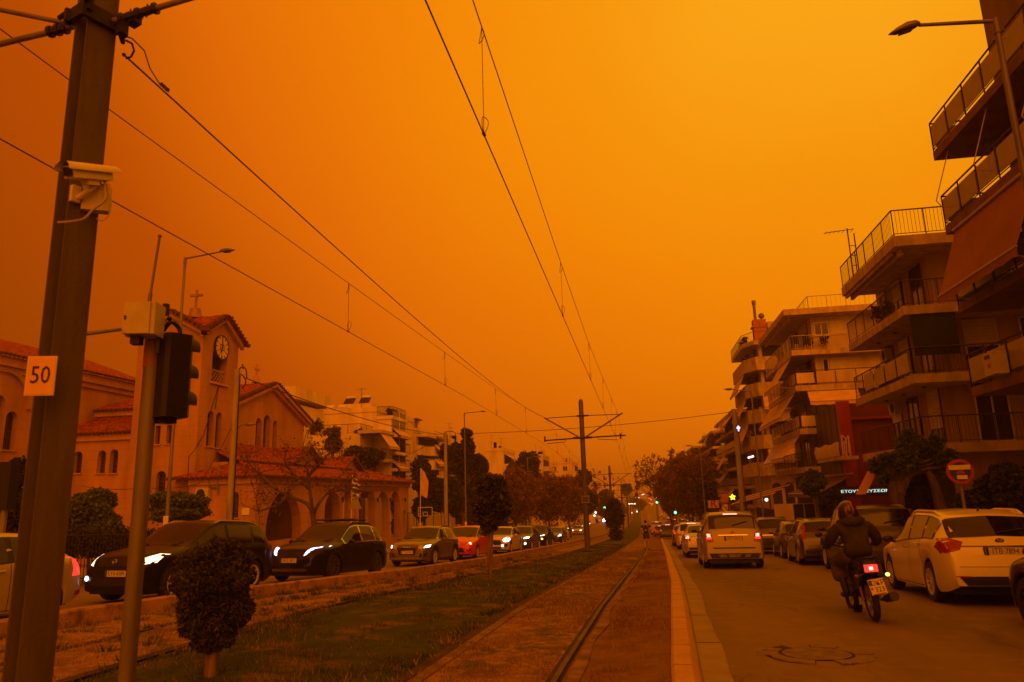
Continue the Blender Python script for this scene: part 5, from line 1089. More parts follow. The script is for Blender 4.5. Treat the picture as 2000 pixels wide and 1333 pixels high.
# corner block with wrap-round balconies
XB2 = 10.3; XW2 = 11.9; C0 = atx(1744, 462, XB2); E0 = atx(1643, 562, XB2); YC, YF = C0.y, E0.y; YW = YC+1.35
b2 = thing('apartment_building', (14, YC+4, g(YC)), 'corner apartment block with wrap-round balconies and a pale roof railing', 'building')
zr_ = C0.z
mb = MB(); mb.bx(XW2, 27, YW, YF+.3, g(YC)-1, zr_-.3); mb.build('wall', mat('plaster_ochre', (.44, .31, .19), .88, 0, .2, .9, .2, 25, streak=5), b2)
balcony(b2, [(XB2, YF), (XB2, YC), (22, YC)], zr_, .42, [(22, YF)], 'bars', SLAB, RAILM, h=1.05, gap=.14)
mb = MB(); mb.bx(XB2+.3, XB2+.42, YC+.4, YF-.2, zr_-.68, zr_-.43); mb.bx(XB2+.1, XB2+.2, YC+.8, YF-.1, zr_-.56, zr_-.43); mb.build('awning_cassette', SLAB, b2)
mb = MB(); mb.bx(XW2+2, 19, YC+1.1, YC+1.2, zr_+.02, zr_+1.1); mb.build('roof_screen', mat('corrugated_pale', (.62, .52, .36), .6, 0, .1, 3), b2)
FS = FXm(XW2); FR = FY(YW)
for i, (px, py, st) in enumerate([(1768, 601, 'bars'), (1788, 735, 'bars'), (1806, 873, 'bars')]):
    q = atx(px, py, XB2); z = q.z+.1
    bb = balcony(b2, [(XB2, YF), (XB2, YC), (24, YC)], z, .34, [(24, YW-.01), (XW2-.01, YW-.01), (XW2-.01, YF)], st, SLAB, RAILM, h=1.0)
    if i == 1:
        mb = MB(); mb2 = MB(); rail_path(mb2, [(XB2+.0, YC+.2, z), (XB2+.0, YF-1.6, z)], 1., 'panel', mb); mb.build('panel', PANELG, bb)
    for k, u in enumerate((YW+.7, YW+3.0, YW+5.0)): window(b2, FS, u, u+1.25, z+.05, z+2.25, WOODD, 1, 'balcony_door', (.0, .4, .7)[(k+i) % 3], sill=False)
    for k, u in enumerate((XW2+.9, XW2+2.9, XW2+5.6, XW2+8)): window(b2, FR, u, u+1.2, z+.05, z+2.2, WOODD if i == 0 else WHITEP, 1, 'balcony_door', (.0, .5)[(k+i) % 2], sill=False)
    if i < 2: plants(b2, [(XB2+.4, YC+3+.9*k, z) for k in range(2+i)], 80+i)
    if i == 1: acunit(b2, FS, YF-1.0, z+1.6); 
    if i == 2: acunit(b2, FS, YF-1.2, z+1.7); acunit(b2, FR, XW2+.7, z+1.95, .9)
    if i == 0:
        mb = MB(); p, r = at(1778, 612, YC-.05), at(1880, 690, YC-.05); mb.bx(p.x, r.x, YC+.06, YC+.09, r.z, z-.36); mb.build('black_blind', AWND, b2)
    mb = MB()
    for k in range(3): mb.sweep([(.001, -.05), (.09, -.05), (.09, 0)], Matrix.Translation((XB2+.75, YC+1.2+2.2*k, z-.345)), 10)
    mb.build('ceiling_light', IRON, b2)
zG = atx(1806, 873, XB2).z
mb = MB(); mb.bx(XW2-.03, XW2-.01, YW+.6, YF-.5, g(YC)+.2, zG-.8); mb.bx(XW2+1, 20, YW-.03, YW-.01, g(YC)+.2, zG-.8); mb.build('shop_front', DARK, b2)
p = at(1660, 480, YF-.5); mb = MB()
for dx in (0, .28): mb.tube([(p.x+dx, YF-.4, zr_), (p.x+dx, YF-.4, zr_+2.9-dx)], .03, 5)
for k in range(4): mb.tube([(p.x, YF-.4, zr_+.5+.5*k), (p.x+.28, YF-.4, zr_+.5+.5*k)], .02, 4)
mb.tube([(p.x-1.1, YF-.4, zr_+2.75), (p.x+.3, YF-.4, zr_+2.85)], .02, 4)
for k in range(7): mb.tube([(p.x-1+.2*k, YF-.6, zr_+2.76), (p.x-1+.2*k, YF-.2, zr_+2.76)], .012, 3)
mb.build('antenna', IRON, b2)
# dark and red shop building
XS = 11.4; tR = atx(1635, 790, XS); tL = atx(1586, 812, XS); Y0, Y1 = tR.y, tL.y; zt_ = tR.z
sh = thing('shop_building', (15, (Y0+Y1)/2, g(Y0)), 'dark panelled shop building with a red corner and a pale emblem', 'building')
mb = MB(); mb.bx(XS, 24, Y0, Y1, g(Y0)-1, zt_); mb.build('wall', mat('dark_panels', (.075, .06, .055), .45, 0, .2, .7), sh)
mb = MB()
for k in range(5): y = Y0+(Y1-Y0)*(k+.5)/5; mb.bx(XS-.015, XS-.004, y-.03, y+.03, zt_-6, zt_)
mb.build('panel_joint', DARK, sh)
RED = mat('red_cladding', (.27, .024, .009), .4, 0, .2, .8); REDD = mat('red_wall', (.13, .009, .006), .6, 0, .25, .8)
pw = at(1659, 800, Y0-.3).x; mb = MB(); mb.bx(XS-.1, pw, Y0-.35, Y0-.004, g(Y0), zt_+.12); rp_ = mb.build('red_pillar', RED, sh)
mb = MB(); mb.bx(pw+.01, 20, Y0-.08, Y0-.003, g(Y0), zt_-.02); mb.build('red_wall', REDD, sh)
mb = MB(); mb.bx(pw+.01, 20, Y0-.3, Y0-.081, zt_-.95, zt_-.8); mb.build('red_ledge', RED, sh)
mb = MB(); E = lambda x, y: at(x, y, Y0-.42)       # emblem: two folded leaves side by side
for L in ([(1643.5, 851), (1647, 893)], [(1643.5, 851), (1652, 858)], [(1652, 858), (1654.5, 900)], [(1647, 893), (1657, 899)], [(1657, 852), (1661.5, 890)], [(1661.5, 890), (1657.5, 899)], [(1653, 860), (1657, 852)], [(1648, 862), (1650.5, 889)], [(1657, 862), (1658.5, 886)], [(1648, 862), (1652, 866)], [(1650.5, 889), (1654.5, 893)]):
    mb.tube([E(*L[0]), E(*L[1])], .04, 5)
mb.build('emblem', mat('emblem_pale', (.62, .5, .34), .5, 0, .1, 5), rp_)
p, q = atx(1594, 885, XS-.9), atx(1641, 885, XS-.9); zz0, zz1 = atx(1617, 892, XS-.9).z, atx(1617, 870, XS-.9).z
mb = MB(); mb.bx(XS-.9, XS-.01, q.y, p.y, zz0-.3, zz0-.12); bb = mb.build('balcony', SLAB, sh); mb = MB()
n = 14
for i in range(n+1):
    y = q.y+(p.y-q.y)*i/n; mb.v += [(XS-.92-.03*(i % 2), y, zz0-.1), (XS-.95-.03*(i % 3), y, (zz0+zz1)/2), (XS-.9, y, zz1+.05*math.sin(i)), (XS-.8, y, zz1-.3)]
mb.f = [(i*4+j, i*4+j+1, i*4+4+j+1, i*4+4+j) for i in range(n) for j in range(3)]; mb.build('cloth_cover', mat('cover_cloth', (.6, .5, .38), .9, 0, .1, 3), bb, True)
zA = atx(1650, 928, XS).z; awning(sh, FXm(XS), Y0-1.5, Y1, zA, 2.0, 1.0, mat('brown_canopy', (.14, .09, .06), .8, 0, .15, 1), 0, scallop=False, arms=False)
zS = at(1690, 961, Y0-1.4).z
bd = thing('shop_sign', (14, Y0-1.4, zS), 'row of lit white-green letters under the brown canopy', 'sign'); mb = MB(); a, c = at(1642, 960, Y0-1.3), at(1738, 964, Y0-1.3); mb.bx(a.x, c.x, Y0-1.3, Y0-1.2, zS-.25, zS+.3); mb.build('board', DARK, bd)
LET = emit('lit_letters', (.72, 1, .92), 1.1); xx = np.linspace(a.x+.15, c.x-.1, 15)
text('letters', 'ΕΤΟΥΣ ΓΕΥΣΕΩΝ', .2, frame(((a.x+c.x)/2, Y0-1.32, zS+.02), (1, 0, 0), (0, 0, 1)), LET, bd, .01, 1.5)
mb = MB(); p, q = at(1672, 967, Y0-4), at(1705, 930, Y0-3); A_ = [at(1672, 967, 35), at(1691, 966, 35), at(1712, 925, 35.8), at(1695, 922, 35.8)]
mb.hexa([v for v in A_]+[v+Vector((0, .03, .02)) for v in A_]); o = mb.build('parasol_cloth', mat('orange_cloth', (.62, .32, .12), .9, 0, .1, 2)); tag(o, 'slanted plain orange cloth blind hung before the lit letters', 'blind'); o.name = 'cloth_blind'
# cream block with street-side awnings
XB3 = 10.4; XW3 = 12.0; C3 = atx(1546, 688, XB3); E3 = atx(1494, 722, XB3); YC, YF = C3.y, max(E3.y, C3.y+9); YW = YC+.9; zr_ = atx(1533, 612, XB3).z
b3 = thing('apartment_building', (15, YC+5, g(YC)), 'cream apartment block with slanted awnings beside the red shop corner', 'building')
mb = MB(); mb.bx(XW3, 26, YW, YF, g(YC)-1, zr_-.3); mb.build('wall', APT[0], b3); FS = FXm(XW3); FR = FY(YW)
yr = atx(1533, 612, XB3-.3).y
balcony(b3, [(XB3-.3, YF), (XB3-.3, YC-.3), (24, YC-.3)], zr_, .4, [(24, YF)], None, SLAB)
mb = MB(); rail_path(mb, [(XB3+1.6, YF-2, zr_), (XB3+1.6, YC+1, zr_), (23, YC+1, zr_)], 1.1, 'bars', None, .3); mb.build('roof_railing', RAILW, b3)
mb = MB(); mb.bx(XB3+.1, XB3+.22, YC+.5, YF-.5, zr_-.62, zr_-.41); mb.build('awning_cassette', SLAB, b3)
zs3 = []
for i, (px, py) in enumerate([(1546, 688), (1554, 757), (1589, 831), (1598, 912)]):
    z = atx(px, py, XB3).z+.1; zs3.append(z)
    if i < 2: balcony(b3, [(XB3, YF), (XB3, YC), (23, YC)], z, .36, [(23, YW-.01), (XW3-.01, YW-.01), (XW3-.01, YF)], 'bars' if i == 0 else 'panel', SLAB, RAILM if i else RAILW, pm=APT[0], gap=.14)
    else: balcony(b3, [(XB3, YF), (XB3, YC), (XW3+.6, YC)], z, .36, [(XW3+.6, YW-.01), (XW3-.01, YW-.01), (XW3-.01, YF)], 'bars' if i == 3 else 'panel', SLAB, RAILM, pm=APT[0])
    if i < 3: plants(b3, [(XB3+.45, YC+6+1.1*k, z) for k in range(1+i)]+[(XB3+1.2+k, YC+.4, z) for k in range(2-i)], 60+i)
    if i in (0, 2): acunit(b3, FS, YF-2, z+1.5)
    for k in range(3): u = YW+1+3*k; window(b3, FS, u, u+1.5, z+.05, z+2.2, WOODD, 1, 'balcony_door', (.3, 0, .6)[(k+i) % 3], sill=False)
    if i < 3: awning(b3, FXm(XB3), YC+.6, min(YF-.5, YC+5.2), z-.4, 1.15, 1.75-.2*i, AWN, -.05)
    if i in (1, 2): awning(b3, FXm(XB3), YC+5.6, YF-.3, z-.4, 1.0, 1.5, AWN, -.05)
for k, (x0, x1, x2, y0, y1) in enumerate(((1596, 1625, 1658, 631, 656), (1605, 1617, 1652, 702, 728))):
    a, c, d = at(x0, 700, YW), at(x1, 700, YW), at(x2, 700, YW); zlo, zhi = at(x0, y1, YW).z, at(x0, y0, YW).z
    window(b3, FR, a.x, c.x, zlo, zhi, WHITEP, 0 if k else 1); mb = MB(); fbox(mb, FR, c.x+.05, d.x, zlo-.05, zhi+.05, .003, .05); mb.build('shutter', SHUT, b3)
a, c = at(1567, 765, YC), at(1676, 765, YC); awning(b3, FY(YC), a.x+.3, c.x, zs3[1]-.38, .5, .75, AWN, 0, arms=False)
BRICK = mat('brick_pier', (.33, .22, .13), .9, 0, .2, 12, .4, 25)
a, c = at(1520, 960, YC), at(1597, 960, YC); mb = MB(); mb.bx(XB3+.5, c.x, YC+.2, YC+1.1, g(YC), zs3[3]-.38); mb.build('brick_pier', BRICK, b3)
window(b3, FY(YC+.18), c.x-1.6, c.x-.2, g(YC)+.6, g(YC)+2.6, WHITEP, 1)
mb = MB(); mb.bx(XW3-.2, XW3-.02, YC+1.6, YF, g(YC)+.1, zs3[3]-.5); mb.build('shop_front', DARK, b3)
# block with solid parapets
XB4 = 10.6; YC = atx(1453, 668, XB4).y; YF = atx(1427, 690, XB4).y; XW4 = 12.
b4 = thing('apartment_building', (15, YC+5, g(YC)), 'apartment block with stepped solid balcony parapets and a roof chimney', 'building')
lv = [(1452, 668), (1464, 719), (1468, 759), (1472, 806), (1478, 862), (1482, 921)]; z0 = atx(*lv[0], XB4).z
mb = MB(); mb.bx(XW4, 24, YC+1.0, YF+1, g(YC)-1, z0); mb.build('wall', APT[0], b4); FS = FXm(XW4); FR = FY(YC+1.0)
for i in range(6):
    z = z0-i*(z0-atx(*lv[5], XB4).z)/5
    balcony(b4, [(XB4, YF), (XB4, YC+1.8), (XB4+.9, YC), (15.5, YC)], z, .4, [(15.5, YC+.99), (XW4-.01, YC+.99), (XW4-.01, YF)], 'bars' if i == 0 else 'solid', SLAB, RAILM, h=.85, gap=.2)
    if i:
        for k in range(2): window(b4, FS, YC+2.2+3.5*k, YC+3.9+3.5*k, z+.05, z+2.2, WOODD, 1, 'balcony_door', .4*k, sill=False)
        mb = MB(); fbox(mb, FR, XW4+.3, XW4+2.6, z+.05, z+2.1, .004, .03); mb.build('balcony_doors', DARK, b4)
    plants(b4, [(XB4+.5, YC+2.6+1.3*k, z+(.5 if i else 0)) for k in range(3 if i == 0 else 1+i % 2)], 70+i)
    if i in (1, 4): acunit(b4, FR, XW4+2.8, z+1.2)
    if i in (2, 4): awning(b4, FY(YC), XB4+1.2, 15.4, z-.42, .5, 1.1, AWN, 0, arms=False)
    if i in (1, 2, 3): awning(b4, FXm(XB4), YC+2.2, YF-1, z-.42, .7, 1.5, AWN, -.05, arms=False)
p = at(1483, 640, YC+3); mb = MB(); mb.bx(p.x-.6, p.x+.6, YC+2.6, YC+3.6, z0, z0+2.6); mb.bx(p.x-.75, p.x+.75, YC+2.5, YC+3.7, z0+1.8, z0+1.95); cm = mb.build('chimney', mat('chimney_brick', (.4, .16, .08), .9), b4)
mb = MB(); mb.tube([(p.x-.3, YC+3, z0+2.6), (p.x-.3, YC+3, z0+4.4)], .14, 8); mb.tube([(p.x-.3, YC+3, z0+4.2), (p.x-.3, YC+3, z0+4.6)], .2, 8); mb.ball((p.x+.3, YC+3, z0+3), .3); mb.build('flue', STEEL, cm)
mb = MB(); mb.bx(p.x+.8, p.x+6, YC+3, YC+7, z0, z0+2.4); mb.build('stair_house', APT[0], b4)
HH = [arch(YC+q, g(YC)+2.6, .9, 2.2) for q in ()]
for k in range(2): a = at(1456+8*k, 965, YC+.99); mb = MB(); mb.prism(arch(XW4+.4+1.1*k, g(YC)+3.1, .8, 1.9), lambda u, v: (u, YC+.97, v), (0, .02, 0)); mb.build('arched_window', GLASSW, b4)
mb = MB(); a, c = at(1420, 990, YC), at(1552, 968, YC); mb.bx(XW4-.3, XW4-.02, YC+1.2, YF, g(YC)+.1, g(YC)+2.6); mb.build('shop_front', DARK, b4)
aw = thing('cafe_awning', (10, YC-3, g(YC)), 'long striped red-brown cafe awning above the pavement on the right', 'awning'); mb = MB(); mb2 = MB()
A0, A1 = at(1420, 990, 66), at(1500, 970, 52)
for k in range(7):
    f0, f1 = k/7, (k+1)/7; P = [A0.lerp(A0+Vector((1.8, 0, .9)), f0), A1.lerp(A1+Vector((1.8, 0, .9)), f0), A1.lerp(A1+Vector((1.8, 0, .9)), f1), A0.lerp(A0+Vector((1.8, 0, .9)), f1)]
    (mb if k % 2 else mb2).hexa([p-Vector((0, 0, .04)) for p in P]+P)
mb.build('cloth_stripe', AWN, aw); mb2.build('cloth', mat('awning_maroon', (.1, .02, .012), .9, 0, .2, 2), aw)
mb = MB()
for q in (A0, A1, (A0+A1)/2): mb.tube([(q.x+.1, q.y, g(q.y)), (q.x+.1, q.y, q.z)], .04, 6)
mb.build('post', IRON, aw)
# two farther blocks on the right
def rblock(label, px_n, px_f, tops, XB_, m, aw_, sd):
    Yn = atx(px_n, tops[0], XB_).y; Yf = min(atx(px_f, tops[0], XB_).y, Yn+32); r = random.Random(sd); z0 = atx(px_n, tops[0], XB_).z; n = tops[1]; dz = (z0-tops[2](Yn))/n
    b = thing('apartment_building', (XB_+4, Yn, g(Yn)), label, 'building'); mb = MB(); mb.bx(XB_+1.4, XB_+12, Yn+.8, Yf, g(Yf)-1, z0); mb.build('wall', m, b); FS = FXm(XB_+1.4)
    for i in range(n+1):
        z = z0-dz*i
        balcony(b, [(XB_, Yf), (XB_, Yn), (XB_+5, Yn)], z, .35, [(XB_+5, Yn+.79), (XB_+1.39, Yn+.79), (XB_+1.39, Yf)], None if i == 0 else ('bars' if i % 2 else 'panel'), SLAB, RAILM, gap=.25)
        if i == 0: continue
        mb = MB(); mb.bx(XB_+1.33, XB_+1.39, Yn+1.5, Yf-1, z+.05, z+2.3); mb.bx(XB_+1.9, XB_+4.6, Yn+.74, Yn+.79, z+.05, z+2.2); mb.build('balcony_doors', DARK, b)
        for k in range(int((Yf-Yn)/5)):
            if r.random() < aw_*.5: awning(b, FXm(XB_), Yn+.5+5*k, Yn+4.6+5*k, z+dz-.4, .9, r.uniform(.9, 1.5), AWN, -.05, scallop=False, arms=False)
    antenna(b, (XB_+3, Yn+2, z0), 3); mb = MB(); mb.bx(XB_+3, XB_+7, Yn+4, Yn+9, z0+.003, z0+2.6); mb.build('stair_house', m, b)
    return b
rblock('narrow cream block with many slanted awnings behind the blue sign', 1431, 1392, (800, 5, lambda y: g(y)+3.4), 10.8, APT[0], .75, 51)
rblock('low pale block with a flat canopy roof behind the brown trees', 1389, 1362, (842, 5, lambda y: g(y)+3.4), 11.2, APT[1], .6, 52)
rblock('distant pale block above the bare brown trees on the right', 1372, 1348, (882, 6, lambda y: g(y)+3), 11.6, APT[0], .5, 53)
rblock('distant block rising left over the bare brown trees', 1352, 1338, (872, 6, lambda y: g(y)+3), 12, APT[3], .5, 54)
# signs on the right
def signpost(label, c, pole_to=None): t = thing('road_sign', (c.x, c.y, g(c.y)+.12), label, 'sign'); mb = MB(); mb.tube([(c.x, c.y+.05, g(c.y)), (c.x, c.y+.05, c.z+.2)], .04, 8); mb.build('post', STEEL, t); return t
c = at(1875, 922, 17.5); t = signpost('round red and blue no-parking sign with pale stickers on the right pavement', c); Ms = Matrix.Translation(c) @ Matrix.Rotation(R_(90), 4, 'X') @ Matrix.Rotation(R_(-8), 4, 'Y'); r = .27
mb = MB(); mb.sweep([(.001, 0), (r, 0), (r, .02), (.001, .02)], Ms, 30); pl_ = mb.build('plate', mat('sign_red', (.35, .012, .01), .45, 0, .15, 6), t)
mb = MB(); mb.sweep([(.001, .026), (r*.74, .026), (r*.74, .021)], Ms, 30); mb.build('blue_disc', mat('sign_blue', (.006, .02, .75), .45, 0, .15, 6), pl_)
mb = MB(); mb.box(Ms @ Vector((-.01, .09, .034)), (.42, .008, .1), M=Ms.to_3x3() @ Matrix.Rotation(R_(-90), 3, 'X')); mb.box(Ms @ Vector((.02, -.12, .034)), (.2, .008, .085), M=Ms.to_3x3() @ Matrix.Rotation(R_(-90), 3, 'X')); mb.build('sticker', WHITEP, pl_)
mb = MB(); mb.prism([(-.09, -.02), (.09, -.02), (.05, .06), (-.05, .06)], lambda u, v: Ms @ Vector((u, v-.03, .03)), Ms.to_3x3() @ Vector((0, 0, .006))); mb.build('red_bar', MATS['sign_red'], pl_)
c = at(1394, 985, 74); t = signpost('pale board with a red letter R before the right-hand trees', c); q, rx, rz = pbox(1383, 1404, 978, 993, 74); mb = MB(); mb.bx(q.x-rx, q.x+rx, 73.9, 73.98, q.z-rz, q.z+rz); bo = mb.build('board', mat('board_pale', (.55, .38, .24), .7), t)
text('letter', 'R', 1.05, frame((q.x, 73.88, q.z), (1, 0, 0), (0, 0, 1)), TAIL_OFF, bo, .01); mb = MB(); mb.bx(q.x-rx*.8, q.x+rx*.9, 73.9, 73.98, q.z-rz*2.3, q.z-rz*1.15); mb.build('lower_board', DARK, t)
c, rx, rz = pbox(1408, 1422, 966, 982, 68); t = signpost('plain reddish rectangular panel on a post right of the R board', c); mb = MB(); mb.bx(c.x-rx, c.x+rx, 67.9, 67.98, c.z-rz, c.z+rz); mb.build('panel', mat('panel_reddish', (.5, .2, .1), .7), t)
c = at(1417, 993, 67); t = signpost('small round no-left-turn sign below the reddish panel', c); Ms = Matrix.Translation(c-Vector((0, .08, 0))) @ Matrix.Rotation(R_(90), 4, 'X')
mb = MB(); mb.sweep([(.001, 0), (.4, 0), (.4, .03), (.001, .03)], Ms, 24); mb.build('plate', MATS['sign_red'], t); mb = MB(); mb.sweep([(.001, .036), (.3, .036), (.3, .03)], Ms, 24); mb.build('disc', WHITEP, t)
mb = MB(); mb.tube([Ms @ Vector((.05, -.18, .04)), Ms @ Vector((.05, .05, .04)), Ms @ Vector((-.12, .05, .04))], .03, 5); mb.tube([Ms @ Vector((-.2, .2, .045)), Ms @ Vector((.2, -.2, .045))], .025, 4); mb.build('symbol', INK, t)
c = at(1431, 972, 62); t = thing('star_light', c, 'yellow lit star sign above the pavement cafe', 'lit sign'); mb = MB(); P = [(.27*math.cos(a+.35)*(1 if i % 2 == 0 else .5), .27*math.sin(a+.35)*(1 if i % 2 == 0 else .5)) for i, a in enumerate(np.linspace(0, 2*math.pi, 10, False))]
mb.prism(P, lambda u, v: (c.x+u, c.y, c.z+v), (0, .1, 0)); mb.build('star', emit('star_yellow', (1, .92, .02), 2.2, (.7, .6, .05)), t); mb = MB(); mb.tube([(c.x, c.y+.1, c.z), (c.x+1.5, c.y+.6, c.z+.4)], .03, 5); mb.build('bracket', IRON, t)
c = at(1442, 838, 59); t = thing('blue_sign', c, 'small glowing blue-white cross sign high by the concrete pole', 'lit sign'); mb = MB(); mb.box(c, (.36, .14, .6)); mb.build('case', mat('sign_case_blue', (.02, .03, .2), .4), t); mb = MB(); mb.box(c-Vector((0, .08, 0)), (.12, .03, .44)); mb.box(c-Vector((0, .081, -.05)), (.28, .028, .16)); mb.build('glow', emit('blue_glow', (.5, .5, 1), 1.6), t)
c = at(1466, 893, 58); mb = MB(); mb.tube([at(1461, 895, 58), at(1472, 892, 58)], .06, 6); tag(mb.build('strip_light', emit('strip_white', (.95, 1, .95), 3)), 'short white strip light under an awning on the right', 'light')
c = at(1497, 977, 50); mb = MB(); mb.ball(c, .1); tag(mb.build('wall_light', emit('strip_white', (.95, 1, .95), 3)), 'single white lamp inside the cafe front on the right', 'light')
# far traffic lights and tram stop lights
def sig(label, px, py, Y, col, nm_):
    c = at(px, py, Y); t = thing('traffic_light', (c.x, Y, g(Y)), label, 'traffic light'); mb = MB(); mb.tube([(c.x+.1, Y, g(Y)), (c.x+.1, Y, c.z+.5)], .09, 6); mb.build('pole', STEEL, t)
    mb = MB(); mb.box((c.x, Y+.1, c.z+.15), (.4, .2, 1.2)); mb.build('signal_head', BLACKP, t); mb = MB(); mb.ball((c.x, Y-.06, c.z), .0012*Y+.05); mb.build('lamp', emit(nm_, col, 4), t)
sig('green traffic light by the bare trees down the right carriageway', 1280, 972, 190, (.55, 1, .8), 'green_bright'); sig('second green traffic light lower by the right-hand trees', 1283, 982, 175, (.1, .8, .5), 'green_dim')
sig('green traffic light left of the dark bush by the second mast', 1181, 993, 160, (.05, 1, .35), 'green_mid'); sig('small green crossing light among the right-hand pedestrians', 1319, 1002, 96, (.1, .9, .6), 'green_dim')
st = thing('tram_stop', (-6.5, 330, g(330)), 'distant tram stop shelter with small white lamps', 'tram stop'); mb = MB(); a, c = at(1217, 998, 330), at(1246, 998, 330); mb.bx(a.x, c.x, 328, 340, a.z, a.z+.4); mb.build('roof', mat('stop_roof', (.3, .1, .06), .7), st)
mb = MB()
for x in np.linspace(a.x+.3, c.x-.3, 5): mb.bx(x-.1, x+.1, 329, 329.3, g(330), a.z)
mb.build('post', IRON, st)
def farlights(label, pts, Y, r, m):
    for i, (x, y) in enumerate(pts):
        c = at(x, y, Y); mb = MB(); mb.ball(c, r, 8, 5); tag(mb.build('distant_lamp', m), label, 'lamp', label)
WL = emit('far_white', (1, .97, .85), 3.5); RL = emit('far_red', (1, .1, .03), 3)
farlights('white lamps at the distant tram stop', [(1218, 992), (1226.5, 992), (1229, 985), (1232.5, 985), (1236, 985.5), (1240, 985), (1219, 1001), (1226, 1003), (1235, 1002.5), (1244, 1000), (1219, 1009)], 327, .3, WL)
farlights('faint white street lamps far up the rising road', [(1242, 973), (1247.5, 973), (1244, 977), (1250, 977), (1254, 967), (1257, 966), (1269, 966)], 640, .4, WL)
farlights('red tail lights of far traffic on the rising road', [(1267, 974), (1269, 974.5), (1271, 976), (1269, 984), (1271.5, 985), (1275, 984.5), (1273, 987), (1272, 977)], 560, .33, RL)
farlights('pale headlights glinting left of the second mast', [(1163.5, 1002), (1168, 1001.5), (1161, 1008)], 230, .3, WL)
# ------------------------------------------------------------------ vehicles
class Car:
    """lofted body: s runs from the nose (0) to the tail (L); local x = forward, nose at +L/2"""
    def __init__(c, L, W, H, fo, wb, wr, top, belt, xw0, xw1, xr0, xr1, nf=.26, nr=.16, roofw=.7, tailw=.8, lowf=.2):
        c.__dict__.update(locals()); c.hw = W/2; c.xc = (fo, fo+wb); c.ra = wr+.055
    def ztop(c, s):
        xs = [p[0] for p in c.top]; zs = [p[1] for p in c.top]; d = np.linspace(-.06, .06, 7)
        return float(np.mean(np.interp(np.clip(s+d*min(1, s/.1, (c.L-s)/.1), 0, c.L), xs, zs)))
    def zbelt(c, s): return min(float(np.interp(s, [p[0] for p in c.belt], [p[1] for p in c.belt])), c.ztop(s)-.03)
    def half(c, s):
        f = max(0, 1-s/.8); r = max(0, 1-(c.L-s)/.7); return c.hw*(1-c.nf*f**2.4-c.nr*r**2.4)
    def wtop(c, s):     # half width of the roof / bonnet edge as a share of the belt width
        return float(np.interp(s, [0, c.xw0-.1, c.xw1, c.xr0, c.xr1, c.L], [.82, .86, c.roofw+.03, c.roofw, c.tailw, .88]))
    def zlow(c, s):
        f = max(0, 1-s/.5); r = max(0, 1-(c.L-s)/.5); b = c.lowf+.06*f*f+.12*r*r
        for x in c.xc:
            d = abs(s-x)
            if d < c.ra: b = max(b, c.wr+math.sqrt(c.ra**2-d*d))
        return b
    def S(c, s, v):
        """v 0..9 from sill to roof centre (right half, y>0)"""
        zl, zb, zt, w = c.zlow(s), c.zbelt(s), c.ztop(s), c.half(s); zl = min(zl, zb-.06); wt = w*c.wtop(s); e = min(.06, (zt-zb)*.35)
        R = [(w*.945, zl), (w*.985, zl+.12*(zb-zl)), (w*1., zl+.42*(zb-zl)), (w*.995, zl+.78*(zb-zl)), (w*.965, zb),
             ((w*.965+wt)/2+.012, zb+(zt-e-zb)*.5), (wt, zt-e), (wt*.9, zt-e*.35), (wt*.5, zt-.004), (0, zt+.012)]
        i = min(int(v), 8); t = v-i; a, b = R[i], R[i+1]; return Vector((c.L/2-s, a[0]+(b[0]-a[0])*t, a[1]+(b[1]-a[1])*t))
    def stations(c):
        s = set(np.round(np.arange(0, c.L+.001, .13), 3)) | {p[0] for p in c.top} | {.02, .05, .1, c.L-.02, c.L-.05, c.L-.1, c.L}
        for x in c.xc:
            s |= {x+c.ra*math.cos(a) for a in np.linspace(0, math.pi, 13)} | {x-c.ra-.002, x+c.ra+.002}
        o = []
        for q in sorted(s):
            if 0 <= q <= c.L and (not o or q-o[-1] > .0015): o.append(q)
        return o
    def patch(c, mb, s0, s1, v0, v1, side=1, off=.004, ns=10, nv=3):
        v0 = v0 if callable(v0) else (lambda s, k=v0: k); v1 = v1 if callable(v1) else (lambda s, k=v1: k); b = len(mb.v)
        for i in range(ns+1):
            s = s0+(s1-s0)*i/ns
            for j in range(nv+1):
                v = v0(s)+(v1(s)-v0(s))*j/nv; p = c.S(s, v); a = c.S(min(s+.02, c.L), v)-c.S(max(s-.02, 0), v); d = c.S(s, min(v+.1, 9))-c.S(s, max(v-.1, 0)); n = d.cross(a)
                n = n.normalized() if n.length > 1e-9 else Vector((0, 0, 1))
                if n.dot(Vector((0, p.y, .35+p.z-.6))) < 0: n = -n
                p = p+n*off; mb.v.append((p.x, p.y*side, p.z))
        k = nv+1; mb.f += [(b+i*k+j, b+i*k+j+1, b+(i+1)*k+j+1, b+(i+1)*k+j) for i in range(ns) for j in range(nv)]
    def wpatch(c, mb, s0, s1, vin, off=.005):      # windscreen or rear window, both halves
        for sd in (1, -1): c.patch(mb, s0, s1, vin, 9, sd, off, 8, 4)
def paint(name, col, coat=.7, rough=.35, metal=.0): return mat('paint_'+name, col, rough, metal, .06, 1.3, coat=coat, spec=.25 if max(col) < .06 else .5)
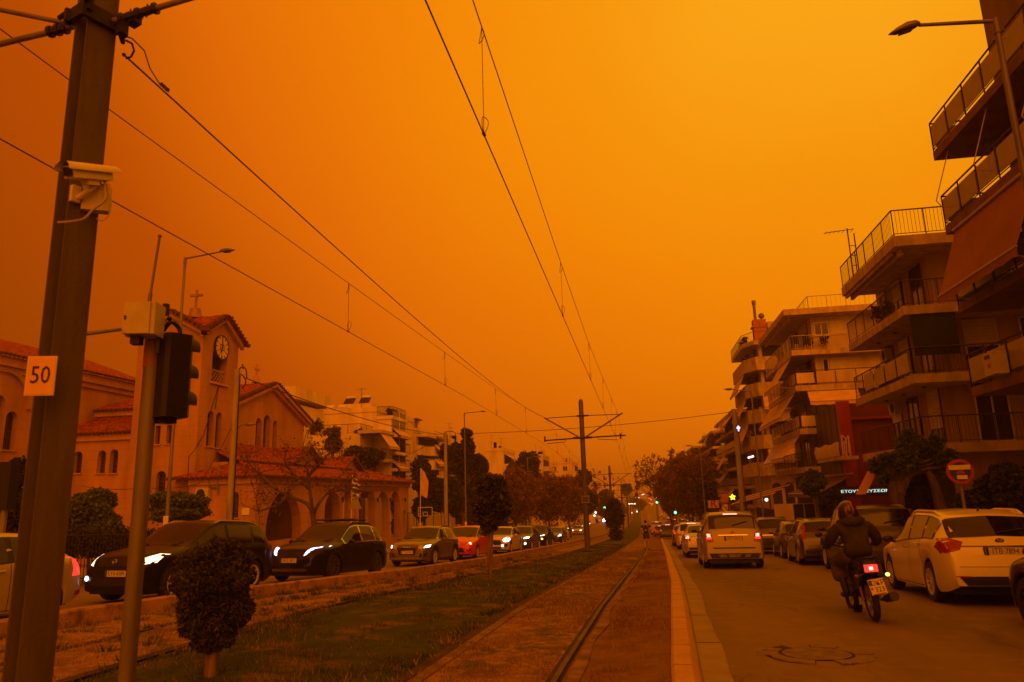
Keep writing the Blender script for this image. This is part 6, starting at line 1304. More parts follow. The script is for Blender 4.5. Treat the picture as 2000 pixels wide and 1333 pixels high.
def build_car(c, p, name, label, cat, group, o):
    """o: options dict"""
    t = thing(name, (0, 0, 0), label, cat, group); t['_w'] = 0; st = c.stations(); L = c.L; far = o.get('far', False); mb = MB(); nr_ = 10
    for sd in (1, -1):
        b = len(mb.v)
        for s in st: mb.v += [tuple(Vector((1, sd, 1))*q if False else (q.x, q.y*sd, q.z)) for q in (c.S(s, v) for v in range(nr_))]
        for i in range(len(st)-1):
            for j in range(nr_-1): mb.f.append((b+i*nr_+j, b+i*nr_+j+1, b+(i+1)*nr_+j+1, b+(i+1)*nr_+j))
        for i in (0, len(st)-1):
            k = b+i*nr_; m = len(mb.v); mb.v.append((mb.v[k][0], 0, mb.v[k][2])); mb.f += [(k+j, k+j+1, m) for j in range(nr_-1)]
    me = bpy.data.meshes.new('body'); me.from_pydata(mb.v, [], mb.f); bm = bmesh.new(); bm.from_mesh(me); bmesh.ops.remove_doubles(bm, verts=bm.verts, dist=.0005); bmesh.ops.dissolve_degenerate(bm, edges=bm.edges, dist=.0004)
    bmesh.ops.recalc_face_normals(bm, faces=bm.faces); bm.to_mesh(me); bvh = BVHTree.FromBMesh(bm); bm.free(); me.materials.append(p)
    me.polygons.foreach_set('use_smooth', [True]*len(me.polygons)); me.set_sharp_from_angle(angle=R_(38)); body = link('body', me, t)
    def decal(nm, poly, m, end, both=True, off=.007, parent=t, sub=2):
        """outline in (y, z) laid on the nose (end=1) or tail (end=-1); both: mirrored as a second object"""
        for sd in ((1, -1) if both else (1,)):
            b2 = bmesh.new(); vs = [b2.verts.new((0, y*sd, z)) for y, z in poly]; f = b2.faces.new(vs); bmesh.ops.triangulate(b2, faces=[f]); bmesh.ops.subdivide_edges(b2, edges=b2.edges[:], cuts=sub, use_grid_fill=True)
            lx = 0.
            for v in b2.verts:
                h = bvh.ray_cast(Vector((end*6, v.co.y, v.co.z)), Vector((-end, 0, 0)), 9)
                if h[0] is None: h = bvh.find_nearest(Vector((end*L/2, v.co.y, v.co.z)))
                v.co = h[0]+Vector((end*.75, .66*(1 if v.co.y > 0 else -1)*(abs(v.co.y)/c.hw)**2, .1)).normalized()*off
            ed = [e for e in b2.edges if len(e.link_faces) == 1]; r = bmesh.ops.extrude_edge_only(b2, edges=ed)
            for v in [x for x in r['geom'] if isinstance(x, bmesh.types.BMVert)]: v.co.x -= end*.03
            bmesh.ops.recalc_face_normals(b2, faces=b2.faces); m2 = bpy.data.meshes.new(nm); b2.to_mesh(m2); b2.free(); m2.materials.append(m); m2.polygons.foreach_set('use_smooth', [True]*len(m2.polygons)); m2.set_sharp_from_angle(angle=R_(40)); last = link(nm, m2, parent)
        return last
    def hit(end, y, z):
        h = bvh.ray_cast(Vector((end*6, y, z)), Vector((-end, 0, 0)), 9); return h[0].x if h[0] else end*L/2
    mb = MB(); mb.bx(-L/2+.25, L/2-.2, -c.hw*.80, c.hw*.80, c.lowf-.02, .62); mb.build('underbody', BLACKP, t)
    # glass
    mb = MB(); c.wpatch(mb, c.xw0+.04, c.xw1-.03, 6.28); mb.build('windscreen', GLASSD, t, True)
    mb = MB(); c.wpatch(mb, c.xr0+.06, c.xr1-.04, o.get('rwv', 6.2)); mb.build('rear_window', GLASSD, t, True)
    g0, g1 = o.get('dlo', (c.xw0+.3, c.xr0+.05)); bp = o.get('bpillar', c.xw1+.55); cp = o.get('cpillar', c.xw1+1.45); segs = [(g0, bp-.05), (bp+.05, cp-.05), (cp+.05, g1)]
    for sd in (1, -1):
        vt = lambda s: 5.82-.0*s; vl = lambda s: 4.16
        if o.get('trim', True):
            mb = MB(); c.patch(mb, g0-.06, g1+.05, 4.07, 5.9, sd, .003, 16, 3); mb.build('window_trim', o.get('trim_m', BLACKP), t, True)
        for a, b in segs:
            if b-a < .12: continue
            mb = MB(); c.patch(mb, a, b, vl, vt, sd, .0065, 8, 3); w = mb.build('side_window', GLASSD, t, True)
    if not far:
        for sd in (1, -1):
            mb = MB()
            for s in (c.xw0+.22, bp, min(cp+.02, c.xc[1]-c.ra+.12)): c.patch(mb, s-.006, s+.006, .3, 4.05, sd, .0025, 1, 10)
            c.patch(mb, c.xw0+.22, min(cp+.02, c.xc[1]-c.ra+.12), .38, .5, sd, .0025, 12, 1); mb.build('door_seam', DARK, t)
            for s in (bp-.2, min(cp, c.xc[1]-.1)-.2):
                q = c.S(s, 3.45); mb = MB(); mb.tube([(q.x+.09, q.y*sd, q.z), (q.x+.07, (q.y+.035)*sd, q.z+.005), (q.x-.07, (q.y+.035)*sd, q.z+.005), (q.x-.09, q.y*sd, q.z)], .014, 6); mb.build('door_handle', o.get('handle_m', p), t)
            if o.get('clad'):
                mb = MB(); ck = o['clad']
                c.patch(mb, c.xc[0]+c.ra+.01, c.xc[1]-c.ra-.01, 0, ck, sd, .012, 10, 2)
                for x in c.xc:
                    P = [(x+q*math.cos(a), c.wr+q*math.sin(a)) for q, aa in ((c.ra+.005, np.linspace(-.2, math.pi+.2, 15)), (c.ra+.075, np.linspace(math.pi+.2, -.2, 15))) for a in aa]
                    k = 15; y = c.half(x)+.012
                    for i in range(k): a1, a2 = P[i], P[2*k-1-i]; mb.v += [(L/2-a1[0], sd*(y-.01), a1[1]), (L/2-a2[0], sd*(y-.005), a2[1])]
                    b_ = len(mb.v)-2*k; mb.f += [(b_+2*i, b_+2*i+1, b_+2*i+3, b_+2*i+2) for i in range(k-1)]
                mb.build('cladding', BLACKP, t, True)
    # wheels
    for x in c.xc:
        for sd in (1, -1):
            yc = c.hw-.125; T = Matrix.Translation((L/2-x, sd*yc, c.wr)) @ Matrix.Rotation(R_(-90*sd), 4, 'X'); r = c.wr; mb = MB()
            mb.sweep([(r*.64, -.1), (r*.9, -.105), (r, -.07), (r, .07), (r*.93, .1), (r*.66, .1)], T, 24 if not far else 14); w = mb.build('wheel', RUBBER, t, True)
            mb = MB(); rr = r*.66; mb.sweep([(rr, .095), (rr*.93, .09), (rr*.88, .03), (.001, .02)], T, 20); mb.build('rim_well', DARK, w, True)
            mb = MB(); mb.sweep([(rr*1.0, .07), (rr*1.01, .104), (rr*.9, .1), (rr*.88, .07)], T, 24); mb.sweep([(rr*.26, .05), (rr*.24, .095), (.001, .1)], T, 12); ns = o.get('spokes', 5)
            for k in range(ns):
                for da in ((-.13, .13) if ns < 9 and o.get('split', True) else (0,)):
                    a = 2*math.pi*k/ns; ca, sa = math.cos(a+da), math.sin(a+da); c2, s2 = math.cos(a), math.sin(a); wd = rr*(.085 if ns > 6 else .11); p0 = Vector((c2*rr*.18, s2*rr*.18, .08)); p1 = Vector((ca*rr*.94, sa*rr*.94, .092)); d = (p1-p0).normalized(); n = Vector((-d.y, d.x, 0))*wd
                    mb.hexa([T @ q for q in (p0-n-Vector((0, 0, .03)), p1-n-Vector((0, 0, .03)), p1+n-Vector((0, 0, .03)), p0+n-Vector((0, 0, .03)), p0-n*.9, p1-n*.8, p1+n*.8, p0+n*.9)])
            mb.build('rim', o.get('rim_m', ALLOY), w)
    # mirrors, roof rails
    for sd in (1, -1):
        q = c.S(c.xw0+.42, 4.0); mb = MB(); mb.ball((q.x, (q.y+.13)*sd, q.z+.07), (.055, .10, .062), 10, 6); mb.tube([(q.x, (q.y-.02)*sd, q.z), (q.x, (q.y+.1)*sd, q.z+.05)], .025, 6); mb.build('wing_mirror', o.get('mirror_m', p), t, True)
        if o.get('rails'):
            a, b = c.xw1+.15, c.xr0-.15; P = [c.S(a+(b-a)*i/8, 6.55)+Vector((0, 0, (.028 if 0 < i < 8 else .0))) for i in range(9)]; mb = MB(); mb.tube([(v.x, v.y*sd, v.z) for v in P], .022, 6); mb.build('roof_rail', o.get('rail_m', STEEL), t, True)
    if o.get('bars'):
        for s in (c.xw1+.4, c.xw1+1.1): z = c.ztop(s)+.09; mb = MB(); mb.tube([(L/2-s, -c.hw*.72, z), (L/2-s, c.hw*.72, z)], .03, 6); mb.build('roof_bar', BLACKP, t)
    # front
    for nm, poly, m in o.get('front', []): decal(nm, poly, m, 1)
    for nm, poly, m in o.get('frontc', []): decal(nm, poly, m, 1, False)
    for nm, poly, m in o.get('rear', []): decal(nm, poly, m, -1, sub=2 if far else 5)
    for nm, poly, m in o.get('rearc', []): decal(nm, poly, m, -1, False)
    if o.get('balls'):
        for y, z, r, m in o['balls']: mb = MB(); mb.ball((hit(1, y, z)-.01, y, z), (r*.5, r, r), 12, 7); mb.build('fog_light' if z < .6 else 'headlight', m, t, True)
    for end, z, txt, y0 in o.get('plates', []):
        x = hit(end, y0, z)+end*.012; mb = MB(); mb.box((x, y0, z), (.012, .52, .12)); pt = mb.build('number_plate', PLATE, t); mb = MB(); mb.box((x-end*.006, y0, z), (.02, .56, .145)); mb.build('plate_frame', BLACKP, pt)
        M = frame((x+end*.0075, y0+end*.02, z), (0, end, 0), (0, 0, 1)); text('plate_text', txt, .115, M, INK, pt, .001, .86); mb = MB(); mb.box((x+end*.0045, y0-end*.235, z), (.006, .04, .118)); mb.build('plate_band', BLUEP, pt)
    bg_ = o.get('badge')
    if bg_:
        end, z, kind = bg_; x = hit(end, 0, z)+end*.012; T = Matrix.Translation((x, 0, z)) @ Matrix.Rotation(R_(90*end), 4, 'Y'); mb = MB()
        def ring(cy, r, th): mb.sweep([(r-th, 0), (r-th, .012), (r, .014), (r, 0)], T @ Matrix.Translation((0, cy, 0)), 18)
        if kind == 'rings':
            for k in range(4): ring(-.12+.08*k, .052, .011)
        elif kind == 'star':
            ring(0, .06, .009)
            for k in range(3): a = 2*math.pi*k/3+math.pi; mb.tube([T @ Vector((0, 0, .01)), T @ Vector((.055*math.cos(a), .055*math.sin(a), .01))], .008, 4, .003)
        elif kind == 'ringbar': ring(0, .055, .012); mb.box((x+end*.01, 0, z), (.016, .13, .026))
        elif kind == 'oval': mb.sweep([(.001, .01), (.062, .008), (.066, 0)], T @ Matrix.Diagonal((.55, 1.0, 1, 1)), 20)
        b_ = mb.build('badge', CHROME if kind != 'oval' else BLACKP, t)
        if kind == 'oval': text('badge_text', 'KIA', .05, frame((x+end*.012, 0, z), (0, end, 0), (0, 0, 1)), CHROME, b_, .002, 1.1)
    if o.get('wiper'):
        end = o['wiper']; mb = MB(); s = c.xr1-.08 if end < 0 else c.xw0+.05
        if end < 0: a, b = c.S(c.xr1-.08, 9), c.S(c.xr1-.16, 7.6); mb.tube([(a.x-.02, a.y, a.z+.01), (b.x-.02, -b.y, b.z+.015)], .012, 5)
        else:
            for sg_ in (1, -1): a, b = c.S(s, 8.2), c.S(s+.13, 7.2); mb.tube([(a.x+.01, a.y*sg_, a.z+.02), (b.x+.01, b.y*sg_-.1, b.z+.03)], .011, 5)
        mb.build('wiper', BLACKP, t)
    if o.get('aerial'): q = c.S(c.xr0-.25, 9); mb = MB(); mb.tube([q, q+Vector((-.07, 0, .05))], .02, 6, .01); mb.build('aerial', BLACKP, t)
    t['_L'] = L; return t
def place(t, x, y, psi, side, faces_us, c):
    """near corner (towards the camera lane, near end) at x, y; psi = heading of the car's axis"""
    ps = R_(psi); a = Vector((math.sin(ps), math.cos(ps))); b = Vector((a.y, -a.x))*side; ctr = Vector((x, y))+a*c.L/2+b*c.W/2
    za, zb = g(ctr.y-a.y*c.L*.3), g(ctr.y+a.y*c.L*.3); pitch = math.atan2(zb-za, c.L*.6*a.y)
    f = Vector((a.x, a.y, math.tan(pitch))).normalized()
    if faces_us: f = -f
    s = Vector((0, 0, 1)).cross(f).normalized(); u = f.cross(s)
    t.matrix_world = Matrix(((f.x, s.x, u.x, ctr.x), (f.y, s.y, u.y, ctr.y), (f.z, s.z, u.z, (za+zb)/2), (0, 0, 0, 1))); return t
# body types -----------------------------------------------------------------
def suv(L, W, H, fo=.9, wb=2.65, wr=.36, hood=1.05, boxy=.0, **k):
    return Car(L, W, H, fo, wb, wr, [(0, .60), (.05, .80), (.16, hood-.13), (.5, hood-.05), (1.1, hood+.03), (1.28, hood+.06), (2.05, H-.06), (2.4, H-.005), (L-1.1, H-.02), (L-.55+boxy, H-.10), (L-.2+boxy*.5, hood+.0), (L-.09, hood-.12), (L-.03, .72), (L, .5)],
               [(0, .66), (.5, hood-.14), (1.3, hood-.03), (L-1, hood+.03), (L, hood)], 1.22, 2.02, L-.6+boxy, L-.22+boxy*.5, **k)
def hatch(L, W, H, fo=.85, wb=2.6, wr=.32, hood=.92, ws=.0, tail=.0, **k):
    return Car(L, W, H, fo, wb, wr, [(0, .52), (.05, .66), (.18, hood-.17), (.6, hood-.04), (1.0-ws, hood+.04), (1.12-ws, hood+.07), (2.0-ws, H-.07), (2.45-ws, H-.005), (L-1.05, H-.04), (L-.6, H-.13), (L-.2-tail, hood+.06), (L-.08, hood-.06), (L-.03, .68), (L, .48)],
               [(0, .6), (.6, hood-.12), (1.2, hood-.02), (L-.9, hood+.08), (L, hood+.06)], 1.08-ws, 1.98-ws, L-.64, L-.22-tail, **k)
def saloon(L, W, H):
    return Car(L, W, H, .9, 2.65, .31, [(0, .5), (.05, .66), (.2, .74), (.8, .86), (1.15, .93), (1.28, .97), (2.05, H-.06), (2.5, H-.005), (3.2, H-.06), (3.85, 1.05), (4.0, 1.0), (L-.1, .95), (L-.04, .8), (L, .5)],
               [(0, .6), (.7, .8), (1.3, .92), (3.4, .98), (L, .9)], 1.22, 2.02, 3.2, 3.88, roofw=.68, tailw=.84)
P_BLACK = paint('black', (.008, .007, .009), .12, .3); P_GREY = paint('dark_grey', (.085, .08, .075), .7, .3, .3); P_RED = paint('red', (.62, .025, .012), .8, .3); P_WHITE = paint('white', (.74, .71, .65), .6, .35)
P_SILV = paint('silver', (.52, .48, .41), .6, .35, .4); P_CHAMP = paint('champagne', (.3, .265, .22), .6, .38, .25); P_BLUE = paint('dark_blue', (.015, .02, .05), .8, .3); P_BROWN = paint('brown_grey', (.13, .1, .08), .7, .3, .2); P_DRED = paint('dark_red', (.16, .02, .015), .8, .3)
CARS = {}
# left queue -------------------------------------------------------------------
cX = suv(4.45, 1.77, 1.68, .87, 2.63, .365, 1.07, .12, roofw=.76)
car = build_car(cX, P_BLACK, 'black_suv', 'boxy black SUV with silver roof rails, first of the queue facing the camera', 'car', 'cars queueing on the left road',
    dict(rails=1, rail_m=mat('rail_silver', (.5, .45, .38), .4, .5, .1, 5), clad=1.3, spokes=5, split=False, wiper=1, trim=False, bpillar=2.5, cpillar=3.45, badge=(1, .83, 'ringbar'), plates=[(1, .60, 'ΕΥΑ·8389', .12)],
         front=[('headlight', [(.52, .74), (.80, .80), (.84, .96), (.74, .98), (.60, .90)], HEAD_Y)], frontc=[('grille', [(-.40, .74), (.40, .74), (.46, .9), (-.46, .9)], BLACKP), ('lower_grille', [(-.5, .36), (.5, .36), (.5, .5), (-.5, .5)], DARK)],
         rear=[('tail_light', [(.72, .8), (.8, .8), (.78, 1.3), (.72, 1.3)], TAIL_OFF)], balls=[(.62, .5, .055, HEAD_W), (-.62, .5, .055, HEAD_W), (.70, .66, .03, TAIL_OFF)]))
place(car, -9.9, 13.7, 7, -1, True, cX)
cT = suv(4.5, 1.87, 1.66, .92, 2.68, .365, 1.04, -.12, roofw=.7)
LED = HEAD_B
car = build_car(cT, P_BLACK, 'black_suv', 'angular black SUV with slanted bright LED headlights and black roof bars', 'car', 'cars queueing on the left road',
    dict(rails=1, rail_m=BLACKP, bars=1, clad=1.2, spokes=10, rim_m=mat('rim_dark', (.13, .12, .11), .35, .7, .2, 10), trim_m=CHROME, wiper=1, plates=[(1, .60, 'ΧΕΤ·3815', -.02)], badge=None,
         front=[('headlight', [(.50, .885), (.86, .955), (.84, .985), (.52, .93)], LED), ('headlight', [(.47, .835), (.62, .87), (.64, .91), (.49, .88)], LED), ('headlight', [(.45, .78), (.57, .81), (.59, .85), (.465, .83)], LED), ('headlight', [(.43, .72), (.52, .755), (.545, .79), (.445, .775)], LED)],
         frontc=[('grille', [(-.42, .62), (.42, .62), (.5, .9), (-.5, .9)], DARK), ('skid_plate', [(-.55, .3), (.55, .3), (.6, .38), (-.6, .38)], P_GREY)], rear=[('tail_light', [(.5, .9), (.82, .9), (.82, 1.0), (.5, 1.0)], TAIL_OFF)]))
place(car, -8.9, 19.6, 7, -1, True, cT)
cA = suv(4.39, 1.83, 1.6, .9, 2.6, .35, 1.0, -.14, roofw=.7)
car = build_car(cA, P_BROWN, 'grey_suv', 'brown-grey SUV with four-ring grille and white headlight, behind the LED-lit SUV', 'car', 'cars queueing on the left road',
    dict(rails=1, rail_m=CHROME, spokes=5, trim_m=CHROME, wiper=1, badge=(1, .80, 'rings'), plates=[(1, .56, 'ΖΖΑ·9300', .0)], clad=1.0,
         front=[('headlight', [(.68, .72), (.84, .75), (.86, .84), (.72, .82)], HEAD_W), ('headlight_housing', [(.46, .70), (.66, .71), (.70, .81), (.48, .84)], LAMP_DIM), ('air_intake', [(.5, .36), (.78, .38), (.8, .54), (.56, .52)], DARK)],
         frontc=[('grille', [(-.34, .46), (.34, .46), (.43, .72), (.36, .86), (-.36, .86), (-.43, .72)], DARK), ('skid_plate', [(-.55, .3), (.55, .3), (.55, .36), (-.55, .36)], STEEL)], rear=[('tail_light', [(.55, .85), (.82, .85), (.82, 1.0), (.55, 1.0)], TAIL_OFF)]))
place(car, -8.5, 29, 4, -1, True, cA); CARS['suv'] = (car, cA)
cR = hatch(4.4, 1.83, 1.62, .9, 2.65, .33, .98, .12, roofw=.72)
car = build_car(cR, P_RED, 'red_hatchback', 'bright red hatchback in the left queue', 'car', 'cars queueing on the left road',
    dict(spokes=5, wiper=1, plates=[], badge=(1, .74, 'oval') and None, front=[('headlight', [(.5, .62), (.66, .68), (.88, .92), (.72, .86), (.56, .74)], mat('headlight_amber_glass', (.75, .42, .12), .12, .2, .25, 12)), ('fog_recess', [(.56, .38), (.76, .40), (.78, .50), (.60, .48)], DARK)],
         frontc=[('grille', [(-.5, .34), (.5, .34), (.38, .56), (-.38, .56)], DARK)], balls=[(.70, .74, .075, HEAD_Y), (-.70, .74, .075, HEAD_Y)], rear=[('tail_light', [(.7, .8), (.82, .8), (.78, 1.2), (.7, 1.2)], TAIL_OFF)]))
place(car, -8.1, 35.3, 3, -1, True, cR)
P_PALE = paint('pale', (.6, .54, .45)); cM = suv(4.3, 1.82, 1.56, .85, 2.67, .34, 1.0, -.02, roofw=.74)
car = build_car(cM, P_PALE, 'compact_suv', 'white compact SUV with big round lit headlights behind the tall clipped bush', 'car', 'cars queueing on the left road',
    dict(far=True, rails=1, rail_m=BLACKP, spokes=5, front=[('lamp_ring', [(.72+.17*math.cos(a), .80+.14*math.sin(a)) for a in np.linspace(0, 6.28, 12, False)], HEAD_W), ('air_intake', [(.66, .38), (.8, .42), (.8, .58), (.68, .54)], DARK)],
         frontc=[('grille', [(-.42, .5), (.42, .5), (.5, .64), (.36, .78), (-.36, .78), (-.5, .64)], DARK), ('lower_grille', [(-.45, .28), (.45, .28), (.5, .4), (-.5, .4)], DARK)], balls=[(.55, .46, .07, HEAD_W), (-.55, .46, .07, HEAD_W)]))
place(car, -7.75, 43, 3, -1, True, cM)
car = build_car(cA, P_GREY, 'grey_suv', 'dark grey SUV with two stacked white lamps, right of the white compact', 'car', 'cars queueing on the left road',
    dict(far=True, rails=1, rail_m=BLACKP, front=[('headlight', [(.5, .76), (.8, .78), (.84, .9), (.52, .86)], HEAD_W)], frontc=[('grille', [(-.4, .5), (.4, .5), (.45, .8), (-.45, .8)], DARK)], balls=[(.62, .46, .08, HEAD_W), (-.62, .46, .08, HEAD_W)]))
place(car, -7.3, 48.3, 3, -1, True, cA); FARS = (car, cA)
cH = hatch(4.2, 1.79, 1.52, .85, 2.58, .32, .93)
car = build_car(cT, P_BLACK, 'black_suv', 'black SUV with a thin white lamp and amber indicator in the left queue', 'car', 'cars queueing on the left road',
    dict(far=True, front=[('headlight', [(.45, .84), (.8, .9), (.78, .95), (.47, .9)], HEAD_W)], frontc=[('grille', [(-.42, .6), (.42, .6), (.5, .85), (-.5, .85)], DARK)], balls=[(.68, .66, .07, emit('amber_front', (1, .6, .1), 5))]))
place(car, -6.9, 53.3, 2, -1, True, cT)
car = build_car(cH, P_BLUE, 'blue_hatchback', 'dark blue hatchback with one dazzling headlight, end of the left queue', 'car', 'cars queueing on the left road',
    dict(far=True, front=[('headlight', [(.5, .66), (.78, .7), (.82, .82), (.55, .76)], HEAD_B)], frontc=[('grille', [(-.45, .4), (.45, .4), (.4, .6), (-.4, .6)], DARK)], balls=[(.72, .76, .12, HEAD_B)], plates=[(1, .5, 'ΙΒΝ·4127', 0)] and []))
place(car, -7.2, 67, 2, -1, True, cH); FARH = (car, cH)
# white SUV coming down the left road, copies further away
car = build_car(cA, P_WHITE, 'white_suv', 'white SUV driving alone toward the camera left of the round mast', 'car', 'distant cars on the left road',
    dict(far=True, rails=1, rail_m=BLACKP, front=[('headlight', [(.5, .74), (.8, .78), (.82, .88), (.52, .84)], HEAD_W)], frontc=[('grille', [(-.45, .55), (.45, .55), (.5, .72), (-.5, .72)], DARK), ('lower_grille', [(-.6, .3), (.6, .3), (.6, .42), (-.6, .42)], DARK)]))
place(car, -8.6, 84, 1, -1, True, cA); WS = (car, cA)
def far_copy(src, label, x, y, psi, side, us, name=None, group=None, m=None):
    o = copy_tree(src[0]); o['label'] = label
    if name: o.name = name
    if group: o['group'] = group
    if m:
        for ch in o.children:
            if ch.name.startswith('body'): ch.data = ch.data.copy(); ch.data.materials[0] = m
    return place(o, x, y, psi, side, us, src[1])
GL = 'distant cars on the left road'
p = gr(1176, 1023); far_copy(WS, 'far white SUV with two headlights left of the dark bush', p.x-.2, p.y*.78, 1, -1, True)
p = gr(1139, 1029); far_copy(WS, 'far white SUV just behind the round mast', -10.2, 128, 1, -1, True)
for i, (x, y) in enumerate(((-12.6, 96), (-12.8, 104), (-13, 112), (-13.2, 150), (-13.2, 160), (-13.3, 170), (-13.4, 180))):
    far_copy(FARH if i % 2 else FARS, ['dark car parked by the far left pavement, nearest of that row', 'second dark car parked by the far left pavement', 'third dark car parked by the far left pavement', 'dark parked car seen right of the round mast',
        'second dark parked car right of the round mast', 'third dark parked car right of the round mast', 'farthest dark parked car of the left row'][i], x, y, 1, -1, True, 'parked_car', 'cars parked on the far left')
# silver hatchback passing behind the mast at the left edge (heads out of frame, tail to the right)
cL = hatch(4.1, 1.72, 1.5, .8, 2.5, .31, .92, roofw=.72)
car = build_car(cL, P_SILV, 'silver_hatchback', 'silver hatchback cut off by the left edge, tail lights before the black SUV', 'car', None,
    dict(spokes=7, split=False, trim=True, rear=[('tail_light', [(.60, .70), (.82, .68), (.80, 1.02), (.66, 1.0)], TAIL_ON), ('reflector', [(.62, .34), (.78, .34), (.78, .42), (.62, .42)], TAIL_OFF)], rearc=[('bumper_strip', [(-.6, .45), (.6, .45), (.6, .52), (-.6, .52)], BLACKP)], plates=[(-1, .62, 'ΙΖΤ·2046', 0)]))
CL_T = car
# right side -------------------------------------------------------------------
cML = suv(4.78, 1.91, 1.8, .9, 2.9, .385, 1.13, .06, roofw=.74, tailw=.82, nr=.12)
TL = lambda z0, z1, y0=.66, y1=.93: [(y0, z0), (y1, z0), (y1, z1), (y0+.02, z1)]
def rear_lamp(y0, y1, z0, z1): return [(y0, z0), (y1, z0), (y1, z1), (y0, z1)]
car = build_car(cML, P_CHAMP, 'silver_suv', 'big champagne SUV braking with lit tail lamps, nearest in the right lane', 'car', 'cars queueing in the right lane',
    dict(rails=1, spokes=5, wiper=-1, badge=(-1, 1.10, 'star'), plates=[(-1, .93, 'ΧΕΧ·5650', 0)], mirror_m=BLACKP, trim=True,
         rear=[('tail_light', [(.60, .84), (.80, .80), (.86, 1.02), (.80, 1.14), (.66, 1.12)], TAIL_OFF), ('brake_light', rear_lamp(.69, .80, .98, 1.08), TAIL_HOT), ('lamp_glow', rear_lamp(.65, .83, .91, .975), TAIL_ON)],
         rearc=[('brake_light', [(-.22, 1.675), (.22, 1.675), (.22, 1.705), (-.22, 1.705)], TAIL_HOT), ('chrome_strip', [(-.45, 1.02), (.45, 1.02), (.45, 1.045), (-.45, 1.045)], CHROME), ('bumper_step', [(-.62, .62), (.62, .62), (.66, .66), (-.66, .66)], BLACKP), ('diffuser', [(-.7, .33), (.7, .33), (.78, .48), (-.78, .48)], BLACKP), ('skid_plate', [(-.45, .36), (.45, .36), (.5, .45), (-.5, .45)], STEEL)]))
place(car, 1.86, 24.4, 1.2, 1, False, cML)
cS = saloon(4.5, 1.75, 1.46)
car = build_car(cS, P_SILV, 'silver_saloon', 'silver saloon braking just ahead of the champagne SUV', 'car', 'cars queueing in the right lane',
    dict(far=True, rear=[('tail_light', rear_lamp(.6, .84, .72, .92), TAIL_OFF), ('brake_light', rear_lamp(.66, .80, .82, .94), TAIL_HOT)], rearc=[('brake_light', [(-.2, .985), (.2, .985), (.2, 1.0), (-.2, 1.0)], TAIL_ON), ('bumper', [(-.7, .3), (.7, .3), (.7, .45), (-.7, .45)], BLACKP)]))
place(car, 1.78, 33.5, 1, 1, False, cS)
def lit(p, nm, label, x, y, c, mats=(TAIL_ON, TAIL_HOT), ps=1):
    car = build_car(c, p, nm, label, 'car', 'cars queueing in the right lane', dict(far=True, rear=[('tail_light', rear_lamp(.62, .86, .82, 1.0), TAIL_OFF), ('brake_light', rear_lamp(.66, .82, .85, .97), mats[0])], rearc=[('brake_light', [(-.25, c.H-.12), (.25, c.H-.12), (.25, c.H-.08), (-.25, c.H-.08)], mats[1]), ('bumper', [(-.7, .3), (.7, .3), (.7, .5), (-.7, .5)], BLACKP)]))
    return place(car, x, y, ps, 1, False, c), c
lit(P_WHITE, 'white_suv', 'white SUV braking ahead of the silver saloon', 2.0, 45.5, cA)
r1 = lit(P_DRED, 'dark_hatchback', 'dark hatchback with red brake lamps ahead of the white SUV', 2.0, 52.5, cH)
r2 = lit(P_BLUE, 'dark_suv', 'dark blue SUV farther along the right lane, right of the walker', 1.8, 82, cA)
lit(P_DRED, 'red_hatchback', 'dark red hatchback beside the walker in the right lane', 1.45, 100, cH)
cV = Car(4.6, 1.85, 2.1, .8, 2.8, .33, [(0, .6), (.05, .85), (.3, 1.05), (.9, 1.25), (1.0, 1.3), (1.6, 2.0), (2.0, 2.1), (4.3, 2.08), (4.5, 2.0), (4.56, 1.1), (4.6, .5)], [(0, .7), (1, 1.1), (4.6, 1.2)], .95, 1.6, 4.4, 4.56, roofw=.88, tailw=.9, nr=.06)
lit(P_WHITE, 'white_van', 'white van with glowing lamps at the far end of the right lane', 1.4, 122, cV)
GRR = 'distant traffic in the right lane'
for i, (px, py) in enumerate(((1300, 1023), (1312, 1027), (1325, 1029), (1338, 1030), (1350, 1031), (1294, 1016), (1283, 1012), (1288, 1009))):
    p = gr(px, py); far_copy(r1 if i % 2 else r2, ['dark parked car nearest the bare trees, first of the far right row', 'brown-roofed parked car, second of the far right row', 'dark parked car, third of the far right row', 'dark parked car, fourth of the far right row', 'dark parked car, last of the far right row before the saloon',
        'tiny car farther along the far right row', 'tiny braking car near the green light', 'tiny car beyond the white van'][i], p.x, p.y, 1, 1, False, 'parked_car', 'far cars along the right kerb', [P_DRED, P_BROWN, P_GREY, P_BLACK, P_GREY, P_BROWN, P_RED, P_SILV][i])
GP_ = 'cars parked along the right kerb'
cPA = suv(4.5, 1.85, 1.72, .9, 2.65, .36, 1.08, -.06)
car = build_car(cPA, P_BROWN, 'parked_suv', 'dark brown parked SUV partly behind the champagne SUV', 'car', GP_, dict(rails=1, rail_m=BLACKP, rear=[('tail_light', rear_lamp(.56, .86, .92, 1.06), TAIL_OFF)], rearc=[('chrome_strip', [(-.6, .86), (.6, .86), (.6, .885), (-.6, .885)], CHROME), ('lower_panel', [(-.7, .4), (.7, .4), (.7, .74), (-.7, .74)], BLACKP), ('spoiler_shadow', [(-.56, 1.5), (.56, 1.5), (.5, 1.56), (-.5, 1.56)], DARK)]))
place(car, 5.2, 36.5, 2, 1, False, cPA)
car = build_car(cH, P_GREY, 'parked_hatchback', 'small dark grey parked hatchback before the brown SUV', 'car', GP_, dict(rear=[('tail_light', rear_lamp(.6, .82, .8, 1.0), TAIL_OFF)], spokes=7))
place(car, 5.5, 31.5, 3, 1, False, cH)
cVo = hatch(4.7, 1.85, 1.56, .9, 2.75, .33, .95, .0, .02, roofw=.72, nr=.12)
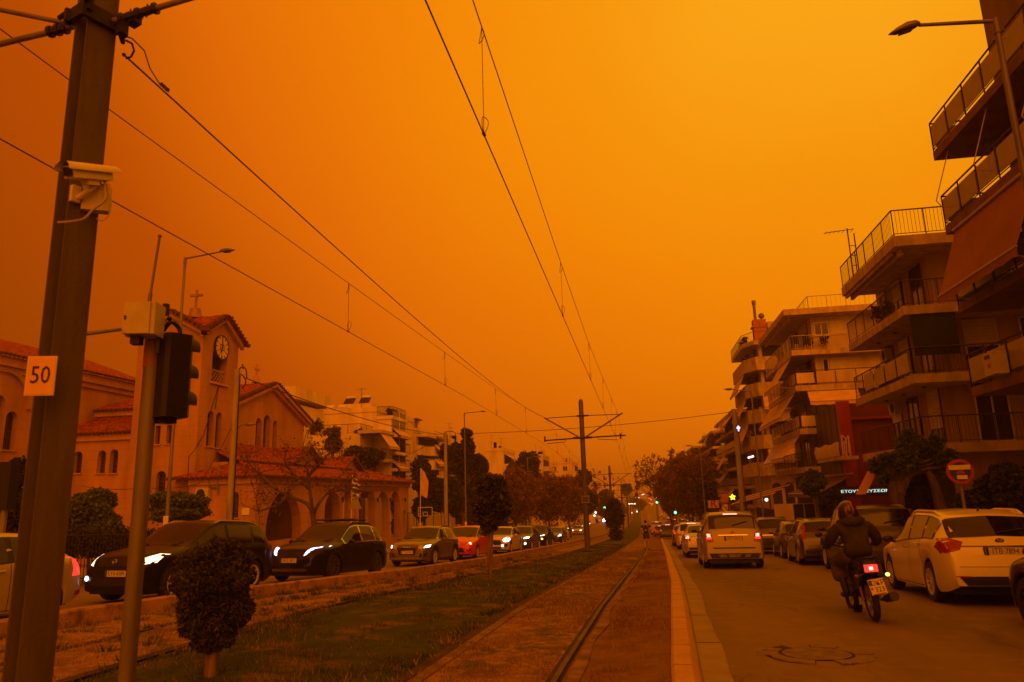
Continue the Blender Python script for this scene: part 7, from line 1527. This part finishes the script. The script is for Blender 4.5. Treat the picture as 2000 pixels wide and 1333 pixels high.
car = build_car(cVo, P_GREY, 'parked_estate', 'grey parked estate car with tall upright red tail lamps', 'car', GP_, dict(rails=1, rear=[('tail_light', [(.68, .86), (.84, .84), (.84, .98), (.74, 1.0), (.70, 1.36), (.63, 1.36)], TAIL_OFF)], rearc=[('chrome_strip', [(-.6, .56), (.6, .56), (.6, .575), (-.6, .575)], CHROME), ('bumper', [(-.75, .3), (.75, .3), (.78, .5), (-.78, .5)], BLACKP)], wiper=-1, trim=True, handle_m=P_GREY))
place(car, 5.1, 26, 4, 1, False, cVo)
P_DK = paint('near_black_brown', (.05, .04, .034), .5, .3, .2); cD = suv(4.8, 1.9, 1.79, .92, 2.85, .38, 1.12, -.02, roofw=.74)
car = build_car(cD, P_DK, 'parked_suv', 'large dark parked SUV right behind the motorcyclist', 'car', GP_, dict(rails=1, rail_m=P_DK, clad=1.1, spokes=7, wiper=-1, mirror_m=BLACKP, rear=[('tail_light', rear_lamp(.6, .88, .92, 1.1), TAIL_OFF)], rearc=[('spoiler', [(-.55, 1.60), (.55, 1.60), (.53, 1.66), (-.53, 1.66)], DARK), ('bumper', [(-.75, .36), (.75, .36), (.78, .6), (-.78, .6)], BLACKP)]))
place(car, 5.2, 20.3, 3, 1, False, cD)
cK = hatch(4.5, 1.78, 1.52, .88, 2.65, .325, .93, -.08, -.01, roofw=.73, nr=.17, tailw=.84)
car = build_car(cK, P_WHITE, 'white_estate', 'white estate car parked at the right, beside the motorcyclist', 'car', GP_,
    dict(rails=1, rail_m=P_WHITE, spokes=10, split=False, aerial=1, wiper=-1, mirror_m=BLACKP, rwv=6.08, badge=(-1, .99, 'oval'), plates=[(-1, .83, 'ΙΤΒ·7894', 0)], handle_m=CHROME, trim_m=BLACKP, bpillar=2.55, cpillar=3.4,
         rear=[('tail_light', [(.52, .98), (.60, .86), (.84, .80), (.86, .90), (.82, 1.03), (.72, 1.045)], TAIL_OFF), ('reflector', [(.52, .44), (.74, .455), (.74, .47), (.52, .465)], TAIL_OFF)],
         rearc=[('hatch_line', [(-.56, .905), (.56, .905), (.6, .915), (-.6, .915)], DARK), ('hatch_line', [(-.66, .60), (.66, .60), (.66, .606), (-.66, .606)], DARK), ('bumper', [(-.60, .325), (.60, .325), (.70, .46), (-.70, .46)], BLACKP)]))
place(car, 4.62, 12.75, 4, 1, False, cK)
cE = hatch(4.2, 1.76, 1.5, .85, 2.58, .32, .93)
car = build_car(cE, paint('night_red', (.035, .008, .007), .4, .3), 'dark_car', 'very dark red car cut off by the right edge', 'car', GP_, dict(spokes=7, rim_m=DARK, rear=[('tail_light', rear_lamp(.6, .84, .8, .98), TAIL_OFF)], plates=[]))
place(car, 4.6, 7.25, 2, 1, False, cE)
f = Vector((-.995, -.03, 0))
ps = 187; place(CL_T, -10.5, 8.3, 5, -1, True, cL)
# ------------------------------------------------------------------ people and the motorcycle
def skin(name, V, E, Rr, m, parent, lev=2, root=0):
    me = bpy.data.meshes.new(name); me.from_pydata(V, E, []); o = bpy.data.objects.new(name, me); COL.objects.link(o)
    md = o.modifiers.new('s', 'SKIN'); md.use_smooth_shade = True; md.branch_smoothing = .6
    for i, r in enumerate(Rr):
        d = me.skin_vertices[0].data[i]; d.radius = r if isinstance(r, tuple) else (r, r); d.use_root = (i == root)
    sb = o.modifiers.new('u', 'SUBSURF'); sb.levels = lev; sb.render_levels = lev; bpy.context.view_layer.update()
    m2 = bpy.data.meshes.new_from_object(o.evaluated_get(bpy.context.evaluated_depsgraph_get())); m2.name = name
    bpy.data.objects.remove(o); bpy.data.meshes.remove(me); m2.materials.clear(); m2.materials.append(m); m2.polygons.foreach_set('use_smooth', [True]*len(m2.polygons)); return link(name, m2, parent)
SKINM = mat('skin', (.5, .3, .2), .6, 0, .08, 8); HAIR = mat('hair_dark', (.02, .014, .01), .7, 0, .3, 20)
def hand(V, E, Rr, wi, wrist, d, side, up, curl):
    """five bent fingers and a thumb chain from the wrist vertex wi; d points along the hand"""
    wrist, d, side, up = Vector(wrist), Vector(d).normalized(), Vector(side).normalized(), Vector(up).normalized()
    p = wrist+d*.075; V.append(tuple(p)); Rr.append((.034, .018)); E.append((wi, len(V)-1)); pi = len(V)-1
    for k, ln in enumerate((.075, .085, .08, .062)):
        b = p+side*(.03-.02*k)+d*.018; prev = pi; dd = Vector(d); q = b
        V.append(tuple(q)); Rr.append(.0098); E.append((prev, len(V)-1)); prev = len(V)-1
        for j in range(3):
            a = curl*(j+.6); dd = (d*math.cos(a)-up*math.sin(a)); q = q+dd*ln*(.44, .32, .24)[j]; V.append(tuple(q)); Rr.append(.0092-.0008*j); E.append((prev, len(V)-1)); prev = len(V)-1
    b = wrist+d*.03+side*.035; V.append(tuple(b)); Rr.append(.0115); E.append((wi, len(V)-1)); pr = len(V)-1
    for j in range(2): b = b+(d*.7+side*.5-up*.5*curl).normalized()*.034; V.append(tuple(b)); Rr.append(.010); E.append((pr, len(V)-1)); pr = len(V)-1
def person_mesh(parent, J, hands, rt=None, head_fwd=(1, 0, 0)):
    """J: joints as a dict; one continuous body"""
    names = ['pelvis', 'waist', 'chest', 'neck', 'skull', 'shL', 'elL', 'wrL', 'shR', 'elR', 'wrR', 'hipL', 'knL', 'anL', 'toeL', 'hipR', 'knR', 'anR', 'toeR']
    rad = [(.135, .1), (.12, .09), (.15, .105), .055, .085, .06, .042, .028, .06, .042, .028, .085, .055, .038, .03, .085, .055, .038, .03]
    V = [tuple(J[n]) for n in names]; I = {n: i for i, n in enumerate(names)}; E = [(I[a], I[b]) for a, b in (('pelvis', 'waist'), ('waist', 'chest'), ('chest', 'neck'), ('neck', 'skull'), ('chest', 'shL'), ('shL', 'elL'), ('elL', 'wrL'), ('chest', 'shR'), ('shR', 'elR'), ('elR', 'wrR'), ('pelvis', 'hipL'), ('hipL', 'knL'), ('knL', 'anL'), ('anL', 'toeL'), ('pelvis', 'hipR'), ('hipR', 'knR'), ('knR', 'anR'), ('anR', 'toeR'))]
    Rr = list(rad); sk = Vector(J['skull']); f = Vector(head_fwd)
    for p, r in ((sk+Vector((0, 0, .06))+f*.005, .092), (sk+f*.045-Vector((0, 0, .045)), .05)): V.append(tuple(p)); Rr.append(r); E.append((I['skull'], len(V)-1))
    for w, d, s, u, c in hands: hand(V, E, Rr, I[w], J[w], d, s, u, c)
    body = skin('body', V, E, Rr, SKINM, parent)
    s = f.cross(Vector((0, 0, 1))); mb = MB()      # face
    for sg_ in (1, -1): mb.ball(sk+f*.085+s*.032*sg_+Vector((0, 0, .015)), .011, 8, 5); mb.ball(sk+s*.092*sg_-Vector((0, 0, .005)), (.02, .02, .032), 8, 5)
    mb.tube([sk+f*.09+Vector((0, 0, .01)), sk+f*.115-Vector((0, 0, .022))], .011, 6, .015); mb.box(sk+f*.092-Vector((0, 0, .05)), (.02, .04, .008), M=Matrix((f, s, Vector((0, 0, 1)))).transposed()); mb.build('face', SKINM, body, True)
    return body
# motorcycle: local x forward, origin under the rear wheel
mc = thing('motorcycle', (0, 0, 0), 'small black motorcycle ridden up the right lane, tail lamp and right indicator lit', 'motorcycle'); mc['_w'] = 0
def mwheel(x, r, w):
    T = Matrix.Translation((x, 0, r)) @ Matrix.Rotation(R_(90), 4, 'X'); mb = MB(); n = 10
    mb.sweep([(r-.045+.047*math.cos(a), w*math.sin(a)) for a in np.linspace(-math.pi*.5, math.pi*.5, n)]+[(r-.07, w*.8), (r-.07, -w*.8), (r-.045, -w)], T, 28); wh = mb.build('wheel', RUBBER, mc, True)
    mb = MB(); mb.sweep([(r-.07, -.03), (r-.095, -.02), (r-.095, .02), (r-.07, .03)], T, 28); mb.sweep([(.001, -.04), (.045, -.04), (.045, .04), (.001, .04)], T, 12)
    for k in range(5):
        a = 2*math.pi*k/5+.3
        for da in (-.12, .12): mb.tube([T @ Vector((.03*math.cos(a), .03*math.sin(a), 0)), T @ Vector(((r-.08)*math.cos(a+da), (r-.08)*math.sin(a+da), 0))], .011, 5)
    mb.build('rim', mat('bike_rim', (.45, .42, .38), .35, .7, .1, 9), wh)
mwheel(0, .29, .047); mwheel(1.25, .285, .04)
mb = MB(); mb.tube([(0, .085, .29), (.45, .09, .34)], .022, 6); mb.tube([(0, -.085, .29), (.45, -.09, .34)], .022, 6); mb.tube(spl([(.42, 0, .36), (.5, 0, .6), (.75, 0, .68), (1.02, 0, .86)], 4), .035, 7); mb.tube(spl([(.45, 0, .36), (.75, 0, .33), (.95, 0, .55), (1.03, 0, .8)], 4), .028, 7)
mb.tube([(.5, .07, .62), (-.12, .09, .74)], .016, 6); mb.tube([(.5, -.07, .62), (-.12, -.09, .74)], .016, 6); mb.build('frame', BLACKP, mc)
mb = MB(); mb.box((.6, 0, .42), (.36, .22, .26)); mb.tube([(.62, 0, .5), (.85, 0, .58)], .07, 10); mb.tube([(.55, .1, .38), (.55, .16, .38)], .085, 12); mb.tube([(.55, -.1, .38), (.55, -.16, .38)], .085, 12); mb.build('engine', mat('engine_metal', (.08, .075, .07), .5, .5, .3, 12), mc, True)
mb = MB(); mb.prism([(-.16, .70), (.62, .69), (.62, .76), (.3, .79), (.05, .83), (-.16, .82)], lambda u, v: (u, -.115, v), (0, .23, 0)); mb.build('seat', mat('seat_vinyl', (.02, .019, .018), .5, 0, .2, 9), mc)
mb = MB()
for sd in (1, -1): mb.prism([(.05, .45), (.4, .36), (.5, .66), (-.1, .7), (-.2, .62)], lambda u, v: (u, .10*sd, v), (0, .035*sd, 0))
mb.prism([(.45, .5), (.85, .45), (1.0, .7), (.9, .8), (.5, .7)], lambda u, v: (u, -.13, v), (0, .26, 0)); mb.build('side_panel', BLACKP, mc)
mb = MB(); mb.ball((.82, 0, .78), (.24, .14, .12), 14, 8); mb.build('tank', paint('bike_black', (.015, .014, .014), .4, .3), mc, True)
mb = MB(); mb.prism([(-.3, .66), (-.05, .64), (.1, .70), (.1, .80), (-.2, .83), (-.3, .80)], lambda u, v: (u, -.085, v), (0, .17, 0)); mb.tube(spl([(.18, 0, .62), (0, 0, .645), (-.2, 0, .6), (-.34, 0, .42)], 4), .055, 8); mb.build('tail_cowl', BLACKP, mc)
mb = MB(); mb.tube(spl([(-.02, .1, .84), (-.28, .11, .87), (-.36, .06, .88), (-.36, -.06, .88), (-.28, -.11, .87), (-.02, -.1, .84)], 4), .011, 6)
for y in (-.06, .06): mb.tube([(-.02, y, .845), (-.35, y, .875)], .009, 5)
mb.build('luggage_rack', IRON, mc)
mb = MB(); mb.box((-.325, 0, .735), (.06, .165, .095)); tlm = mb.build('tail_light', TAIL_ON, mc); mb = MB(); mb.box((-.358, .005, .735), (.01, .05, .045)); mb.build('bulb_glow', TAIL_HOT, tlm)
for y, m in ((.2, mat('indicator_amber', (.22, .07, .015), .25, 0, .1, 9)), (-.2, AMBER)):
    mb = MB(); mb.tube([(-.27, y*.4, .66), (-.29, y*.85, .645)], .012, 5); s = mb.build('indicator_stalk', BLACKP, mc); mb = MB(); mb.ball((-.31, y, .64), (.024, .03, .025), 10, 6); mb.build('indicator', m, mc, True)
MPl = Matrix.Translation((-.40, -.02, .50)) @ Matrix.Rotation(R_(-7), 4, 'X') @ Matrix.Rotation(R_(14), 4, 'Y')
mb = MB(); mb.box(MPl.translation, (.008, .2, .2), M=MPl.to_3x3()); mpl = mb.build('number_plate', PLATE, mc)
for txt, dz, dy, sz in (('ΟΚΡ', .045, -.018, .088), ('323', -.042, -.022, .09)): text('plate_text', txt, sz, MPl @ frame((-.0055, dy, dz), (0, -1, 0), (0, 0, 1)), INK, mpl, .001, .95)
mb = MB(); mb.box(MPl @ Vector((-.005, .075, .055)), (.004, .042, .07), M=MPl.to_3x3()); mb.build('plate_band', BLUEP, mpl); mb = MB(); mb.box(MPl @ Vector((-.005, 0, -.093)), (.004, .16, .012), M=MPl.to_3x3()); mb.box(MPl @ Vector((-.005, .075, -.02)), (.004, .03, .035), M=MPl.to_3x3()); mb.build('plate_mark', TAIL_OFF, mpl)
mb = MB(); mb.tube(spl([(.6, -.17, .3), (.3, -.17, .26), (.1, -.19, .27), (-.05, -.2, .3)], 4), .024, 8); mb.tube([(.0, -.2, .29), (-.38, -.215, .36)], .052, 12, .062); mb.build('exhaust', mat('exhaust_black', (.02, .018, .016), .4, .4, .2, 9), mc, True)
for sd in (1, -1):
    mb = MB(); mb.tube([(-.02, .11*sd, .33), (.1, .11*sd, .66)], .019, 8); sh_ = mb.build('shock_absorber', mat('shock_orange', (.28, .09, .02), .4, .3, .2, 12), mc, True); mb = MB(); mb.tube([(-.03, .11*sd, .29), (.03, .11*sd, .46)], .02, 8); mb.build('damper_rod', STEEL, sh_)
    mb = MB(); mb.tube([(1.25, .075*sd, .285), (1.06, .075*sd, .82)], .022, 8); mb.build('fork_leg', STEEL, mc, True)
    mb = MB(); mb.tube(spl([(1.0, .1*sd, 1.0), (.98, .28*sd, 1.14), (.99, .36*sd, 1.16)], 3), .007, 5); mb.ball((.99, .38*sd, 1.17), (.015, .06, .04)); mb.build('mirror', BLACKP, mc, True)
    mb = MB(); mb.tube([(.5, .12*sd, .3), (.5, .24*sd, .3)], .016, 6); mb.build('foot_peg', RUBBER, mc)
mb = MB(); mb.tube(spl([(.86, .36, .98), (.98, .2, 1.0), (1.03, .06, .96), (1.03, -.06, .96), (.98, -.2, 1.0), (.86, -.36, .98)], 4), .014, 6); mb.tube([(.93, .3, .985), (.86, .37, .98)], .019, 8); mb.tube([(.93, -.3, .985), (.86, -.37, .98)], .019, 8); mb.build('handlebar', IRON, mc)
mb = MB(); mb.sweep([(.001, .1), (.075, .09), (.08, .0), (.05, -.1), (.001, -.12)], Matrix.Translation((1.14, 0, .92)) @ Matrix.Rotation(R_(90), 4, 'Y'), 16); mb.build('headlamp', STEEL, mc, True)
mb = MB(); mb.sweep([(.345, -.06), (.355, 0), (.345, .06)], Matrix.Translation((1.25, 0, .285)) @ Matrix.Rotation(R_(90), 4, 'X'), 14, R_(-150), R_(-20)); mb.build('front_mudguard', BLACKP, mc, True)
rd = thing('person', (0, 0, 0), 'person in a dark hooded jacket and striped helmet riding the motorcycle', 'person'); rd['_w'] = 0
J = dict(pelvis=(.28, 0, .90), waist=(.29, 0, 1.04), chest=(.36, 0, 1.24), neck=(.41, .0, 1.38), skull=(.45, .0, 1.47), shL=(.37, .19, 1.29), elL=(.52, .33, 1.07), wrL=(.80, .335, 1.0), shR=(.37, -.19, 1.29), elR=(.52, -.33, 1.07), wrR=(.80, -.335, 1.0),
         hipL=(.3, .11, .87), knL=(.66, .25, .76), anL=(.48, .22, .38), toeL=(.62, .24, .32), hipR=(.3, -.11, .87), knR=(.66, -.25, .76), anR=(.48, -.22, .38), toeR=(.62, -.24, .32))
HB = [('wrL', (.95, .1, .0), (0, -1, 0), (0, 0, 1), .75), ('wrR', (.95, -.1, .0), (0, 1, 0), (0, 0, 1), .75)]
bd = person_mesh(rd, J, HB)
JK = mat('jacket_dark', (.03, .023, .02), .85, 0, .3, 5, 1., 8); TR = mat('trousers_brown', (.075, .055, .045), .9, 0, .25, 6, .9, 9); BT = mat('boots_black', (.015, .013, .012), .6, 0, .2, 9)
V = [(.22, 0, .81), (.27, 0, 1.0), (.32, 0, 1.18), (.38, 0, 1.31), (.40, 0, 1.385), (.36, .2, 1.285), (.40, .285, 1.17), (.50, .345, 1.06), (.66, .35, 1.01), (.77, .338, 1.0), (.36, -.2, 1.285), (.40, -.285, 1.17), (.50, -.345, 1.06), (.66, -.35, 1.01), (.77, -.338, 1.0)]
jk = skin('jacket', V, [(0, 1), (1, 2), (2, 3), (3, 4), (3, 5), (5, 6), (6, 7), (7, 8), (8, 9), (3, 10), (10, 11), (11, 12), (12, 13), (13, 14)], [(.22, .17), (.215, .17), (.225, .165), (.175, .14), (.105, .1), .105, .095, .08, .062, .05, .105, .095, .08, .062, .05], JK, rd, 2, 2)
mb = MB(); mb.ball((.27, 0, 1.345), (.10, .155, .075), 14, 8); mb.build('hood', JK, jk, True)
for sd, nm_ in ((1, 'L'), (-1, 'R')):
    skin('trouser_leg', [(.27, .06*sd, .87), (.36, .15*sd, .86), (.52, .22*sd, .81), (.65, .25*sd, .755), (.60, .25*sd, .62), (.53, .24*sd, .50)], [(i, i+1) for i in range(5)], [.12, .125, .115, .11, .115, .125], TR, rd)
    skin('boot', [(.53, .235*sd, .58), (.49, .225*sd, .42), (.46, .22*sd, .34), (.56, .235*sd, .315), (.66, .245*sd, .31)], [(i, i+1) for i in range(4)], [.06, .055, .052, .05, .042], BT, rd)
HM = Vector((.46, 0, 1.515)); T = Matrix.Translation(HM); mb = MB()
mb.ball(HM, (.155, .132, .14), 22, 14); hm = mb.build('helmet', mat('helmet_grey', (.04, .033, .03), .35, 0, .15, 4, coat=.4), rd, True)
mb = MB(); mb.sweep([(.001, -.02), (.137, -.02), (.146, -.10), (.12, -.135), (.001, -.135)], T, 24); mb.build('helmet_rim', BLACKP, hm, True)
mb = MB(); M2 = T @ Matrix.Diagonal((.157, .134, .142, 1)); HR = mat('helmet_red', (.4, .05, .02), .35, 0, .1, 6)
for a0, a1, h0, h1 in ((R_(152), R_(163), -.45, .38), (R_(197), R_(208), -.45, .38)):
    for i in range(6):
        for j in range(4):
            q = []
            for a, b in ((i, j), (i, j+1), (i+1, j+1), (i+1, j)): hh = h0+(h1-h0)*a/6; an_ = a0+(a1-a0)*b/4; rr = math.sqrt(1-hh*hh); q.append(M2 @ Vector((rr*math.cos(an_), rr*math.sin(an_), hh)))
            mb.add(q, [(0, 1, 2, 3)])
for i in range(10):
    q = []
    for a, b in ((i, 0), (i, 1), (i+1, 1), (i+1, 0)): th = R_(70+9*a); y = -.42+.2*b; rr = math.sqrt(1-y*y); q.append(M2 @ Vector((rr*math.cos(th), y, rr*math.sin(th))))
    mb.add(q, [(0, 1, 2, 3)])
mb.build('helmet_stripe', HR, hm)
def setrider(mx, px, y, yaw, lean, objs):
    z = g(y)+.008; za, zb = g(y), g(y+1.25); f = Vector((math.sin(yaw), math.cos(yaw), (zb-za)/1.25)).normalized(); s = Vector((0, 0, 1)).cross(f).normalized(); u = f.cross(s)
    M = Matrix(((f.x, s.x, u.x, px), (f.y, s.y, u.y, y), (f.z, s.z, u.z, z), (0, 0, 0, 1))) @ Matrix.Rotation(-lean, 4, 'X')
    for o in objs: o.matrix_world = M
setrider(None, 3.12, 11.35, R_(3), R_(3.5), (mc, rd))
o1, o2 = copy_tree(mc), copy_tree(rd); o1['label'] = 'distant motorcycle coming between the blue hatchback and the white SUV'; o2['label'] = 'distant helmeted rider between the blue hatchback and the white SUV'; p = gr(1099, 1053); setrider(None, p.x, p.y+1, R_(182), 0, (o1, o2))
o3 = copy_tree(mc); p = gr(1181, 1023); o3['label'] = 'far motorcycle with one dazzling blue-white headlight beside the dark bush'; setrider(None, p.x-.1, p.y, R_(181), 0, (o3,))
c = Vector((1.3, 0, 1.0)); mb = MB(); mb.ball(c, .55, 12, 8); l = mb.build('headlight', emit('headlight_dazzle', (.6, .75, 1), 6)); l.parent = o3
# walker on the tracks, seen from behind
p = gr(1264, 1076); wk = thing('person', (0, 0, 0), 'person with a dark backpack walking away along the tram tracks', 'person'); wk['_w'] = 0
J = dict(pelvis=(0, 0, .93), waist=(.0, 0, 1.07), chest=(.03, 0, 1.3), neck=(.05, 0, 1.46), skull=(.07, 0, 1.57), shL=(.02, .18, 1.39), elL=(-.08, .29, 1.15), wrL=(.06, .27, .97), shR=(.02, -.18, 1.39), elR=(-.06, -.29, 1.15), wrR=(.1, -.26, .98),
         hipL=(0, .09, .9), knL=(.12, .1, .5), anL=(-.08, .09, .12), toeL=(.06, .1, .04), hipR=(0, -.09, .9), knR=(.06, -.1, .49), anR=(.12, -.1, .09), toeR=(.27, -.1, .035))
bd = person_mesh(wk, J, [('wrL', (.25, -.05, -.95), (0, -.2, 0), (1, 0, 0), .25), ('wrR', (.25, .05, -.95), (0, .2, 0), (1, 0, 0), .25)])
SH = mat('shirt_dark', (.022, .018, .018), .9, 0, .2, 8)
skin('shirt', [(0, 0, .96), (0, 0, 1.1), (.02, 0, 1.28), (.03, 0, 1.42), (.02, .19, 1.385), (-.04, .255, 1.25), (.02, -.19, 1.385), (-.03, -.255, 1.25)], [(0, 1), (1, 2), (2, 3), (3, 4), (4, 5), (3, 6), (6, 7)], [(.17, .125), (.16, .12), (.18, .13), .085, .085, .075, .085, .075], SH, wk, 2, 1)
skin('shorts', [(0, 0, .95), (0, .09, .9), (.09, .105, .6), (0, -.09, .9), (.05, -.105, .6)], [(0, 1), (1, 2), (0, 3), (3, 4)], [(.16, .12), .105, .095, .105, .095], mat('shorts_brown', (.09, .06, .045), .9), wk, 2)
mb = MB(); mb.ball((.06, 0, 1.63), (.105, .088, .1), 12, 8); mb.build('hair', HAIR, wk, True)
mb = MB(); mb.ball((-.17, 0, 1.2), (.09, .16, .22), 12, 8); bp_ = mb.build('backpack', mat('backpack_dark', (.02, .02, .025), .8), wk, True); mb = MB(); mb.ball((-.25, 0, 1.13), (.02, .09, .07), 10, 6); mb.build('print', mat('backpack_print', (.3, .25, .2), .8), bp_, True)
for sd in (1, -1):
    a = Vector(J['anL' if sd > 0 else 'anR']); b = Vector(J['toeL' if sd > 0 else 'toeR']); skin('shoe', [tuple(a-Vector((.04, 0, .05))), tuple(b-Vector((.02, 0, 0))), tuple(b+Vector((.04, 0, 0)))], [(0, 1), (1, 2)], [.048, .045, .035], BT, wk, 1)
def setman(o, x, y, yaw): o.location = (x, y, g(y)+.035); o.rotation_euler = (0, 0, yaw)
setman(wk, p.x, p.y, R_(88))
for px, py, lb, rz in ((1258.5, 1012.5, 'tiny figure crossing the tracks far ahead of the walker', 0), (1239.5, 1014, 'tiny figure standing by the distant tram stop', 180)):
    q = gr(px, py); o = copy_tree(wk); o['label'] = lb; o['group'] = 'distant pedestrians'; setman(o, q.x, q.y, R_(rz))
# ------------------------------------------------------------------ dust in the air
HZ = .00105
mb = MB(); mb.bx(-700, 700, -90, 1150, -12, 34); o = mb.build('haze', None or mat('haze_mat', (1, .9, .8)), None); tag(o, kind='stuff', label='orange dust hanging in the air')
m = MATS['haze_mat']; t = m.node_tree; t.nodes.clear(); v = t.nodes.new('ShaderNodeVolumePrincipled'); v.inputs['Color'].default_value = (1, .83, .55, 1); v.inputs['Density'].default_value = HZ; v.inputs['Anisotropy'].default_value = .3
oo = t.nodes.new('ShaderNodeOutputMaterial'); t.links.new(v.outputs[0], oo.inputs['Volume'])
for o in SC.objects:
    if '_w' in o: del o['_w']
    if '_L' in o: del o['_L']
